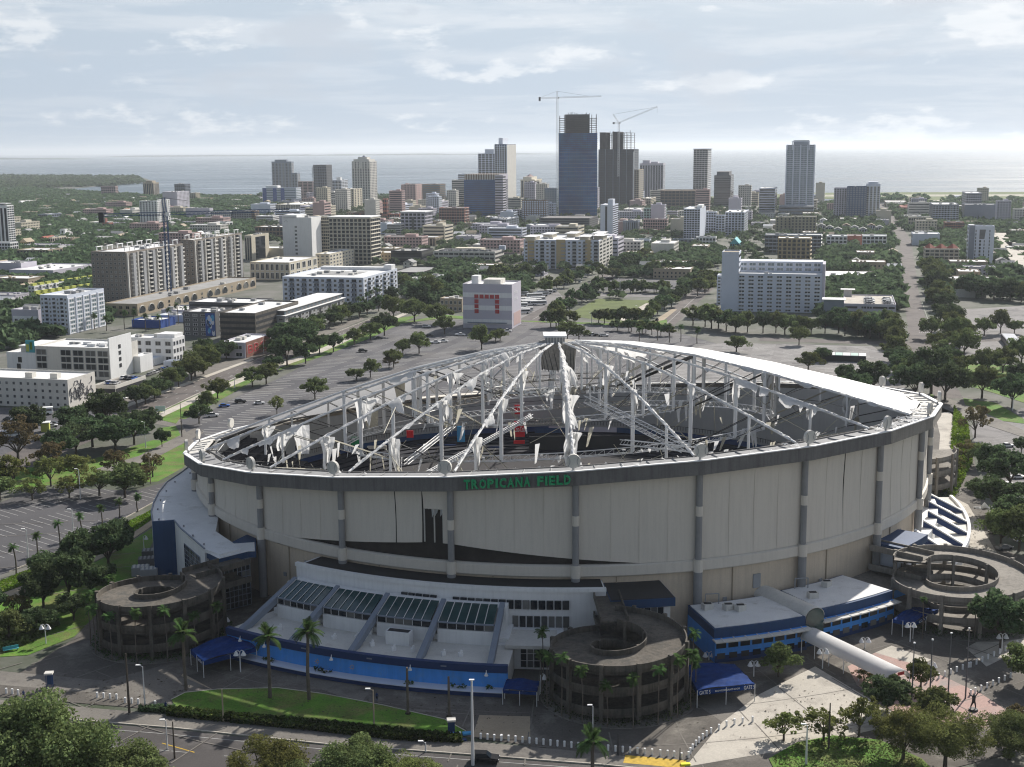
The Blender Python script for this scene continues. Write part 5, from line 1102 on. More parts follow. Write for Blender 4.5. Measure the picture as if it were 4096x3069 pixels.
# skyline left
r=bld('B',195,365,385,560,318,'grey blue tower with flat crown, leftmost of the skyline','slate',18,6,3,'fins',slab='grey',hvac=0,name='tower',cat='tower'); add(r,.45,.5,.6,.8,r[3],r[3]+6,'slate','crown'); bld('B',365,412,420,560,415,'lower step of the grey blue skyline tower','slate',11,2,2,'fins',slab='grey',hvac=0,d=20,name='tower',cat='tower')
r=bld('B',110,402,415,675,545,'white office block with royal blue vertical stripes','bluewhite',9,1,1,'ribbon',glass='glasspale',hvac=2,d=25); o,w,d_,h=r
for x in (.07,.37,.6): MB().box(w*x,-.12,0,w*.11,.4,h).build('blue_stripe','blue',o)
add(r,.25,.5,.35,.6,h,h+5,'white','roof_core')
bld('B',418,545,560,645,490,'tan brick tower with stacked balconies','pink',12,3,3,'slab',slab='tan',name='tower',cat='tower',hvac=1)
r=bld('B',555,668,716,672,348,'dark glass tower with white right edge','darkgrey',24,6,4,'fins',side='slab',slab='slate',name='tower',cat='tower',hvac=2); MB().tube((-1.5,0,0),(-1.5,0,r[3]-2),.6,n=4).build('hoist_mast','grey',r[0])
bld('B',712,790,848,645,478,'pale stepped tower beside dark glass tower','bluewhite',13,3,4,'slab',slab='white',name='tower',cat='tower'); r=bld('B',752,785,790,645,455,'slim white lift core of the pale stepped tower','white',10,1,1,'blank',d=10,name='tower',cat='tower',hvac=0)
r=bld('B',818,902,972,735,555,'pale yellow block with teal left wing','cream',12,3,3,'punch',ww=.3,name='tower',cat='tower',hvac=2); bld('B',775,820,822,715,570,'teal wing of the pale yellow block','teal',11,2,1,'ribbon',d=12,hvac=0)
r=bld('B',888,1042,1102,698,318,'tall cream tower with arched crown, standing alone','offwhite',27,7,5,'punch',ww=.4,wh=.5,par=1.5,name='tower',cat='tower',hvac=0); o,w,d_,h=r; add(r,.5,.5,.85,.85,h,h+5,'offwhite','crown'); add(r,.5,.5,.5,.5,h+5,h+9,'offwhite','crown_top'); MB().tube((w/2,d_/2,h+9),(w/2,d_/2,h+12),5,.5,8).build('crown_roof','slate',o)
for i in range(5): MB().box(w*(i+.5)/5,-.3,h-12,w*.08,.7,12).build('crown_pier','offwhite',o)
bld('B',1330,1432,1490,702,515,'pale pink stone tower beside the brick tower','pink',12,4,3,'punch',ww=.3,wh=.35,name='tower',cat='tower',hvac=3); bld('B',1488,1640,1690,708,515,'dark brown tower with pale window bands','brown',12,4,4,'ribbon',glass='glasspale',name='tower',cat='tower',hvac=4)
bld('B',1744,1852,1856,702,478,'office tower with bold black and white bands','offwhite',12,1,1,'ribbon',wh=.75,name='tower',cat='tower',hvac=0,d=30)
bld('B',1798,1920,1990,640,425,'grey office block top behind the banded tower','bluewhite',12,1,1,'ribbon',d=30,name='tower',cat='tower',hvac=1)
r=bld('B',1850,2150,2225,792,475,'wide blue glass office tower with pale right side','glasstower',18,14,6,'ribbon',glass='glassblue',side='ribbon',name='tower',cat='tower',hvac=0,wh=.6); add(r,.5,.5,.98,.98,r[3],r[3]+9,'brown','crown_storey'); o,w,d_,h=r
MB().box(w+.2,d_/2,0,.5,d_,h+9).build('pale_side','lilac',o)
for j in range(18): MB().box(w+.5,d_/2,h*(j+.4)/18,.25,d_*.96,h/18*.5).build('window_strip','glass',o)
for i in range(14): MB().box(w*(i+.5)/14,-.15,h,w*.03,.5,9).build('crown_fin','offwhite',o)
bld('B',2070,2212,2260,885,810,'grey stone block with square windows','slate',4,10,3,'punch'); bld('C',-20,55,180,1330,1250,'grey low block with two rows of windows','slate',4,5,5,'punch')
# skyline centre
r=bld('C',-185,-30,5,1100,680,'pale stepped tower with round drum, behind blue glass tower','bluewhite',22,5,3,'punch',name='tower',cat='tower',hvac=0,d=25); add(r,.6,.5,.5,.6,r[3],r[3]+9,'bluewhite','drum')
r=bld('C',-40,62,140,1135,600,'pale blue tower with glass left face and slatted right balconies','glassblue',30,5,4,'fins',side='slab',slab='white',name='tower',cat='tower',hvac=1,ww=.6); o,w,d_,h=r; MB().box(w*.3,d_*.5,h,w*.35,d_*.5,12).build('roof_core','bluewhite',o)
for i in range(6): MB().box(w*i/5,-.3,0,1.2,.8,h).build('pier','bluewhite',o)
MB().box(w+.05,d_/2,0,.6,d_,h).build('pale_side','offwhite',o)
bld('C',-40,28,52,1230,870,'banded grey tower edge beside the blue glass tower','lilac',16,2,3,'ribbon',name='tower',cat='tower')
r=bld('C',178,300,376,1080,905,'cream post modern tower with pitched crown','cream',12,4,5,'fins',name='tower',cat='tower',hvac=0); o,w,d_,h=r; add(r,.4,.5,.6,.7,h,h+6,'cream','crown'); MB().tube((w*.4,d_/2,h+6),(w*.4,d_/2,h+11),9,1,4).build('crown_roof','pink',o); bld('C',300,340,378,1080,915,'right shoulder of the cream crowned tower','cream',11,2,3,'fins',d=18,hvac=0)
bld('C',190,395,418,1250,1085,'old brick hotel block with white dotted windows','brown',9,10,2,'punch',ww=.5,frame='offwhite',glass='bluewhite'); bld('C',60,190,200,1240,1165,'pale pinkish low stone block','lilac',5,6,1,'punch')
bld('C',385,490,500,1150,980,'grey blue block with white square windows','slate',9,5,1,'punch',glass='glasspale',d=20)
# main tower under construction (curved slab edges)
tb=G(*Q('C',672,1222)); th_=ZH(tb.x,tb.y,Q('C',0,500)[1]); ttop=ZH(tb.x,tb.y,Q('C',0,350)[1]); TW=empty('construction_tower',(tb.x,tb.y,0),-.05,'tallest tower under construction, blue glass below and bare dark concrete frame on top','tower')
OCC.append((uv(tb.x,tb.y)[0]-35,uv(tb.x,tb.y)[0]+35,uv(tb.x,tb.y)[1]-8,uv(tb.x,tb.y)[1]+50))
hw=(Q('C',838,0)[0]-Q('C',505,0)[0])/2/1300*tb.y*1.0
def lens(hw,dp,bul,n=12): 
    f=[(-hw+2*hw*i/n,-bul*math.sin(math.pi*i/n)) for i in range(n+1)]; return f+[(hw,dp),(-hw,dp)]
MB().prism(lens(hw-.9,30,4),0,th_).build('glass_core','glasstower',TW)
nfl=44
for j in range(nfl): MB().prism(lens(hw,30.6,5),th_*(j+1)/nfl-.3,th_*(j+1)/nfl+.15).build('floor_slab',('slate' if j%2 else 'navy2') if j<34 else 'rawconc',TW)
for i in range(17):
    x=-hw+.8+(2*hw-1.6)*i/16; y=-4.6*math.sin(math.pi*i/16)-.0; MB().box(x,y,0,.35,.5,th_).build('mullion','navy2',TW)
MB().box(-1,14,th_,hw*1.25,18,ttop-th_+2).build('bare_core','rawconc',TW)
for j in range(8):
    z=th_+(ttop-th_-4)*j/8; MB().prism(lens(hw*.97,28,4,8),z+2.6,z+3.).build('bare_slab','rawconc',TW)
for i in range(9):
    for y in (0,14,26):
        x=-hw*.93+hw*1.86*i/8
        if y==14 and 1<i<7: continue
        MB().box(x,y-(3*math.sin(math.pi*i/8) if y==0 else 0),th_,.8,.8,ttop-th_-3+R_.uniform(-2,5)).build('bare_column','rawconc',TW)
for k in range(12): MB().box(R_.uniform(-hw*.6,hw*.6),R_.uniform(6,22),ttop+1,R_.uniform(.4,1),R_.uniform(.4,1),R_.uniform(2,5)).build('starter_bar','rawconc',TW)
# second tower
r=bld('C',848,1150,1215,1135,640,'second tower under construction, dark slabs with white vertical stripes','rawconc',34,9,6,'slab',slab='navy2',roof='rawconc',name='construction_tower',cat='tower',hvac=0,dmax=60,par=0); o,w,d_,h=r; h2=ZH(o.location.x,o.location.y,Q('C',0,495)[1])
for j in range(7):
    z=h+(h2-h)*j/7; MB().box(w*.46,d_*.5,z+3,w*.9,d_*.9,.35).build('bare_slab','rawconc',o)
for i in range(10):
    for y in (.07,.93): MB().box(w*(.03+.095*i),d_*y,h,.8,.8,h2-h+R_.uniform(-3,3)).build('bare_column','rawconc',o)
MB().box(w*.1,d_*.5,h,w*.17,d_*.7,h2-h).build('bare_core','rawconc',o); MB().box(w*.47,d_*.5,h,w*.2,d_*.7,h2-h+1).build('bare_core','rawconc',o)
for x in (.2,.42,.6,.8): MB().box(w*x,-.9,0,.8,1.2,h).build('white_stripe','slate',o)
MB().box(w+.2,-.3,0,1.4,1.6,h*.96).build('white_edge','white',o); MB().box(w*.99,-.3,h*.15,1.,1.,h*.8).build('white_edge','white',o)
bld('C',1140,1195,1236,1135,820,'tan service tower beside the second construction tower','tan',18,3,3,'slab',slab='cream',name='tower',cat='tower',hvac=0)
r=bld('C',1203,1405,1422,1075,765,'grey tower with slim white vertical fins','lilac',20,9,2,'fins',slab='slate',name='tower',cat='tower',hvac=1,ww=.6); add(r,.25,.5,.3,.5,r[3],r[3]+7,'lilac','roof_core'); add(r,.6,.5,.3,.5,r[3],r[3]+4,'lilac','roof_core')
bld('C',1383,1780,1808,1155,1000,'long dark framed car park block before the bay','brown',6,12,3,'punch',ww=.85,wh=.75,glass='blackish',roof='brown',hvac=2); bld('C',1230,1300,1365,1135,1068,'cream stepped block below the finned tower','cream',5,4,3,'slab')
r=bld('C',1663,1785,1852,1118,645,'pale slim tower with overhanging flat roof','offwhite',28,5,4,'slab',slab='bluewhite',name='tower',cat='tower',hvac=1,ww=.4); MB().box(r[1]/2,r[2]/2,r[3]+1,r[1]+3,r[2]+2,1).build('roof_plate','slate',r[0])
r=bld('C',1843,1985,2026,1155,870,'dark slate glass tower with chamfered crown','darkgrey',18,1,1,'ribbon',name='tower',cat='tower',hvac=0); add(r,.5,.5,.75,.75,r[3],r[3]+7,'darkgrey','crown')
r=bld('C',865,972,1057,1405,1125,'white slab tower with black slot and banded right side','bluewhite',15,3,1,'blank',side='ribbon',name='tower',cat='tower',hvac=0,dmax=40); o,w,d_,h=r; MB().box(w*.47,-.1,0,w*.16,.4,h*.97).build('dark_slot','blackish',o); add(r,.75,.3,.4,.4,h,h+7,'bluewhite','roof_core'); bld('C',875,905,908,1130,885,'thin white tower end beside the main construction tower','white',12,1,1,'blank',d=8,hvac=0,name='tower',cat='tower')
bld('C',1065,1205,1245,1250,1160,'cream block with square dark windows below the second tower','offwhite',6,8,2,'punch'); bld('C',1060,1190,1205,1370,1265,'dark block with lilac side below the cream block','slate',5,7,2,'fins'); bld('C',1240,1430,1440,1290,1155,'mint green stepped block','mint',6,8,1,'punch'); bld('C',1235,1440,1452,1345,1250,'salmon pink block with arched windows','pink',4,10,1,'punch'); bld('C',1195,1400,1405,1370,1345,'low white roofed shed in front of salmon block','redbrick',1,6,1,'blank')
r=bld('C',1583,1722,1772,1428,1160,'white apartment tower with rows of dark windows in trees','bluewhite',14,6,2,'punch',side='blank',name='apartment_tower',cat='tower',hvac=2,ww=.6); add(r,.85,.5,.3,.4,r[3],r[3]+4,'white','roof_core')
bld('C',1775,1860,1870,1385,1185,'pale blue apartment wing with dark windows, left piece','bluewhite',9,4,1,'punch'); bld('C',1860,1935,1940,1390,1215,'lower pale wing between the two pale blue apartment blocks','bluewhite',8,3,1,'punch'); r=bld('C',1940,2105,2215,1380,1190,'pale blue apartment wing with dark windows, right piece','bluewhite',9,6,5,'punch',ww=.5)
bld('C',340,772,862,1345,1240,'long dark multi storey garage below the tallest tower','darkgrey',6,2,1,'ribbon',glass='blackish',side='ribbon',hvac=0,roof='asphaltpale',name='parking_garage',dmax=60); bld('C',225,380,430,1370,1300,'grey windowless block beside garage','slate',3,4,2,'blank',hvac=3)
bld('C',1485,1690,1700,1460,1425,'low white roofed block behind trees','slate',2,6,1,'punch'); bld('C',1690,1860,1868,1465,1405,'low white block with terrace beside the white apartment tower','white',2,6,1,'punch'); bld('C',1425,1595,1600,1500,1465,'long low white roofed shed in trees','offwhite',1,5,1,'blank')
bld('C',1045,1290,1300,1500,1425,'pale low house row beyond the cream apartments','bluewhite',2,10,1,'punch'); bld('C',1435,1530,1535,1240,1180,'small banded office block','lilac',4,1,1,'ribbon')
# yellow/cream apartments in centre
r=bld('G',205,850,1032,385,140,'cream and yellow apartment block with dark balcony bays and flat white canopies','bluewhite',8,14,8,'balc',side='ribbon',slab='grey',frame='cream',hvac=6,dmax=70,name='apartment_block',wh=.5); o,w,d_,h=r
for x,ww_ in ((.1,.09),(.5,.12),(.86,.07)): MB().box(w*x,-.15,0,w*ww_,.6,h+1.2).build('yellow_bay','yellow',o)
for x,y in ((.1,.1),(.22,.6),(.8,.2),(.95,.4),(.5,.8),(.86,.85)):
    MB().box(w*x,d_*y,h+.1,w*.12,d_*.3,3.4).build('roof_pavilion','cream',o); MB().box(w*x,d_*y,h+3.5,w*.16,d_*.4,.4).build('canopy_roof','white',o)
MB().box(w+.25,d_/2,0,.6,d_,h).build('cream_side','offwhite',o)
for j in range(8): 
    for i in range(4): MB().box(w+.6,d_*(i+.5)/4,h*(j+.3)/8,.2,d_*.16,h/8*.5).build('window','glass',o)
# building with red squares
r=bld('F',1840,2262,2340,680,310,'pale block with a frame of red squares on its blank front','lilac',5,1,1,'blank',hvac=2,dmax=45,name='warehouse') ; o,w,d_,h=r
sq=[(i,0) for i in range(5)]+[(0,j) for j in (1,2,3)]+[(4,j) for j in (1,2,3)]
for i,j in sq: MB().box(w*(.28+.105*i),-.1,h*(.74-.115*j)-h*.045,w*.082,.3,h*.092).build('red_square','red',o)
for k,z in enumerate((.1,.42,.72)): MB().box(w/2,-.04,h*z,w,.12,h*.11).build('band','white',o)
MB().box(w*.5,-.5,h*.12,w*.8,1.4,.5).build('awning','slate',o); MB().box(w*.2,d_*.4,h,w*.14,d_*.3,5).build('roof_core','white',o); MB().box(w*.55,d_*.5,h,w*.35,d_*.5,3).build('roof_housing','offwhite',o)
for i in range(3):
    for j in range(2): inst(ubox('white'),'window',o,(w+.05,d_*(.3+.12*i),h*(.82-.15*j)),0,(.1,d_*.06,h*.06))
MB().box(w+.06,d_*.55,h*.05,.1,d_*.75,h*.3).build('mural_panel','pink',o)
bld('F',1640,1830,1842,535,430,'tan low house with grey roof left of the red squares block','tan',2,5,1,'punch'); bld('F',1380,1545,1560,300,255,'low white roofed station building','white',1,4,1,'blank'); bld('F',1545,1635,1640,290,232,'small white canopy kiosk','white',1,3,1,'blank')
for (u0,u1,v,lab) in ((1800,2020,120,'large flat white canopy roof on posts'),(1735,1940,175,'double pale canopy roof on posts')):
    a=gp('F',u0,v,5); b=gp('F',u1,v,5); o=empty('canopy',((a.x+b.x)/2,(a.y+b.y)/2,0),-TH,lab,'canopy'); Lc=(b-a).length; MB().box(0,0,4.6,Lc,26,.5).build('canopy_roof','whiteroof',o)
    for x in (-.4,.4):
        for y in (-10,10): MB().tube((Lc*x,y,0),(Lc*x,y,4.6),.3,n=6).build('post','grey',o)
# BBQ building
r=bld('E',1905,2118,2340,612,490,'low grey and white roofed barbecue restaurant with large red BBQ mural','lilac',2,2,1,'punch',side='blank',hvac=4,dmax=40,name='restaurant',cat='restaurant'); o,w,d_,h=r; MB().box(w+.12,d_*.48,.2,.25,d_*.9,h+.6).build('mural_wall','brick',o)
txt('BBQ',o,(w+.3,d_*.46,h*.5),d_*.78,h*.8,'pink',math.pi/2,'lettering',.04); txt('BBQ',o,(w+.36,d_*.46,h*.5),d_*.74,h*.72,'red',math.pi/2,'lettering',.04)
# three storey white block and garage hotel complex
r=bld('E',1078,1500,1602,650,455,'white three storey hotel with terrace and teal tinted side','white',3,5,4,'punch',side='punch',frame='grey',hvac=5,dmax=40,name='hotel',cat='hotel'); o,w,d_,h=r; MB().box(w*.45,-6,0,w*.7,12,3.4).build('terrace_block','white',o); MB().box(w*.45,-6,3.41,w*.66,11,.12).build('terrace_deck','bluewhite',o); add(r,.8,.6,.36,.7,h,h+2.6,'white','roof_block')
bld('E',1140,1215,1230,735,610,'small white annexe at the corner of the white hotel','white',2,1,1,'blank',d=12,hvac=0)
r=bld('E',1412,1500,1570,700,640,'row of pale storage containers on the lot','bluewhite',1,1,1,'blank',d=6,hvac=0,par=0,name='container',cat='container',roof='slate')
r=bld('E',950,960,1150,800,455,'white end slab of the modern hotel with small dark windows','white',7,1,3,'blank',side='blank',hvac=0,dmax=24,name='hotel_tower',cat='hotel') ; o,w,d_,h=r
for j in range(4): inst(ubox('blackish'),'window',o,(w+.05,d_*.45,h*(.3+.16*j)),0,(.14,2,1.8))
r=bld('E',320,955,965,800,540,'modern grey and white hotel with dark glazed bays','offwhite',5,6,1,'blank',hvac=2,d=26,name='hotel',cat='hotel',h=None); o,w,d_,h=r
for i in range(6):
    if i==1: continue
    for j in range(4): inst(wmesh('grey','glass'),'window_bay',o,(w*(i+.5)/6,-.05,h*(.13+.225*j)+h*.06),0,(w/6*.86,1,h*.19))
for k in range(9): inst(ubox('white'),'roof_furniture',o,(w*R_.uniform(.5,.95),d_*R_.uniform(.2,.8),h+.8),0,(R_.uniform(2,6),R_.uniform(1,3),1.2))
r=bld('E',70,322,460,770,580,'white lower wing of the modern hotel with roof terrace','white',4,5,3,'blank',side='punch',hvac=2,d=24,name='hotel',cat='hotel',frame='grey',ww=.85,wh=.85); o,w,d_,h=r
for x,z in ((.45,.75),(.4,.45),(.4,.25)): inst(ubox('glass'),'window',o,(w*x,-.04,h*z),0,(2.,.14,2.6))
add(r,.65,.5,.6,.7,h,h+3.4,'offwhite','roof_storey'); MB().box(w*.65,d_*.5,h+3.41,w*.66,d_*.78,.4).build('upper_roof','whiteroof',o)
mb=MB(); mb.box(w*.72,2.5,h,w*.3,.3,6.5); sw=mb.build('painted_wall','teal',o); MB().box(w*.64,2.3,h+1,w*.1,.2,3.5).build('paint_swirl','lime',sw); MB().box(w*.76,2.28,h+2,w*.08,.2,3.5).build('paint_swirl','lightgreen',sw)
a=gp('E',830,935,0); r=bld('E',820,1000,1150,935,858,'low white parking podium with open ground floor under the modern hotel','offwhite',1,4,2,'ribbon',glass='blackish',side='ribbon',hvac=0,d=26,roof='pave',par=.7,name='parking_podium'); POD=r
# grey block with black mural at the left edge
r=bld('E',-260,598,832,1045,815,'grey three storey block with black scroll mural on its end wall','offwhite',4,14,1,'punch',side='blank',hvac=0,dmax=34,roof='whiteroof',frame='grey',ww=.32,wh=.42,name='mural_block'); o,w,d_,h=r
rr=random.Random(4)
for k in range(34):
    y0,z0=d_*rr.uniform(.12,.85),h*rr.uniform(.28,.88); a0=rr.uniform(0,6.3); R0=rr.uniform(.5,1.5); n=rr.randint(5,9); pts=[]
    for i in range(n): t=a0+i*.55; rd=R0*(1+.12*i); pts.append((w+.1+.001*k,y0+rd*math.cos(t),min(h*.95,max(1.5,z0+rd*math.sin(t)))))
    mb=MB(); mb.path(pts,.16,4); mb.build('mural_stroke','darkgrey',o)
for x in (.55,.8): MB().box(w*x,d_*.3,h,3.4,3,2.4).build('roof_housing','offwhite',o)
# white slab with tall core (right of centre)
r=bld('G',1960,2770,2795,760,440,'long pale apartment slab with many square windows, main block','bluewhite',10,10,3,'punch',frame='white',hvac=2,dmax=30,name='apartment_block',ww=.62,wh=.5,par=1.,d=22); o,w,d_,h=r
for i in range(10):
    for j in range(10): inst(ubox('white'),'air_conditioner',o,(w*(i+.5)/10,-.2,h*(j+.17)/10),0,(.9,.5,.5))
up=MB().box(w*.55,d_+8.1,0,w*.9,16,h+7).build('rear_block','bluewhite',o)
for i in range(9):
    for j in range(2): inst(wmesh('white','glasspale'),'window',o,(w*(.14+.1*i),d_+.05,h+1.9+3.1*j),0,(w*.075,1,1.9))
MB().box(w+.9,d_*.5,0,1.8,d_+1.,h+7.5).build('end_pier','lilac',o)
r=bld('G',1905,2052,2152,745,245,'tall blank core tower standing beside the pale slab','bluewhite',10,1,1,'blank',side='ribbon',hvac=0,dmax=18,name='core_tower',cat='tower',roof='tan'); bld('G',1868,1908,1912,690,445,'narrow left wing of the pale slab with stacked windows','bluewhite',9,1,1,'punch',d=14,hvac=0)
a=gp('G',1760,815); b=gp('G',1955,820); o=empty('mural_wall',(a.x,a.y,0),0,'cyan and blue painted garden wall below the pale slab','wall'); q=b-a; MB().box(q.x/2,q.y/2,0,q.length,.4,3.4,math.atan2(q.y,q.x)).build('painted_wall','cyan',o)
for k in range(9): MB().box(q.x*(k+.5)/9,q.y*(k+.5)/9-.25,.3+R_.random(),q.length/14,.1,R_.uniform(1,2),math.atan2(q.y,q.x)).build('mural_patch',R_.choice(['teal','bluewhite','blue']),o)
a=G(*Q('C',1990,1500)); r=gable('C',1985,2060,2120,1510,1455,'teal pointed roof hall behind the pale core tower','teal','teal',.6,name='hall',cat='hall')
# right side
r=bld('D',145,385,412,775,170,'tall blue grey tower with open corner frames at the crown','slate',34,8,3,'fins',side='balc',slab='bluewhite',glass='glasspale',name='tower',cat='tower',hvac=0,ww=.5,par=0); o,w,d_,h=r
MB().box(w*.5,d_*.5,h,w*.55,d_*.6,7).build('crown','slate',o)
for x in (.02,.98,.2,.8): MB().box(w*x,-.2,h-8,1.2,1.2,13 if .1<x<.9 else 8.5).build('crown_post','bluewhite',o)
MB().box(w*.5,-.2,h+4.6,w*.62,1.2,1.2).build('crown_beam','bluewhite',o)
for i in range(5): MB().box(w*i/4,-.3,0,1.6,.7,h).build('pier','bluewhite',o)
bld('D',90,390,400,790,705,'dark glazed podium of the tall blue grey tower','slate',3,8,1,'ribbon',d=30,hvac=0)
bld('D',-80,55,92,785,550,'rounded office block with dark and white bands beside the tall tower','bluewhite',11,1,1,'ribbon',wh=.8,name='tower',cat='tower',hvac=1)
bld('D',562,672,678,822,548,'grey left wing of the triple tower','lilac',15,5,1,'punch',ww=.35,name='tower',cat='tower',hvac=2,d=22); bld('D',672,842,850,830,535,'dark blue middle wing of the triple tower','navy2',16,7,1,'punch',glass='slate',ww=.5,name='tower',cat='tower',hvac=1,d=22); r=bld('D',836,958,980,828,515,'white right wing of the triple tower','bluewhite',17,4,2,'fins',slab='white',name='tower',cat='tower',hvac=1,d=26); add(r,.5,.5,.7,.7,r[3],r[3]+4,'bluewhite','crown')
bld('D',1008,1195,1200,700,665,'long low brown hall on the shore','brown',1,1,1,'blank',hvac=0,d=60); r=bld('D',1148,1420,1425,770,715,'broad brick red roofed hall by the shore','redbrick',1,1,1,'blank',hvac=0,roof='redroof',d=90); MB().tube((r[1]/2,r[2]/2,r[3]),(r[1]/2,r[2]/2,r[3]+5),r[1]*.5,r[1]*.2,4).build('hipped_roof','redroof',r[0])
bld('D',1415,1640,1692,855,690,'grey and white apartment block with slim window stacks','slate',9,9,4,'fins',slab='bluewhite',ww=.5); bld('D',1520,1690,1700,930,845,'terracotta podium of the grey apartment block','redbrick',4,9,1,'punch',d=20)
bld('D',1702,1835,1932,800,592,'distant grey block with dark right side','lilac',10,7,3,'punch',side='fins',hvac=2); bld('D',1690,1960,1998,835,690,'slate blue broad block with banded end','slate',7,1,3,'blank',side='ribbon',hvac=3,d=30)
r=bld('D',1718,1938,1954,1205,880,'white slab tower with dark slanted recess and narrow windows','bluewhite',9,1,1,'blank',d=16,hvac=1,name='apartment_tower',cat='tower'); o,w,d_,h=r
for x in (.28,.46,.62,.82):
    for j in range(9):
        if x in(.46,.62) and j>5: continue
        inst(ubox('glass'),'window',o,(w*x,-.04,h*(.17+.09*j)),0,(w*.035 if x>.5 or x<.3 else w*.07,.14,h*.06))
MB().add([(w*.42,-.2,h*.68),(w*.62,-.2,h*.68),(w*.66,-.2,h*.93),(w*.42,-.2,h*.93)],[(0,1,2,3)]).build('slanted_recess','darkgrey',o); MB().box(w*.12,d_*.5,0,w*.22,d_+1,h+1.5).build('side_core','slate',o)
r=bld('D',1350,1640,1645,1225,1075,'cream balconied block with red tiled hip roofs','cream',5,7,3,'slab',slab='offwhite',hvac=0,d=24,name='apartment_block'); o,w,d_,h=r
for x in (.15,.5,.85): MB().tube((w*x,d_/2,h),(w*x,d_/2,h+4),w*.22,w*.03,4).build('hipped_roof','redroof',o)
bld('D',1245,1478,1484,1040,945,'low white gallery with sloping skylights','bluewhite',2,1,1,'blank',hvac=2,d=30); bld('D',1210,1400,1405,890,800,'yellow low house row in trees','cream',3,9,1,'punch',d=20)
bld('D',62,200,205,935,800,'olive block with plain front left of its twin','olive',6,4,1,'punch',ww=.3,d=20,hvac=1); bld('D',196,412,418,940,795,'olive block with mottled front right of its twin','olive',6,7,1,'punch',ww=.4,d=20,hvac=3)
bld('D',-30,455,460,1110,955,'long pale flat behind the yellow block with white roof','slate',5,14,1,'slab',slab='white',d=22,hvac=6); r=bld('D',80,362,368,1190,985,'yellow ochre block with two balcony stacks','yellow',6,7,2,'balc',slab='tan',d=24,hvac=2,frame='tan')
for i in range(8):
    gable('D',425+i*72,490+i*72,496+i*72,945+(i%3)*18-14,880+(i%3)*16-12,'white townhouse with grey roof in the terrace before the olive blocks','bluewhite',R_.choice(['roofgrey','roofgrey','brown']),.28,name='townhouse',d=14,nwin=3,group='white townhouses in a terrace') 
bld('D',502,680,685,1085,965,'white flats with black corner, left of the dark red block','white',4,5,1,'punch',d=22,hvac=2); bld('D',680,808,812,1060,960,'plain dark red block between white flats','redbrick',4,1,1,'blank',d=22,hvac=1); bld('D',812,1020,1026,1085,962,'white flats right of the dark red block','white',4,6,1,'punch',d=22,hvac=3)
bld('D',440,940,945,1370,1340,'wide flat white roofed store with brown side','brown',1,1,1,'blank',hvac=10,d=62,roof='white',par=.5,name='store'); bld('D',1478,2000,2010,1380,1368,'long low white roofed store right of the straight street','tan',1,1,1,'blank',hvac=6,d=26,roof='whiteroof',name='store')
r=bld('H',650,1098,1112,405,265,'low lilac parking garage with pale roof deck and stair towers','lilac',3,1,1,'blank',hvac=0,d=52,roof='pavepale',par=.8,name='parking_garage'); o,w,d_,h=r; GAR2=r
for j in range(3):
    for x,ww_ in ((.14,.24),(.36,.04),(.41,.04),(.47,.04),(.52,.04),(.7,.28),(.92,.12)): inst(ubox('blackish'),'opening',o,(w*x,-.03,h*(.3+.3*j)-h*.05),0,(w*ww_,.16,h*.12))
MB().box(-6,4,0,12,9,h+2.8).build('stair_tower','slate',o); MB().box(-6,4,h+2.8,14,11,.4).build('stair_roof','white',o); MB().box(w*.08,d_*.95,h,5,5,4).build('stair_tower','offwhite',o); MB().box(w*.08,d_*.95,h+4,9,6,.4).build('stair_roof','white',o)
bld('G',1290,1720,1726,385,335,'low tan flat roofed store among trees','tan',1,4,1,'blank',d=24,hvac=2,name='store'); bld('H',2085,2209,2400,660,600,'dark glazed shed with tilted pale roof at the right edge','darkgrey',1,3,2,'ribbon',d=40,hvac=0,par=0,roof='slate',name='shed')
for L_ in ([(1925,500),(1990,500),(2008,640),(2030,690),(2045,740),(1950,740),(1935,640)],[(1170,690),(1170,655),(1300,578),(1360,585),(1270,645),(1190,700)],[(1390,715),(1440,660),(1535,578),(1595,585),(1515,662),(1450,720)]): OPEN.append(d(L_))
# small houses scattered among the trees: three kinds of copies
def house_proto(kind):
    mb=MB(); rr=random.Random(kind); w_,d_,h_=((11,14,3.4),(16,22,5),(24,16,6.5),(9,11,6),(30,22,7.5),(14,10,4))[kind]
    mb.box(0,0,0,w_,d_,h_,0,0)
    if kind in (0,3,5): e=.5; V=[(-w_/2-e,-d_/2-e,h_),(w_/2+e,-d_/2-e,h_),(w_/2+e,d_/2+e,h_),(-w_/2-e,d_/2+e,h_),(0,-d_/2-e,h_+w_*.28),(0,d_/2+e,h_+w_*.28)]; mb.add(V,[(0,1,4),(3,5,2),(1,2,5,4),(0,4,5,3),(0,3,2,1)],1)
    else:
        mb.box(0,0,h_+.01,w_-.6,d_-.6,.12,0,1)
        for sx_,sy_,x,y in ((w_,.3,0,-d_/2),(w_,.3,0,d_/2),(.3,d_,-w_/2,0),(.3,d_,w_/2,0)): mb.box(x,y,h_-.01,sx_+.02,sy_,.7,0,0)
        for _ in range(4): mb.box(rr.uniform(-w_*.3,w_*.3),rr.uniform(-d_*.3,d_*.3),h_+.1,2,1.6,1.1,0,0)
    nfl=max(1,int(h_/3))
    for j in range(nfl):
        n=int(w_/3.2)
        for i in range(n): mb.box(-w_/2+w_*(i+.5)/n,-d_/2,j*3+1.,1.3,.12,1.4,0,2)
        n=int(d_/3.2)
        for i in range(n): mb.box(w_/2,-d_/2+d_*(i+.5)/n,j*3+1.,.12,1.3,1.4,0,2)
    return mb
HM=[]
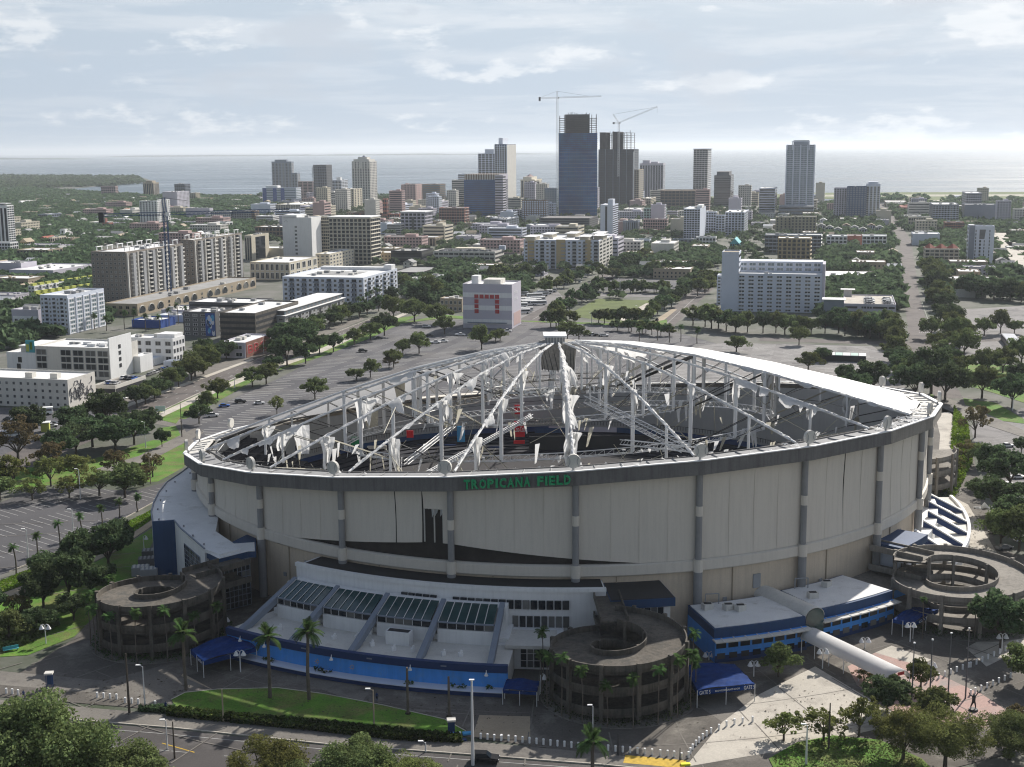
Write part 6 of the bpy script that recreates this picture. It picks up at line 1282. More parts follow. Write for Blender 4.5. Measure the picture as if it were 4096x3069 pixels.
for kind in range(6):
    for wl,rf_ in ((('offwhite','roofgrey'),('cream','tan'),('white','whiteroof')) if kind in (0,3,5) else (('offwhite','whiteroof'),('tan','whiteroof'),('lilac','roofgrey'))): HM.append(mesh_of(house_proto(kind),'house',[wl,rf_,'glassfar']))
def houses(poly,n,lab,grp,seed,kinds=range(18)):
    rr=random.Random(seed); P=poly; xs=[p[0] for p in P]; ys=[p[1] for p in P]; c_=0; tries=0
    while c_<n and tries<n*40:
        tries+=1; u=rr.uniform(min(xs),max(xs)); v=rr.uniform(min(ys),max(ys))
        if not inpoly(u,v,P): continue
        q=gp('d',u,v)
        if blocked(q.x,q.y,14) or isopen(q.x,q.y): continue
        o=bpy.data.objects.new('house',HM[rr.choice(list(kinds))]); C.objects.link(o); o.location=(q.x,q.y,0); o.rotation_euler=(0,0,-TH+rr.choice((0,math.pi/2)))
        T(o,lab,'house',grp); c_+=1; a,b=uv(q.x,q.y); OCC.append((a-9,a+9,b-9,b+9))
houses([(0,410),(330,425),(330,470),(560,520),(220,520),(0,600)],84,'small low house among the dense trees on the wooded left','houses among the trees on the left',1)
houses([(330,425),(1200,430),(2211,450),(2211,480),(1200,500),(560,520),(330,470)],110,'small low block in the downtown streets below the towers','small blocks between the downtown towers',2,range(3,15))
houses([(820,500),(1560,500),(1560,600),(820,600)],30,'small flat block in the middle distance between the apartment blocks','small blocks in the middle distance',3,range(3,15))
houses([(1600,480),(2211,480),(2211,640),(1950,640),(1780,560)],40,'small low block among the trees right of the pale slab','low blocks among the right hand trees',4)
houses([(0,383),(290,385),(290,400),(100,402),(0,405)],22,'tiny pale house on the wooded peninsula','houses on the peninsula',5)
houses([(0,600),(90,620),(90,700),(0,700)],6,'pale low house at the left edge behind the lilac store','houses at the left edge',6)
MR=[]
for kind,(a_,b_,c_) in enumerate(((24,20,16),(30,18,22),(18,18,30),(42,22,13),(26,34,19),(22,16,38))):
    for wl,rf_ in (('bluewhite','whiteroof'),('offwhite','whiteroof'),('cream','roofgrey'),('lilac','whiteroof'),('pink','roofgrey')):
        mb=MB(); mb.box(0,0,0,a_,b_,c_,0,0); mb.box(0,0,c_+.01,a_-.8,b_-.8,.12,0,1); mb.box(a_*.15,0,c_,a_*.3,b_*.4,3,0,0)
        for sx_,sy_,x,y in ((a_,.4,0,-b_/2),(a_,.4,0,b_/2),(.4,b_,-a_/2,0),(.4,b_,a_/2,0)): mb.box(x,y,c_-.01,sx_+.02,sy_,.9,0,0)
        nf=int(c_/3.2)
        for j in range(nf):
            if (kind+len(wl))%3==0: mb.box(0,-b_/2,c_*(j+.35)/nf,a_*.92,.14,1.5,0,2); mb.box(a_/2,0,c_*(j+.35)/nf,.14,b_*.92,1.5,0,2)
            else:
                for i in range(int(a_/3.4)): mb.box(-a_/2+a_*(i+.5)/int(a_/3.4),-b_/2,c_*(j+.35)/nf,1.8,.14,1.6,0,2)
                for i in range(int(b_/3.4)): mb.box(a_/2,-b_/2+b_*(i+.5)/int(b_/3.4),c_*(j+.35)/nf,.14,1.8,1.6,0,2)
        MR.append(mesh_of(mb,'mid_rise_block',[wl,rf_,'glassfar']))
def midrise(poly,n,lab,grp,seed,pool):
    rr=random.Random(seed); W_=[gp('d',u,v) for u,v in poly]; xs=[p.x for p in W_]; ys=[p.y for p in W_]; c_=0; tries=0
    while c_<n and tries<n*60:
        tries+=1; x,y=rr.uniform(min(xs),max(xs)),rr.uniform(min(ys),max(ys))
        if not inpoly(x,y,W_) or blocked(x,y,18) or isopen(x,y): continue
        me=MR[rr.choice(pool)]; o=bpy.data.objects.new('mid_rise_block',me); C.objects.link(o); o.location=(x,y,0); o.rotation_euler=(0,0,-TH+rr.choice((0,0,math.pi/2))); T(o,lab,'building',grp); c_+=1; a,b=uv(x,y); OCC.append((a-19,a+19,b-17,b+17))
midrise([(560,432),(880,432),(900,500),(560,505)],26,'pale mid rise block in the streets left of the tallest tower','mid rise blocks left of the tallest tower',31,range(30))
midrise([(880,432),(1320,432),(1330,500),(900,500)],24,'pale mid rise block near the foot of the construction towers','mid rise blocks by the construction towers',32,range(30))
midrise([(1320,432),(1800,436),(1800,500),(1330,500)],24,'pale mid rise block in the streets right of the construction towers','mid rise blocks right of the construction towers',33,range(30))
midrise([(1800,440),(2240,445),(2240,560),(1960,560),(1800,500)],14,'mid rise block among the trees on the far right','mid rise blocks on the far right',34,list(range(0,20)))
midrise([(0,460),(330,450),(560,480),(560,540),(0,560)],12,'low broad block with white roof in the wooded quarter','broad blocks in the wooded quarter',35,list(range(15,20)))
midrise([(840,500),(1540,500),(1560,580),(860,580)],14,'broad pale block in the middle distance','broad blocks in the middle distance',36,list(range(15,25)))
# dome-like hangars on the airfield
p=gp('D',1660,640,.3); o=empty('hangar',(p.x,p.y,.3),0,'white arched hangar on the airfield','hangar'); barrel(o,(-14,0,0),(14,0,0),11,'whiteroof','arched_roof',z0=0); MB().box(0,0,0,27,20,3).build('wall','offwhite',o)
# ================================================================ tower cranes
def crane(px,py_top,Y,zb,jl,jr,mm,lab,luff=None,zlen=None):
    p=YP(px,py_top,Y); o=empty('tower_crane',(p.x,p.y,0),0,lab,'crane'); zt=p.z
    def latt(a,b,w_,nm,dr):
        a,b=Vector(a),Vector(b); n=max(4,int((b-a).length/w_/1.6)); d_=(b-a).normalized(); s=d_.cross(Vector((0,0,1)) if abs(d_.z)<.9 else Vector((1,0,0))).normalized(); t_=d_.cross(s).normalized(); mb=MB()
        cs=[s*w_/2+t_*w_/2,s*-w_/2+t_*w_/2,s*-w_/2-t_*w_/2,s*w_/2-t_*w_/2]
        for c_ in cs: mb.tube(a+c_,b+c_,w_*.1,n=4)
        for i in range(n):
            P_,Q_=a.lerp(b,i/n),a.lerp(b,(i+1)/n)
            for k in range(4): mb.tube(P_+cs[k],Q_+cs[(k+1)%4],w_*.055,n=3)
            mb.tube(P_+cs[0],P_+cs[1],w_*.05,n=3); mb.tube(P_+cs[2],P_+cs[3],w_*.05,n=3)
        return mb.build(nm,mm,o)
    latt((0,0,zb),(0,0,zt),2.2,'mast',0); MB().box(1.6,-.5,zt-1.5,2,2,2.4).build('cab','white',o)
    if luff:
        e=Vector((luff[0],0,zt+luff[1])); latt((0,0,zt),e,1.6,'jib',0); latt((0,0,zt),(-9,0,zt+13),1.4,'mast_head',0); latt((0,0,zt),(-8,0,zt),1.6,'counter_jib',0); MB().box(-8,0,zt-2,3,2,3).build('counterweight','grey',o); MB().tube((-9,0,zt+13),e,.12,n=3).build('pendant','cable',o); MB().tube(e,e-Vector((0,0,9)),.1,n=3).build('hook_cable','cable',o)
    else:
        latt((0,0,zt),(jr,0,zt+1.5),1.6,'jib',0); latt((0,0,zt),(-jl,0,zt-.5),1.6,'counter_jib',0); MB().box(-jl,0,zt-5,3,2.4,6).build('counterweight','blackish',o); latt((0,0,zt),(-.6,0,zt+9.5),1.6,'mast_head',0)
        MB().tube((-.6,0,zt+9.5),(jr*.7,0,zt+2),.12,n=3).build('pendant','cable',o); MB().tube((-.6,0,zt+9.5),(-jl,0,zt),.12,n=3).build('pendant','cable',o)
    return o
m_=2000/1300
crane(Q('C',495,0)[0],Q('C',0,195)[1],2025,0,27,67,'steel','horizontal jib tower crane beside the tallest tower')
crane(Q('C',1025,0)[0],Q('C',0,412)[1],2080,60,0,0,'steel','luffing tower crane with raised jib on the second tower',luff=(60,24))
crane(Q('A',1425,0)[0],Q('A',0,765)[1],780,22,38,74,'navy2','dark blue tower crane rising in front of the brown apartments')
# ================================================================ TREES
def leafmesh(cen,size,seed,flat=.35):
    r=np.random.RandomState(seed); n=len(cen)
    a=r.normal(size=(n,3)); a/=np.linalg.norm(a,axis=1)[:,None]; b=r.normal(size=(n,3)); a[:,2]*=flat if flat else 1; b-= (a*b).sum(1)[:,None]*a/(a*a).sum(1)[:,None]; b/=np.linalg.norm(b,axis=1)[:,None]; a/=np.linalg.norm(a,axis=1)[:,None]
    s=(size*r.uniform(.6,1.4,n))[:,None]
    v=np.stack([cen-a*s*.6-b*s*.35,cen+a*s*.1-b*s*.5,cen+a*s*.7,cen+b*s*.5-a*s*.05],1).reshape(-1,3)
    return v
def quads_obj(v,name,m):
    n=len(v)//4; me=bpy.data.meshes.new(name); me.vertices.add(len(v)); me.vertices.foreach_set('co',v.ravel().astype('f')); me.loops.add(4*n); me.loops.foreach_set('vertex_index',np.arange(4*n,dtype='i')); me.polygons.add(n); me.polygons.foreach_set('loop_start',np.arange(0,4*n,4,dtype='i')); me.materials.append(M(m)); me.update(calc_edges=True); me.validate()
    return me
def crownpts(n,seed,hgt=.62,sparse=0.,clumps=40):
    r=np.random.RandomState(seed)
    # clump centres in a lumpy oblate crown of unit width, bottom at z0
    C_=[];R=[]
    while len(C_)<clumps:
        p=r.uniform(-1,1,3); q=p*np.array([1,1,1.])
        d_=np.linalg.norm(q)
        if d_>1 or p[2]<-.45 or d_<.38: continue
        lob=1+.18*math.sin(3*math.atan2(p[1],p[0])+seed)+.1*math.sin(5*math.atan2(p[1],p[0])+2*seed)
        C_.append([p[0]*.42*lob,p[1]*.42*lob,p[2]*hgt*.42]); R.append(r.uniform(.07,.145)*(.75 if sparse else 1))
    C_=np.array(C_);R=np.array(R)
    k=r.randint(0,clumps,n); d_=r.normal(size=(n,3)); d_/=np.linalg.norm(d_,axis=1)[:,None]; rad=r.uniform(.35,1.,n)**(.6)
    p=C_[k]+d_*(R[k]*rad)[:,None]*np.array([1.15,1.15,.8])
    return p,C_
OAK={}
def oak(key,n,leafs,m,seed,hgt=.62,trunk=.34,sparse=0.,clumps=40,tr=.022):
    p,Cc=crownpts(n,seed,hgt,sparse,clumps); zc_=trunk+hgt*.2
    v=leafmesh(p+np.array([0,0,zc_]),leafs,seed+1); me=quads_obj(v,'crown',m)
    mb=MB(); r=random.Random(seed); mb.tube((0,0,-.01),(0,0,trunk*.55),tr*1.3,tr,7)
    idx=r.sample(range(len(Cc)),min(len(Cc),9 if n>2000 else 4))
    for i in idx:
        e=Vector(Cc[i])+Vector((0,0,zc_)); mid=Vector((e.x*.45,e.y*.45,trunk*.55+(e.z-trunk*.55)*.6)); mb.tube((0,0,trunk*.5),mid,tr*.6,tr*.4,5); mb.tube(mid,e,tr*.4,tr*.12,4)
    t=mesh_of(mb,'trunk','trunkmat'); OAK[key]=(me,t)
for i in range(2): oak(('hi','oak',i),30000,.016,'oak',10+i,.62,.30,clumps=70); oak(('hi','oakyel',i),22000,.015,'oakyel',20+i,.62,.3,clumps=60)
for i in range(3):
    oak(('mid','oak',i),4200,.04,'oak',30+i); oak(('mid','oakdark',i),5600,.04,'oakdark',40+i); oak(('mid','oakyel',i),2100,.036,'oakyel',50+i,sparse=1); oak(('mid','oakbrown',i),2600,.032,'oakbrown',60+i,.7,sparse=1,clumps=30)
    oak(('lo','oak',i),900,.085,'oak',70+i,clumps=22); oak(('lo','oakdark',i),950,.085,'oakdark',80+i,clumps=22)
NT=0; TREES=[]
def tree(c,u,v,wpx,sp='oak',lod='mid',lab='',grp=None,name='tree',hs=1.,pos=None):
    global NT
    p=gp(c,u,v) if pos is None else pos
    if pos is None: wd=wpx*(D if c=='d' else 1/4/2.157)/1300*(p.y*CP+H*SP)
    else: wd=wpx
    if name=='tree': name={'oak':'oak_tree','oakdark':'oak_tree','oakyel':'storm_thinned_tree','oakbrown':'bare_tree'}[sp]
    k=[q for q in OAK if q[0]==lod and q[1]==sp]; 
    if not k: k=[q for q in OAK if q[0]==lod and q[1]=='oak']
    cr,tk=OAK[k[R_.randrange(len(k))]]
    o=empty(name,(p.x,p.y,.0),R_.uniform(0,6.28),lab,'tree',grp); o.scale=(wd,wd,wd*hs*R_.uniform(.95,1.1)) if lod=='hi' else (wd*R_.uniform(.82,1.12),wd*R_.uniform(.82,1.12),wd*hs*R_.uniform(.78,1.22)); NT+=1
    for nm,me in (('trunk',tk),('crown',cr)):
        q=bpy.data.objects.new(nm,me); C.objects.link(q); q.parent=o
    TREES.append((p.x,p.y,wd/2)); return o
def trow(c,A,B,n,w0,w1,sp,lod,lab,grp,jit=6,hs=1.):
    for i in range(n):
        f_=(i+.5)/n; s=random.Random(int(A[0]*3+i)); tree(c,A[0]+(B[0]-A[0])*f_+s.uniform(-jit,jit),A[1]+(B[1]-A[1])*f_+s.uniform(-jit,jit)*.4,w0+(w1-w0)*f_*s.uniform(.8,1.2),s.choice(sp),lod,lab,grp,hs=hs)
# foreground
FG='leafy foreground trees at the bottom edge'
tree('d',95,1760,310,'oak','hi','broad olive green tree filling the bottom left corner',hs=1.08); tree('d',285,1775,230,'oak','hi','lower rounded tree right of the corner tree along the bottom edge'); tree('d',190,1740,200,'oakyel','hi','loose yellow green crown between the two bottom left trees',hs=.95)
tree('d',10,1800,220,'oakyel','hi','yellow green bush crown at the very bottom left'); tree('d',575,1735,200,'oakyel','hi','loose yellowish tree at the bottom below the long lawn'); tree('d',640,1760,150,'oak','hi','small dark crown behind the yellowish tree at the bottom')
tree('d',770,1745,210,'oak','hi','dark leafy tree at the bottom between the two street poles'); tree('d',880,1760,170,'oakyel','hi','thin tree at the bottom just left of the tall light pole')
tree('d',420,1790,130,'oak','hi','low dark crown at the bottom left of the yellowish tree')
for u,v,w_,sp,lab in ((1692,1600,105,'oakyel','thin tree at the left end of the lower right row'),(1778,1600,110,'oakyel','thin tree second in the lower right row'),(1855,1590,115,'oakyel','leaning thin tree third in the lower right row'),(1950,1640,150,'oakyel','wide yellow green tree near the bottom right lawn'),(2040,1660,185,'oakyel','dense green tree near the bottom right with the bronze figure behind'),(2180,1640,150,'oak','green tree cut by the bottom right corner'),
    (1680,1462,92,'oak','small round tree on the plaza beside the gate tent'),(1915,1540,130,'oakdark','dark bushy tree between the flagpoles'),(2010,1555,110,'oak','green tree right of the second flagpole'),(1988,1490,80,'oak','leaning small tree by the end of the white tunnel'),(1865,1475,52,'oakyel','slim small tree under the white tunnel'),(2160,1405,140,'oakdark','dense round tree in front of the right ramp'),(2215,1480,110,'oak','tree cut by the right edge beside the lit plaza'),(2200,1600,90,'oakbrown','bare storm stripped tree at the right edge')):
    tree('d',u,v,w_,sp,'hi' if w_>140 else 'mid',lab)
# left mid group
for u,v,w_,sp in ((165,985,90,'oakdark'),(200,965,110,'oakdark'),(250,975,120,'oakdark'),(230,930,110,'oakdark'),(160,945,90,'oakdark'),(290,960,90,'oakdark'),(320,930,60,'oakdark'),(350,965,46,'oakdark'),(130,1000,90,'oakdark'),(60,940,80,'oakdark')): tree('d',u,v,w_,sp,'mid','dense dark tree in the clump left of the stadium rim','dark clump of trees left of the stadium')
for u,v,w_,sp in ((40,1000,110,'oakbrown'),(110,1020,100,'oakbrown'),(30,1055,90,'oakyel'),(110,1050,90,'oakyel'),(170,1050,90,'oakyel'),(70,1080,80,'oakyel'),(215,1070,90,'oakyel'),(270,1075,100,'oak'),(310,1050,70,'oakbrown'),(250,1030,80,'oakbrown'),(330,1030,60,'oakbrown'),(0,1080,80,'oak'),(150,1075,70,'oakyel')): tree('d',u,v,w_,sp,'mid','thin storm stripped tree between the left lot and the lawn','stripped trees beside the left parking lot')
for u,v,w_,sp in ((95,1320,130,'oakdark'),(150,1300,130,'oakdark'),(200,1290,110,'oakdark'),(235,1230,120,'oakdark'),(110,1260,110,'oakdark'),(180,1240,110,'oakdark'),(255,1190,80,'oakdark'),(40,1340,90,'oakbrown'),(20,1390,90,'oak'),(80,1370,100,'oakdark'),(160,1340,90,'oakdark'),(-20,1330,80,'oakdark')): tree('d',u,v,w_,sp,'mid','very dark tree in the shaded clump by the leftmost ramp','shaded trees beside the leftmost ramp')
# left avenue trees
for A,B,n,w0,w1 in (((290,885),(395,830),6,60,55),((400,825),(450,805),3,80,80),((430,780),(500,778),4,60,50),((585,772),(612,748),2,60,60),((620,740),(760,690),9,58,48),((770,690),(860,650),5,46,42)):
    trow('d',A,B,n,w0,w1,['oak','oakdark'],'mid','rounded green street tree on the far side of the left avenue','street trees along the left avenue')
for u,v,w_ in ((430,915,60),(448,890,50),(470,860,60),(545,835,70),(575,830,60),(590,800,50),(620,790,80),(640,765,100),(660,785,60),(690,765,60),(720,760,50),(765,745,60),(800,735,55),(830,725,60),(850,690,60),(895,695,75),(905,660,70),(925,650,70),(945,700,60),(945,645,50),(870,625,50)):
    tree('d',u,v,w_,R_.choice(['oak','oak','oakdark']),'mid','round green tree on the verge between the avenue and the far parking lot','trees on the verge of the far parking lot')
for u,v,w_,sp in ((680,862,66,'oak'),(598,895,46,'oakyel'),(770,822,46,'oak'),(800,815,50,'oak'),(870,768,44,'oak'),(905,763,60,'oak'),(840,795,36,'oakbrown'),(850,793,50,'oak'),(960,722,46,'oak'),(1040,755,60,'oak'),(1070,738,40,'oak'),(1080,735,34,'oak'),(1020,705,44,'oak'),(1225,735,56,'oak'),(1250,735,50,'oak'),(1590,760,54,'oak'),(1725,745,48,'oak'),(1745,800,62,'oak'),(1775,780,50,'oakdark'),(1690,820,0,'oak')):
    if w_: tree('d',u,v,w_,sp,'mid','small round tree in an island of the far parking lot','trees standing in the far parking lot')
# park centre
for A,B,n,w0,w1 in (((1180,705),(1230,705),4,50,50),((1185,690),(1290,640),8,44,40),((1290,630),(1440,632),12,34,34),((1290,700),(1400,700),8,46,40),((1400,690),(1530,610),10,44,40),((1330,715),(1450,725),8,36,36),((1170,640),(1290,590),9,42,38),((1300,610),(1400,560),8,40,40),((1400,600),(1530,590),10,40,38),((1060,610),(1170,600),9,46,40),((920,640),(1000,620),6,50,44),((1500,640),(1560,610),5,50,50),((1490,700),(1600,720),6,60,60)):
    trow('d',A,B,n,w0,w1,['oak','oakdark'],'lo','rounded tree in the park rows between the two straight streets','trees round the central park')
# in front of the pale slab and along right street
for A,B,n,w0,w1 in (((1580,718),(1790,722),8,54,50),((1800,720),(1930,735),7,60,66),((1920,700),(1935,760),4,50,60),((1930,770),(1960,840),5,62,74),((2010,590),(2040,680),7,56,62),((2040,690),(2080,780),6,62,74),((2010,720),(2060,830),5,60,70),((2060,640),(2211,650),8,56,60)):
    trow('d',A,B,n,w0,w1,['oak','oakdark'],'mid','green tree lining the straight street on the right','trees along the straight street on the right')
for u,v,w_,sp in ((1850,870,90,'oakdark'),(1885,850,95,'oakdark'),(1975,865,95,'oakdark'),(2010,850,120,'oakdark'),(2040,868,100,'oakdark'),(1800,855,50,'oakdark'),(1825,835,60,'oakdark'),(1935,870,0,'oak'),(2085,730,52,'oak'),(2125,725,56,'oak'),(2160,720,58,'oak'),(2190,720,50,'oak'),(2088,800,60,'oak'),(2130,810,70,'oak'),(2165,805,70,'oak'),(2205,790,70,'oak'),(2120,860,90,'oak'),(2185,880,100,'oakdark'),(2205,830,60,'oakdark')):
    if w_: tree('d',u,v,w_,sp,'mid','broad dark tree beyond the right end of the white roof','trees beyond the right end of the roof')
for u,v,w_,sp in ((2105,945,80,'oakbrown'),(2090,1000,80,'oakbrown'),(2120,1010,70,'oak'),(2060,1030,60,'oakyel'),(2140,1040,90,'oakdark'),(2180,1060,110,'oakdark'),(2150,1110,120,'oakdark'),(2190,1150,120,'oakdark'),(2200,1190,110,'oak'),(2160,1180,90,'oak'),(2205,980,50,'oakdark')):
    tree('d',u,v,w_,sp,'mid','dark tree on the strip between the right flank and the outer lot','trees on the strip right of the stadium')
# palms
def frondmesh(L_,w_,n=12,droop=1.,m='palmleaf',seed=0,full=10):
    r=random.Random(seed); mb=MB(); pts=[Vector((L_*t*(1-.12*t*droop),0,L_*(.32*t-.75*droop*t*t))) for t in [i/n for i in range(n+1)]]
    for i in range(n):
        a,b=pts[i],pts[i+1]; mb.tube(a,b,.02*L_*(1-i/n)*.5+.004,n=3); 
        for k in range(2):
            for s in (-1,1):
                q=a.lerp(b,k/2); l=w_*math.sin(math.pi*min(.98,(i+k/2+1)/(n+1.2)))**.6*r.uniform(.8,1.1)
                mb.add([q,q+(b-a)*.55,q+Vector((l*.45,s*l,-l*.45*droop))],[(0,1,2)])
    return mesh_of(mb,'frond',m)
FR=[frondmesh(1,.26,12,d_,seed=i) for i,d_ in enumerate((.55,.8,1.05,1.3))]
FRL=[frondmesh(1,.42,5,d_,seed=i) for i,d_ in enumerate((.8,1.3))]
def crownmesh(n,m='palmleaf',seed=0,fan=True):
    r=random.Random(seed); vs=[];mb=MB()
    for i in range(n):
        az=r.uniform(0,6.28); el=r.uniform(-.7,1.2); f_=FRL[r.randrange(2)]; c_,s_=math.cos(az),math.sin(az); ce,se=math.cos(el),math.sin(el); k=r.uniform(.75,1.1); P=[]
        for v in f_.vertices: x,y,z=v.co*k; x,z=x*ce-z*se,x*se+z*ce; P.append((x*c_-y*s_,x*s_+y*c_,z))
        mb.add(P,[tuple(p.vertices) for p in f_.polygons])
    return mesh_of(mb,'crown',m)
PC=[crownmesh(22,seed=i) for i in range(3)]; PCy=[crownmesh(16,'oakyel',seed=7+i) for i in range(2)]
def palm(c,u,v,tv,lab,grp=None,big=False,rad=None,pos=None,hgt=None,cm=None,lean=.3,name='palm_tree',rt=.16):
    p=gp(c,u,v) if pos is None else pos; h=ZH(p.x,p.y,Q(c,u,tv)[1]) if hgt is None else hgt; o=empty(name,(p.x,p.y,.1),R_.uniform(0,6),lab,'palm tree',grp)
    mb=MB(); pts=[Vector((lean*math.sin(i*.5),.1*i/8,h*i/8)) for i in range(9)]
    for i in range(8): mb.tube(pts[i],pts[i+1],rt*(1.25-.3*i/8),rt*(1.25-.3*(i+1)/8),7)
    mb.build('trunk','palmtrunk',o); R0=rad or 1.6
    if big:
        for i in range(34):
            q=bpy.data.objects.new('frond',FR[i%4]); C.objects.link(q); q.parent=o; q.location=pts[-1]; q.rotation_euler=(0,-math.radians((70,45,20,0)[i%4])+.1*R_.random(),i*2.399); s=R0*R_.uniform(.9,1.1); q.scale=(s,s,s)
        MB().tube(pts[-1]-Vector((0,0,1)),pts[-1]+Vector((0,0,.3)),.35,.5,8).build('boot','palmtrunk',o)
    else:
        q=bpy.data.objects.new('crown',cm or PC[R_.randrange(3)]); C.objects.link(q); q.parent=o; q.location=pts[-1]; q.scale=(R0,R0,R0*1.1)
    return o
palm('d',583,1508,1378,'tall date palm at left end of the long lawn before the blue wall',big=True,rad=3.1,rt=.3); palm('d',668,1512,1368,'tall date palm on the long lawn, right of its twin before the blue wall',big=True,rad=3.2,rt=.3)
palm('d',402,1490,1368,'dark date palm beside the left gate tent',big=True,rad=3.3,rt=.28); palm('d',1278,1700,1605,'bright date palm head at the bottom edge by the white bollards',big=True,rad=3.2,rt=.3)
for u,v in ((881,1543),(970,1550)): 
    p=gp('d',u,v); o=empty('bare_palm_trunk',(p.x,p.y,.1),0,'bare snapped palm trunk on the long lawn, '+('left' if u<900 else 'right')+' of the two','palm trunk'); h=ZH(p.x,p.y,Q('d',u,1442 if u<900 else 1462)[1]); MB().tube((0,0,0),(0,0,h),.28,.2,8).build('trunk','palmtrunk',o); MB().tube((0,0,0),(0,0,.35),.6,.5,8).build('root_ball','soil',o)
for u,v,tv in ((35,1240,1182),(82,1210,1158),(130,1185,1130),(175,1160,1115),(220,1140,1098),(258,1118,1082),(298,1105,1070)): palm('d',u,v,tv,'small sabal palm in the row along the left green verge','row of sabal palms on the left verge',rad=1.5,rt=.17)
for k in range(9):
    a=math.radians(150+k*23); palm('d',0,0,0,'thin palm with small head ringing the leftmost spiral ramp','thin palms round the leftmost ramp',pos=Vector((-77+15.2*math.cos(a),271+15.2*math.sin(a),0)),hgt=8.5+R_.uniform(0,3.2),rad=1.5,rt=.1,lean=.15)
for k in range(12):
    a=math.radians(165+k*18.5); palm('d',0,0,0,'thin palm with small head ringing the middle spiral ramp','thin palms round the middle ramp',pos=Vector((20.2+15*math.cos(a),238.5+15*math.sin(a),0)),hgt=7.5+R_.uniform(0,4.5),rad=1.45,rt=.1,lean=.15)
for i in range(11): palm('d',775+i*9,680-i*5.5,0,'slender palm in the row beside the blue and white apartments','palms beside the blue and white apartments',hgt=9+R_.uniform(0,3),rad=2.4,rt=.22)
for u,v in ((480,595),(360,700),(350,690),(655,600)): pass
for u,v,h_ in ((270,713,11),(290,707,10),(315,715,9),(385,700,12),(400,695,9),(345,712,8),(365,705,10),(205,712,9),(230,715,8),(1420,735,8),(1445,740,9),(1470,738,8),(1505,742,8),(1380,738,7),(1600,660,10),(1860,660,9),(1835,665,8),(1900,655,8)): palm('d',u,v,0,'slim palm among the mid distance streets','scattered palms in the mid distance streets',hgt=h_,rad=2.4,rt=.22)
palm('d',1988,1560,1470,'storm bent palm standing at the end of the pink paving',hgt=None,rad=1.8) if False else None
for k in range(3): palm('d',0,0,0,'thin palm standing beside the rightmost spiral ramp','thin palms beside the rightmost ramp',pos=Vector((88+k*11,266-k*1.,0)),hgt=9+k,rad=.9,rt=.1,lean=.1)
# ---- dense canopy that nobody could count (real leaf geometry), woods and beds
def canopy(name,polys,n,lab,w0,w1,seed,leafs=22,m='wood',hgt=.55,zb=3.,margin=5,thin=None):
    r=random.Random(seed); nr=np.random.RandomState(seed); Cn=[]; Sz=[]; Ln=[]; tries=0
    boxes=[(min(p[0] for p in P),max(p[0] for p in P),min(p[1] for p in P),max(p[1] for p in P)) for P in polys]
    areas=[(b[1]-b[0])*(b[3]-b[2]) for b in boxes]; W_=[[gp('d',u,v) for u,v in P] for P in polys]
    wb=[(min(p.x for p in P),max(p.x for p in P),min(p.y for p in P),max(p.y for p in P)) for P in W_]; wa=[(b[1]-b[0])*(b[3]-b[2]) for b in wb]
    while len(Cn)<n and tries<n*12:
        tries+=1; k=r.choices(range(len(polys)),wa)[0]; b=wb[k]; x=r.uniform(b[0],b[1]); y=b[2]+(b[3]-b[2])*r.random()**1.25
        if not inpoly(x,y,W_[k]) or blocked(x,y,margin) or isopen(x,y) or OCC_ST(x,y,6): continue
        Cn.append((x,y,zb*r.uniform(.8,1.3))); Sz.append(r.uniform(w0,w1)); 
    Cn=np.array(Cn); Sz=np.array(Sz); m_=leafs; N_=len(Cn)
    dvec=nr.normal(size=(N_,m_,3)); dvec/=np.linalg.norm(dvec,axis=2)[:,:,None]; dvec[:,:,2]=np.abs(dvec[:,:,2])*.95-.1
    P_=Cn[:,None,:]+dvec*(Sz[:,None,None]/2)*nr.uniform(.6,1.05,(N_,m_,1))*np.array([1,1,hgt*1.25])
    P_=P_.reshape(-1,3); s=np.repeat(Sz,m_)
    v=leafmesh(P_,1.,seed+3,flat=.5); cen=np.repeat(P_,4,axis=0); v=cen+(v-cen)*(np.repeat(s,4)*.34)[:,None]
    me=quads_obj(v,name,m); o=bpy.data.objects.new(name,me); C.objects.link(o); T(o,lab,'woodland',kind='stuff'); return o
canopy('woodland',[[(0,405),(330,425),(560,428),(560,520),(210,530),(200,640),(100,640),(0,600)]],5200,'dense dark green tree canopy of the wooded quarter on the left',9,17,1,20)
canopy('woodland',[[(-60,381),(300,382),(310,395),(250,402),(140,405),(0,410)]],1500,'low dark tree canopy covering the distant peninsula',14,26,2,16)
canopy('woodland',[[(560,428),(1200,430),(1780,432),(1780,560),(1500,640),(1150,680),(860,600),(560,520)]],1800,'patches of street tree canopy between the downtown blocks',9,15,3,18)
canopy('woodland',[[(1780,440),(2300,445),(2300,650),(2050,650),(1960,690),(1780,600)]],2300,'dense dark tree canopy on the far right between towers and lots',10,18,4,20)
canopy('woodland',[[(0,600),(210,530),(230,700),(0,760)],[(860,600),(1000,560),(1130,600),(1150,640),(1000,660),(880,660)],[(1330,520),(1560,540),(1545,600),(1320,600)],[(1770,600),(1940,600),(1935,740),(1780,700)]],1100,'leafy canopy filling the gaps between the middle distance blocks',8,13,5,40)
canopy('woodland',[[(560,418),(880,424),(880,428),(560,426)],[(1900,425),(2211,432),(2211,440),(1900,438)]],120,'thin line of trees on the waterfront',12,20,6,20)
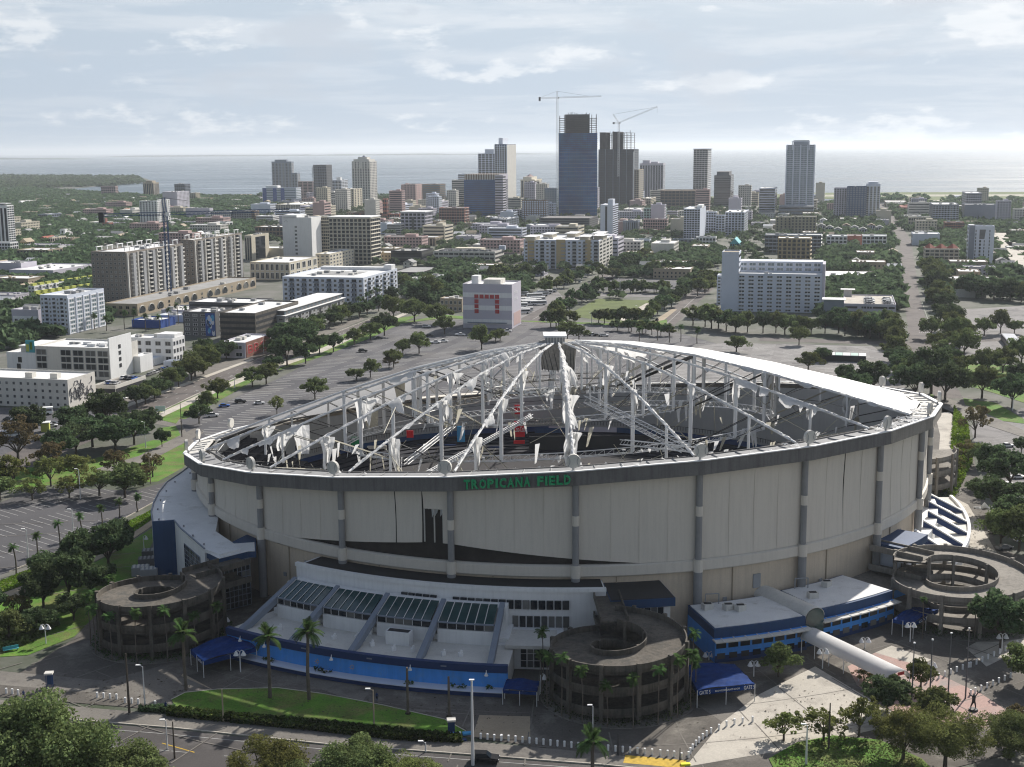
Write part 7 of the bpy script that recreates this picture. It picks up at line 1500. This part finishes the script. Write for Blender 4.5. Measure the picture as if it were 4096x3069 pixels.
# beds and hedges
def bed(name,L_,n,s,lab,m='hedgemat',zh=1.,c='d'):
    P=[gp(c,u,v) for u,v in L_]; xs=[p.x for p in P]; ys=[p.y for p in P]; pts=[]; rr=random.Random(n)
    while len(pts)<n:
        x,y=rr.uniform(min(xs),max(xs)),rr.uniform(min(ys),max(ys))
        if inpoly(x,y,P): pts.append((x,y,.15+zh*rr.random()**1.4))
    me=quads_obj(leafmesh(np.array(pts),s,n,flat=.6),name,m); o=bpy.data.objects.new(name,me); C.objects.link(o); T(o,lab,'shrubs',kind='stuff')
bed('shrub_bed',[(365,1535),(500,1548),(700,1566),(860,1583),(990,1594),(1000,1606),(860,1600),(700,1582),(500,1562),(360,1548)],9000,.5,'ragged shrub border along the road side of the long lawn','hedgemat',1.1)
bed('shrub_bed',[(365,1535),(500,1548),(700,1566),(860,1583),(990,1594),(1000,1606),(860,1600),(700,1582),(500,1562),(360,1548)],2500,.45,'yellowed shrubs mixed into the lawn border','oakyel',.9)
bed('shrub_bed',[(0,1350),(60,1320),(130,1350),(60,1390),(0,1410)],5000,.6,'low olive shrubs on the bank left of the leftmost ramp','oak',1.5)
bed('shrub_bed',[(300,1530),(380,1530),(380,1540),(300,1538)],900,.4,'clipped low hedge by the bollards at the bottom left','oakdark',.9)
bed('shrub_bed',[(2060,880),(2090,920),(2100,1000),(2060,1080),(2030,1060),(2050,1000)],5000,.6,'tangled shrubs beside the canal right of the stadium','lightgreen',1.6)
bed('grass_tufts',[(1665,1640),(1720,1607),(1800,1592),(1900,1602),(1980,1640),(1980,1700),(1700,1700)],6000,.3,'rough grass under the lower right trees','oak',.12)
bed('grass_tufts',[(0,1255),(150,1195),(260,1135),(330,1100),(330,1120),(250,1175),(100,1245),(0,1282)],6000,.35,'bright grass on the verge of the left lot','lightgreen',.08)
# leaf litter and branches on the paving (storm debris)
mb=MB(); rr=random.Random(77)
for _ in range(1500):
    k=rr.choice([0,1,2,3]); u,v=((rr.gauss(300,160),rr.gauss(1500,22)),(rr.gauss(2110,40),rr.gauss(1130,40)),(rr.gauss(1800,160),rr.gauss(1540,40)),(rr.gauss(1000,250),rr.gauss(1540,18)))[k]; p=gp('d',u,v); s=rr.uniform(.15,.5)
    mb.add([(p.x+rr.uniform(-s,s),p.y+rr.uniform(-s,s),.16+rr.uniform(0,.15)) for _ in range(3)],[(0,1,2)])
T(mb.build('leaf_litter','soil',kind='stuff'),'scattered leaves and twigs blown over the paving','debris')
# ================================================================ STREET FURNITURE AND VEHICLES
def car_proto(nm,L_,W_,Hh,paint,kind='car'):
    o=empty(nm,(0,0,-50)); prof={'car':[(-.5,.32),(-.49,.55),(-.36,.62),(.18,.62),(.45,.55),(.5,.42),(.5,.25),(-.5,.25)],'suv':[(-.5,.32),(-.5,.62),(-.3,.64),(.2,.64),(.46,.56),(.5,.42),(.5,.25),(-.5,.25)]}['suv' if kind!='car' else 'car']
    n=len(prof); mb=MB(); L2=[(L_*x,-W_/2,Hh*z) for x,z in prof]; R2=[(x,W_/2,z) for x,_,z in L2]; mb.add(L2+R2,[tuple(range(n)),tuple(range(2*n-1,n-1,-1))]+[(i,i+n,(i+1)%n+n,(i+1)%n) for i in range(n)]); mb.build('body',paint,o)
    cb={'car':[(-.36,.6),(-.24,.98),(.05,1.),(.22,.6)],'suv':[(-.47,.62),(-.44,.98),(.05,1.),(.22,.62)],'pickup':[(-.12,.62),(-.1,.98),(.12,1.),(.24,.62)]}[kind]
    mb=MB(); L2=[(L_*x,-W_*.44*(1 if z<.9 else .86),Hh*z) for x,z in cb]; R2=[(x,-y,z) for x,y,z in L2]; mb.add(L2+R2,[(3,2,1,0),(4,5,6,7),(0,1,5,4),(1,2,6,5),(2,3,7,6)]); mb.build('windows','glass',o)
    x0,x1=cb[1][0],cb[2][0]; MB().box(L_*(x0+x1)/2,0,Hh*.985,L_*(x1-x0)*1.02,W_*.76,.06).build('car_roof',paint,o)
    for x in (-.31,.31):
        for s in (-1,1): MB().tube((L_*x,s*W_*.42,.34),(L_*x,s*W_*.505,.34),.34,n=12).build('wheel','rubber',o)
    for s in (-1,1): MB().box(L_*.497,s*W_*.36,Hh*.42,.06,.3,.16).build('headlight','white',o)
    return o
CARS={}
for p_ in ('carwhite','carblack','carred','carblue','cargrey'): CARS[p_]=car_proto('car',4.6,1.85,1.48,p_); CARS['suv',p_]=car_proto('car',4.9,1.95,1.8,p_,'suv')
CARS['pickup']=car_proto('pickup_truck',5.8,2.0,1.85,'carwhite','pickup')
def car(c,u,v,rz,key,lab,grp=None,z=.03,cat='car',s=1.):
    p=gp(c,u,v,z) if not isinstance(u,Vector) else u; o=clone(CARS[key],(p.x,p.y,p.z),rz,s,lab,cat,grp); return o
RD=math.radians(-6)
car('O',1795,1615,RD,('suv','carblack'),'black car driving on the road at the bottom edge')
g=lambda a:-TH+math.pi/2+a
car('F',1525,668,-.1,('suv','carwhite'),'white van alone at the far end of the parking lot'); car('F',1550,745,.1,'carblack','dark truck under the trees at the far end of the lot'); car('F',1815,740,-.2,'pickup','white utility pickup with boom at far end of the lot',cat='truck'); car('F',1600,805,.0,'pickup','white utility truck, left of two side by side in the far lot',cat='truck'); car('F',1665,795,.0,'pickup','white utility truck right of its twin in the far lot',cat='truck')
car('F',1110,765,.1,'carblack','dark car parked under trees by the avenue verge'); car('F',975,880,.15,('suv','carblack'),'dark pickup standing alone mid lot'); car('F',80,1330,.3,'carwhite','white car with open stalls round it near the stadium rim'); car('E',1935,1030,.3,'carblue','blue and white pickup near the lot entrance'); car('E',2075,995,.35,('suv','carblack'),'black pickup beside the blue one'); car('E',1835,1115,.3,('suv','carwhite'),'white car by the lot entrance island')
car('F',2005,655,.1,'carwhite','small white cart near the far verge'); car('F',1970,740,.1,'pickup','white pickup right of the big lot tree',cat='truck'); car('K',750,95,0.,'carblack','black car left of the row behind the crown'); car('K',800,93,0.,('suv','carwhite'),'white car in the row behind the crown'); car('K',835,95,0.,'carblack','black car in the row right behind the crown'); car('K',900,98,0.,('suv','carwhite'),'white car right of the row behind the crown'); car('K',60,60,0.,'pickup','bucket truck on the grass verge beyond the crown',cat='truck')
for i in range(6): car('F',1990+i*38,598,1.4,'carwhite','white car parked in the row before the red squares building','cars before the red squares building',z=.2)
for i in range(4): car('D',1160-i*3,1410+i*11,g(0),'carwhite','white car parked on the straight street at the right','cars parked on the straight street')
for i,(u,v,k) in enumerate(((690,500,('suv','carwhite')),(985,600,'carwhite'),(1880,378,'carwhite'),(1600,610,('suv','carblack')),(1355,825,'carblack'))): car('G',u,v,g(0) if i!=1 else 0.,k,('white car on the street left of the park','white car crossing behind the park lawn','white car at the far end of the diagonal street','dark car on the street right of the park','small dark car at the near corner of the park')[i])
# cars on garage roofs
def roofcars(r,xs,ys,rz,lab,grp,keys,z=.1):
    o,w,d_,h=r
    for x in xs:
        for y in ys:
            if R_.random()<.12: continue
            a=o.location; lx,ly=w*x,d_*y; X=a.x+lx*UX+ly*VX; Y=a.y+lx*UY+ly*VY; car(None,Vector((X,Y,h+.12+z)),0,-TH+rz,R_.choice(keys),lab,grp)
def car(c,u,v,rz,key,lab,grp=None,z=.03,cat='car',s=1.):
    if isinstance(u,Vector): p=u
    elif isinstance(c,type(None)): p=u
    else: p=gp(c,u,v,z)
    return clone(CARS[key],(p.x,p.y,p.z),rz,s,lab,cat,grp)
roofcars(GAR2,(.47,.53,.83,.89),[.08+.09*i for i in range(7)],0.,'white car parked in the blocks on the low garage roof','cars on the low garage roof',['carwhite',('suv','carwhite'),'cargrey'])
roofcars(GAR1,[.1+.037*i for i in range(22)],(.1,.3),math.pi/2,'car parked on the roof of the long white garage','cars on the white garage roof',['carwhite','carwhite','carblack','cargrey'])
roofcars(POD,(.35,.45,.55,.65,.75,.85),(.2,.7),math.pi/2,'car parked on the podium deck of the modern hotel','cars on the hotel podium',['carwhite','carblack','carblue','cargrey'])
for i in range(13): 
    a,b=gp('E',1290,760),gp('E',1560,650); p=a.lerp(b,i/12); car(None,p,0,g(0)+R_.uniform(-.1,.1),R_.choice(['carwhite','carwhite','carblack','cargrey','carblue']),'car parked on the street in front of the white hotel','cars parked by the white hotel')
for i in range(12):
    p=gp('E',R_.uniform(880,1100),R_.uniform(930,1040)); car(None,p,0,R_.uniform(0,6),R_.choice(['carwhite','carred','carblack','cargrey','carred']),'car standing in the yard beside the black mural','cars beside the black mural')
for i in range(12):
    p=gp('d',20+i*9+R_.uniform(-3,3),912+R_.uniform(-14,12)); car(None,p,0,R_.uniform(0,.5),R_.choice(['carwhite','carblack','cargrey']),'car on the lot under the grey mural block','cars under the grey mural block')
for i in range(14): 
    p=gp('d',2150+R_.uniform(0,60),965+i*17); car(None,p,0,R_.uniform(0,.5),R_.choice(['carwhite','carwhite','cargrey','carblack']),'car parked on the outer lot at the right edge','cars at the right edge lot')
# coaches
bp=empty('bus',(0,0,-50)); MB().box(0,0,.5,11.5,2.5,2.6).build('body','white',bp); MB().box(0,0,1.6,10.6,2.56,.9).build('windows','glass',bp); MB().box(5.76,0,1.5,.06,2.2,1.3).build('windscreen','glass',bp)
for x in (-3.6,3.8):
    for s in (-1,1): MB().tube((x,s*1.05,.5),(x,s*1.27,.5),.5,n=10).build('wheel','rubber',bp)
CARS['bus']=bp
for i in range(6): car('G',255+i*25+i*8,690-i*16+(-30 if i>2 else 0),.25,'bus','white coach in the row beside the red squares building','coaches in the yard',cat='bus')
for (u,v) in ((165,710),(190,665),(175,610),(185,765),(210,750),(240,680),(300,625),(330,690)): car('G',u,v,.2,'bus','white coach parked in the yard by the street','coaches near the street',cat='bus')
car('E',330,1100,.3,'bus','white bus passing below the grey mural block',cat='bus',z=.04); car('E',75,1290,.35,'bus','white box truck on the avenue at the left edge',cat='truck',z=.04,s=.8)
p=gp('E',890,1020); o=empty('food_truck',(p.x,p.y,0),.1,'red box trailer beside the black mural block','truck'); MB().box(0,0,.5,6,2.4,2.6).build('body','carred',o); MB().box(0,-1.22,1.5,3,.1,1).build('hatch','offwhite',o)
for x in (-2,2): MB().tube((x,-1.2,.4),(x,1.2,.4),.4,n=10).build('axle_wheels','rubber',o)
p=gp('E',395,1240); o=empty('kiosk',(p.x,p.y,0),.2,'yellow and white kiosk between the trees on the left','kiosk'); MB().box(0,0,0,3,3,3.4).build('body','lime',o); MB().box(0,0,3.4,3.6,3.6,.3).build('kiosk_roof','white',o)
# green open shelter in far lot (white and green striped roof)
p=gp('H',610,735); o=empty('shelter',(p.x,p.y,0),-.25,'dark open shelter with striped white and green roof in the pale lot','shelter'); MB().box(0,0,0,26,8,3.).build('screen_wall','blackish',o)
for k in range(7): MB().box(-11.2+3.75*k,0,3.02,3.5,9,.25).build('roof_strip','whiteroof' if k%2==0 else 'mint',o)
# plaza lamps with twin bell shades
def lamp(c,u,v,tv,lab,grp=None,twin=True):
    p=gp(c,u,v,.1); h=ZH(p.x,p.y,Q(c,u,tv)[1]); o=empty('plaza_lamp',(p.x,p.y,.1),0,lab,'street lamp',grp); MB().tube((0,0,0),(0,0,h),.13,.1,8).build('pole','white',o)
    for s in ((-1,1) if twin else (1,)):
        MB().path([(0,0,h),(s*.45,0,h+.35),(s*.75,0,h+.1)],.06,5).build('arm','white',o); MB().tube((s*.75,0,h-.75),(s*.75,0,h+.15),.58,.14,12).build('lamp_shade','white',o)
lamp('N',2073,835,665,'white twin bell lamp right of the left gate tent'); lamp('P',1593,840,790,'white twin bell lamp behind the middle gate tent'); lamp('P',1935,965,860,'white twin bell lamp right of the middle gate tent'); lamp('R',415,905,765,'white twin bell lamp left of the white tunnel'); lamp('R',738,750,680,'white twin bell lamp right of the white tunnel'); lamp('R',1083,700,565,'white twin bell lamp in front of the right gate tent'); lamp('R',1782,780,650,'white twin bell lamp by the line of bollards at the far right'); lamp('R',855,1030,990,'white twin bell lamp among the pines below the tunnel'); lamp('R',1240,930,870,'white twin bell lamp between flagpoles')
lamp('R',1130,415,345,'single bell lamp behind the right gate tent',twin=False); lamp('N',397,590,440,'white twin bell lamp on the shaded lawn at the left'); lamp('I',1243,860,750,'white bell lamp on the lawn left of the navy end wall',twin=False); lamp('P',310,1100,960,'bell lamp beside the small gate tent',twin=False); lamp('N',1935,470,375,'bell lamp in front of the glass atrium',twin=False)
# street light poles
def pole(c,u,v,tv,lab,mm='steel',arm=1.6,grp=None,r=.13,head=True,dr=(-1,0),cat='light pole',name='light_pole'):
    p=gp(c,u,v,.05); h=ZH(p.x,p.y,Q(c,u,tv)[1]); o=empty(name,(p.x,p.y,.05),0,lab,cat,grp); MB().tube((0,0,0),(0,0,h),r*1.3,r*.7,8).build('pole',mm,o)
    if head: e=Vector((dr[0]*arm,dr[1]*arm,h+.25)); MB().tube((0,0,h-.1),e,.06,n=5).build('arm',mm,o); MB().box(e.x+dr[0]*.35,e.y,e.z-.05,.9,.4,.16).build('lamp_head','white',o)
    return o
pole('O',1700,1640,1000,'tall grey steel light pole in front of the blue wall end',arm=.2,r=.24,dr=(0,-1)); pole('O',947,1370,1070,'wooden street light pole with bright head on the lawn border',mm='tan',arm=.6); pole('O',1340,1540,1470,'street light near the bottom edge left of tall pole',arm=.5); pole('P',708,1450,1195,'slim pale light pole before the middle ramp',arm=.2,r=.1); pole('N',1115,1190,680,'dark utility pole in front of the leftmost ramp',mm='trunkmat',head=False,r=.2,name='utility_pole',cat='utility pole'); pole('N',1250,1140,790,'street light with bright head right of the utility pole',arm=.5); pole('N',1925,1265,985,'bare wooden pole at the lawn corner',mm='tan',head=False,r=.14,name='utility_pole',cat='utility pole'); pole('N',1442,1500,1260,'short street light by the road left of centre',arm=.3); pole('N',1505,1580,1265,'dark wooden pole by the road left of centre',mm='trunkmat',head=False,r=.14,name='utility_pole',cat='utility pole')
for u,v,tv in ((1095,1260,715),(1235,1210,620) if False else (1095,1260,715),(1370,1170,640),(1505,1135,605)): 
    pass
for (u,v,tv,lb) in ((1090,1260,715,'tall dark flagpole nearest the bottom trees'),(1228,1215,690,'tall dark flagpole second from the left'),(1370,1170,640,'tall dark flagpole third from the left'),(1505,1135,605,'tall dark flagpole by the line of bollards')):
    o=pole('R',u,v,tv,lb,mm='darkgrey',head=False,r=.13,name='flagpole',cat='flagpole'); h=ZH(o.location.x,o.location.y,Q('R',u,tv)[1]); MB().tube((0,0,h),(0,0,h+.25),.22,.2,8).build('finial','white',o)
pole('R',290,1640,1340,'pale light pole among the lower right trees',arm=.3,r=.16); pole('R',462,1520,1170,'dark wooden pole among the lower right trees',mm='trunkmat',head=False,r=.16,name='utility_pole',cat='utility pole'); pole('P',900,1570,1400,'black traffic signal post by the bollards',mm='blackish',head=False,r=.1,name='signal_post',cat='signal post'); pole('P',1372,1600,1510,'black post with round head by the curved bollards',mm='blackish',head=False,r=.09,name='signal_post',cat='signal post')
for u,v,tv,lb in ((250,995,690,'tall white light pole by the left lot, near one'),(640,800,520,'tall white light pole by the left lot, middle one'),(695,420,170,'tall white light pole under the stripped trees')): pole('I',u,v,tv,lb,mm='white',arm=.5,r=.14)
pole('I',1300,290,0,'thin bare pole left of the annex',mm='tan',head=False,r=.12,name='utility_pole',cat='utility pole'); pole('E',1258,1385,1165,'tall white double light pole on the left lawn',mm='white',arm=.6,r=.15); pole('E',1570,1290,1000,'dark wooden pole beside the lot entrance',mm='trunkmat',head=False,r=.16,name='utility_pole',cat='utility pole')
for (c,u,v,tv) in (('E',1255,940,790),('E',1730,990,900),('E',1640,800,665),('F',118,890,740),('F',530,770,690),('F',798,810,730),('F',1210,520,440),('F',1925,610,500),('G',1035,590,465),('G',790,850,760),('G',400,840,740),('G',1290,830,760),('F',1970,300,140),('E',2025,870,770),('G',1190,820,700),('H',1165,700,560),('H',2110,1170,1060)): pole(c,u,v,tv,'slim street light pole in the middle distance streets',arm=.8,grp='street lights in the middle distance',r=.16)
# bollards
bo=empty('bollard',(0,0,-50)); MB().tube((0,0,0),(0,0,.9),.2,.19,9).build('post','white',bo); MB().tube((0,0,.9),(0,0,1.1),.24,.2,9).build('cap','white',bo)
def bol(pts,lab,grp,c='R'):
    for u,v in pts: q=gp(c,u,v,.1); clone(bo,(q.x,q.y,.1),0,1,lab,'bollard',grp)
lin=lambda a,b,n: [(a[0]+(b[0]-a[0])*i/(n-1),a[1]+(b[1]-a[1])*i/(n-1)) for i in range(n)]
bol(lin((12,1450),(598,1512),12),'short white bollard in the straight row along the bottom road','bollards along the bottom road','P'); bol(lin((825,1530),(1160,1562),7),'short white bollard in the row right of the bright palm','bollards right of the bright palm','P'); bol([(1222,1568),(1278,1572),(1328,1578)],'short white bollard beside the yellow kerb ramp','bollards beside the yellow ramp','P')
bol([(1385,1592),(1438,1582),(1452,1552),(1470,1524),(1495,1494),(1518,1470),(1546,1444),(1576,1420),(1610,1398),(1670,1372),(1728,1346),(1788,1330),(1850,1318),(1926,1310)],'short white bollard on the curve at the edge of the pale paving','bollards on the curved edge of the pale paving','P')
bol(lin((1165,1030),(1530,895),9)+lin((1545,893),(1900,728),9),'short white bollard on the diagonal across the pink paving','bollards crossing the pink paving'); bol(lin((1430,1140),(1545,1105),2)+lin((1580,1090),(1850,975),7),'short white bollard in the lower diagonal on the pink paving','bollards in the lower diagonal')
bol([(55,1020),(107,1025),(157,1032)],'short white bollard at the bottom left edge','bollards at the bottom left','N'); bol(lin((838,1055),(1005,1070),4)+lin((1080,1100),(1192,1112),3)+[(1338,1130)],'short bollard by the hedge at the bottom left','bollards by the hedge','N'); bol(lin((1760,1440),(1915,1455),4)+[(1602,1430)],'short white bollard right of the ticket kiosk','bollards right of the kiosk','O')
# kiosks, people, bits
def kiosk(c,u,v,lab,base=None):
    p=gp(c,u,v,.1); o=empty('kiosk',(p.x,p.y,.1),.1,lab,'kiosk'); 
    for x in (-.55,.55):
        for y in (-.45,.45): MB().tube((x,y,0),(x,y,2.9),.07,n=5).build('post','navy',o)
    MB().box(0,0,2.9,1.6,1.4,.35).build('kiosk_roof','offwhite',o); MB().box(0,.4,.5,1.1,.08,2.2).build('map_board','navy2',o)
    if base: MB().box(0,0,0,1.7,1.4,.35).build('base',base,o)
kiosk('N',430,970,'blue kiosk with cream top on the plaza at the lower left'); kiosk('O',1537,1415,'open kiosk with cream top and bright blue base at the lawn end','skyblue')
def person(c,u,v,lab,shirt='navy',legs='blackish',rz=0.):
    p=gp(c,u,v,.1); o=empty('person',(p.x,p.y,.1),rz,lab,'person'); mb=MB()
    me=bpy.data.meshes.new('body'); vs=[(0,0,.9),(0,0,1.2),(0,0,1.45),(0,0,1.55),(0,.02,1.68),(.1,0,.86),(.13,.12,.48),(.12,.0,.06),(-.1,0,.86),(-.12,-.12,.48),(-.12,-.22,.07),(.2,0,1.42),(.26,-.06,1.12),(.26,.1,.9),(-.2,0,1.42),(-.26,.06,1.12),(-.26,-.08,.9)]
    ed=[(0,1),(1,2),(2,3),(3,4),(0,5),(5,6),(6,7),(0,8),(8,9),(9,10),(2,11),(11,12),(12,13),(2,14),(14,15),(15,16)]; me.from_pydata(vs,ed,[]); b=bpy.data.objects.new('body',me); C.objects.link(b); b.parent=o; sk=b.modifiers.new('s','SKIN'); 
    rad=[.13,.14,.15,.05,.1,.085,.06,.05,.085,.06,.05,.06,.045,.04,.06,.045,.04]
    for i,r in enumerate(rad): me.skin_vertices[0].data[i].radius=(r,r); me.skin_vertices[0].data[i].use_root=(i==0)
    b.modifiers.new('d','SUBSURF').levels=1; me.materials.append(M(shirt)); 
    MB().tube((0,0,1.66),(0,0,1.8),.11,.06,10).build('hair','blackish',o); MB().box(0,0,.5,.36,.26,.42).build('trousers',legs,o)
person('N',205,1065,'person in dark clothes walking past the bollards at the lower left'); person('N',1430,1165,'person in black walking along the lower sidewalk'); person('O',968,1150,'person in dark clothes on the plaza above the long lawn'); person('R',1880,775,'person in dark clothes standing by the far right lamp'); person('E',1565,1180,'person walking at the lot entrance on the left')
# bronze figure on a plinth
p=gp('R',1565,1225,.1); o=empty('statue',(p.x,p.y,.1),.3,'dark bronze figure with raised arms on a low plinth on the pink paving','statue'); me=bpy.data.meshes.new('figure')
vs=[(0,0,1.9),(0,0,2.4),(0,0,2.9),(0,0,3.1),(0,0,3.4),(.3,0,1.5),(.45,0,.9),(.5,0,.4),(-.3,0,1.5),(-.5,.1,.9),(-.3,.3,.4),(.5,0,3.0),(.8,0,3.4),(.7,0,4.),(-.5,0,3.),(-.9,0,3.3),(-1.2,0,3.8)]; ed=[(0,1),(1,2),(2,3),(3,4),(0,5),(5,6),(6,7),(0,8),(8,9),(9,10),(2,11),(11,12),(12,13),(2,14),(14,15),(15,16)]; me.from_pydata(vs,ed,[]); b=bpy.data.objects.new('figure',me); C.objects.link(b); b.parent=o; b.modifiers.new('s','SKIN')
for i,r in enumerate([.26,.28,.3,.1,.2,.17,.13,.1,.17,.13,.1,.12,.09,.08,.12,.09,.08]): me.skin_vertices[0].data[i].radius=(r,r); me.skin_vertices[0].data[i].use_root=(i==0)
b.modifiers.new('d','SUBSURF').levels=1; me.materials.append(M('blackish')); MB().tube((0,0,0),(0,0,.4),.9,.8,12).build('plinth','blackish',o)
# bits
p=gp('P',1415,1640,.1); o=MB().box(p.x,p.y,.12,1.6,.7,.3,.1).build('yellow_barrier','hivis'); T(o,'bright yellow barrier lying near the bottom edge','barrier')
p=gp('O',1655,1405,.1); T(MB().box(p.x,p.y,.12,1.6,1.,.35,.2).build('crate','cyan'),'light blue tub lying beside the kiosk','tub'); p=gp('O',1625,1455,.1); T(MB().box(p.x,p.y,.12,1.2,.8,.3,.5).build('crate','navy'),'dark blue tub lying on the sidewalk edge','tub')
p=gp('N',95,655,.1); o=empty('bench',(p.x,p.y,.1),.5,'blue green bench on the shaded lawn at the lower left','bench'); MB().box(0,0,.4,3.2,.6,.1).build('seat','teal',o); MB().box(0,.3,.5,3.2,.1,.6).build('backrest','teal',o)
for x in (-1.3,1.3): MB().box(x,0,0,.1,.5,.4).build('leg','cargrey',o)
p=gp('E',1385,1085,.1); o=empty('sign_board',(p.x,p.y,.1),.1,'white board sign on the lawn by the avenue','sign'); MB().box(0,0,.8,4,.2,2.2).build('panel','mint',o); [MB().box(x,0,0,.2,.2,.8).build('leg','white',o) for x in (-1.6,1.6)]
p=gp('M',1880,940,.1); rows=[[Vector((p.x-3+6*i/6,p.y+2*j/4,.15+(1.6 if i==3 else .5*math.sin(i+j)**2)*(1 if 0<j<4 else .2))) for i in range(7)] for j in range(5)]; T(MB().grid(rows).build('blown_tarp','cloth'),'crumpled grey white sheet blown onto the ground by the right trees','tarp')
# storage sheds near the annex and dumpsters
for i,(u,v) in enumerate(((1270,1000),(1300,930),(1215,1075),(1290,1090))):
    p=gp('I',u,v,.1); o=empty('equipment_unit',(p.x,p.y,.1),.2,('dark ribbed chiller unit beside the navy wall','upper ribbed chiller unit beside the navy wall','pale ribbed unit behind the leftmost ramp','right pale ribbed unit behind the leftmost ramp')[i],'equipment'); MB().box(0,0,0,4.2,3,2.2).build('cabinet','darkgrey' if i<2 else 'grey',o)
    for k in range(4): MB().box(-1.5+k,0,2.21,.5,2.6,.12).build('fan_slat','roofgrey' if i<2 else 'offwhite',o)
# marina masts
for k in range(26):
    p=gp('D',R_.uniform(410,555),R_.uniform(655,735),-.4); o=empty('moored_boat',(p.x,p.y,-.4),R_.uniform(0,3),'small white boat moored in the marina','boat','boats in the marina'); MB().prism([(-5,-1.6),(3,-1.6),(6,0),(3,1.6),(-5,1.6)],0,1.4).build('hull','white',o); MB().box(-.5,0,1.4,4,1.8,1.1).build('cabin','bluewhite',o)
for o in [o for o in C.objects if o.parent is None and o.location.z<-40]:
    for ch in list(o.children): bpy.data.objects.remove(ch)
    bpy.data.objects.remove(o)
# ================================================================ HAZE
hz=bpy.data.materials.new('haze'); hz.use_nodes=True; t=hz.node_tree; t.nodes.clear(); oo=N(t,'ShaderNodeOutputMaterial'); pv=N(t,'ShaderNodeVolumePrincipled',inp={'Color':(.86,.93,1.,1),'Density':4.4e-5,'Anisotropy':.3}); t.links.new(pv.outputs[0],oo.inputs['Volume']); MATS['hazemat']=hz
hb=MB(); hb.box(5000,29500,-3,110500,60900,235); hb.build('haze','hazemat',kind='stuff')
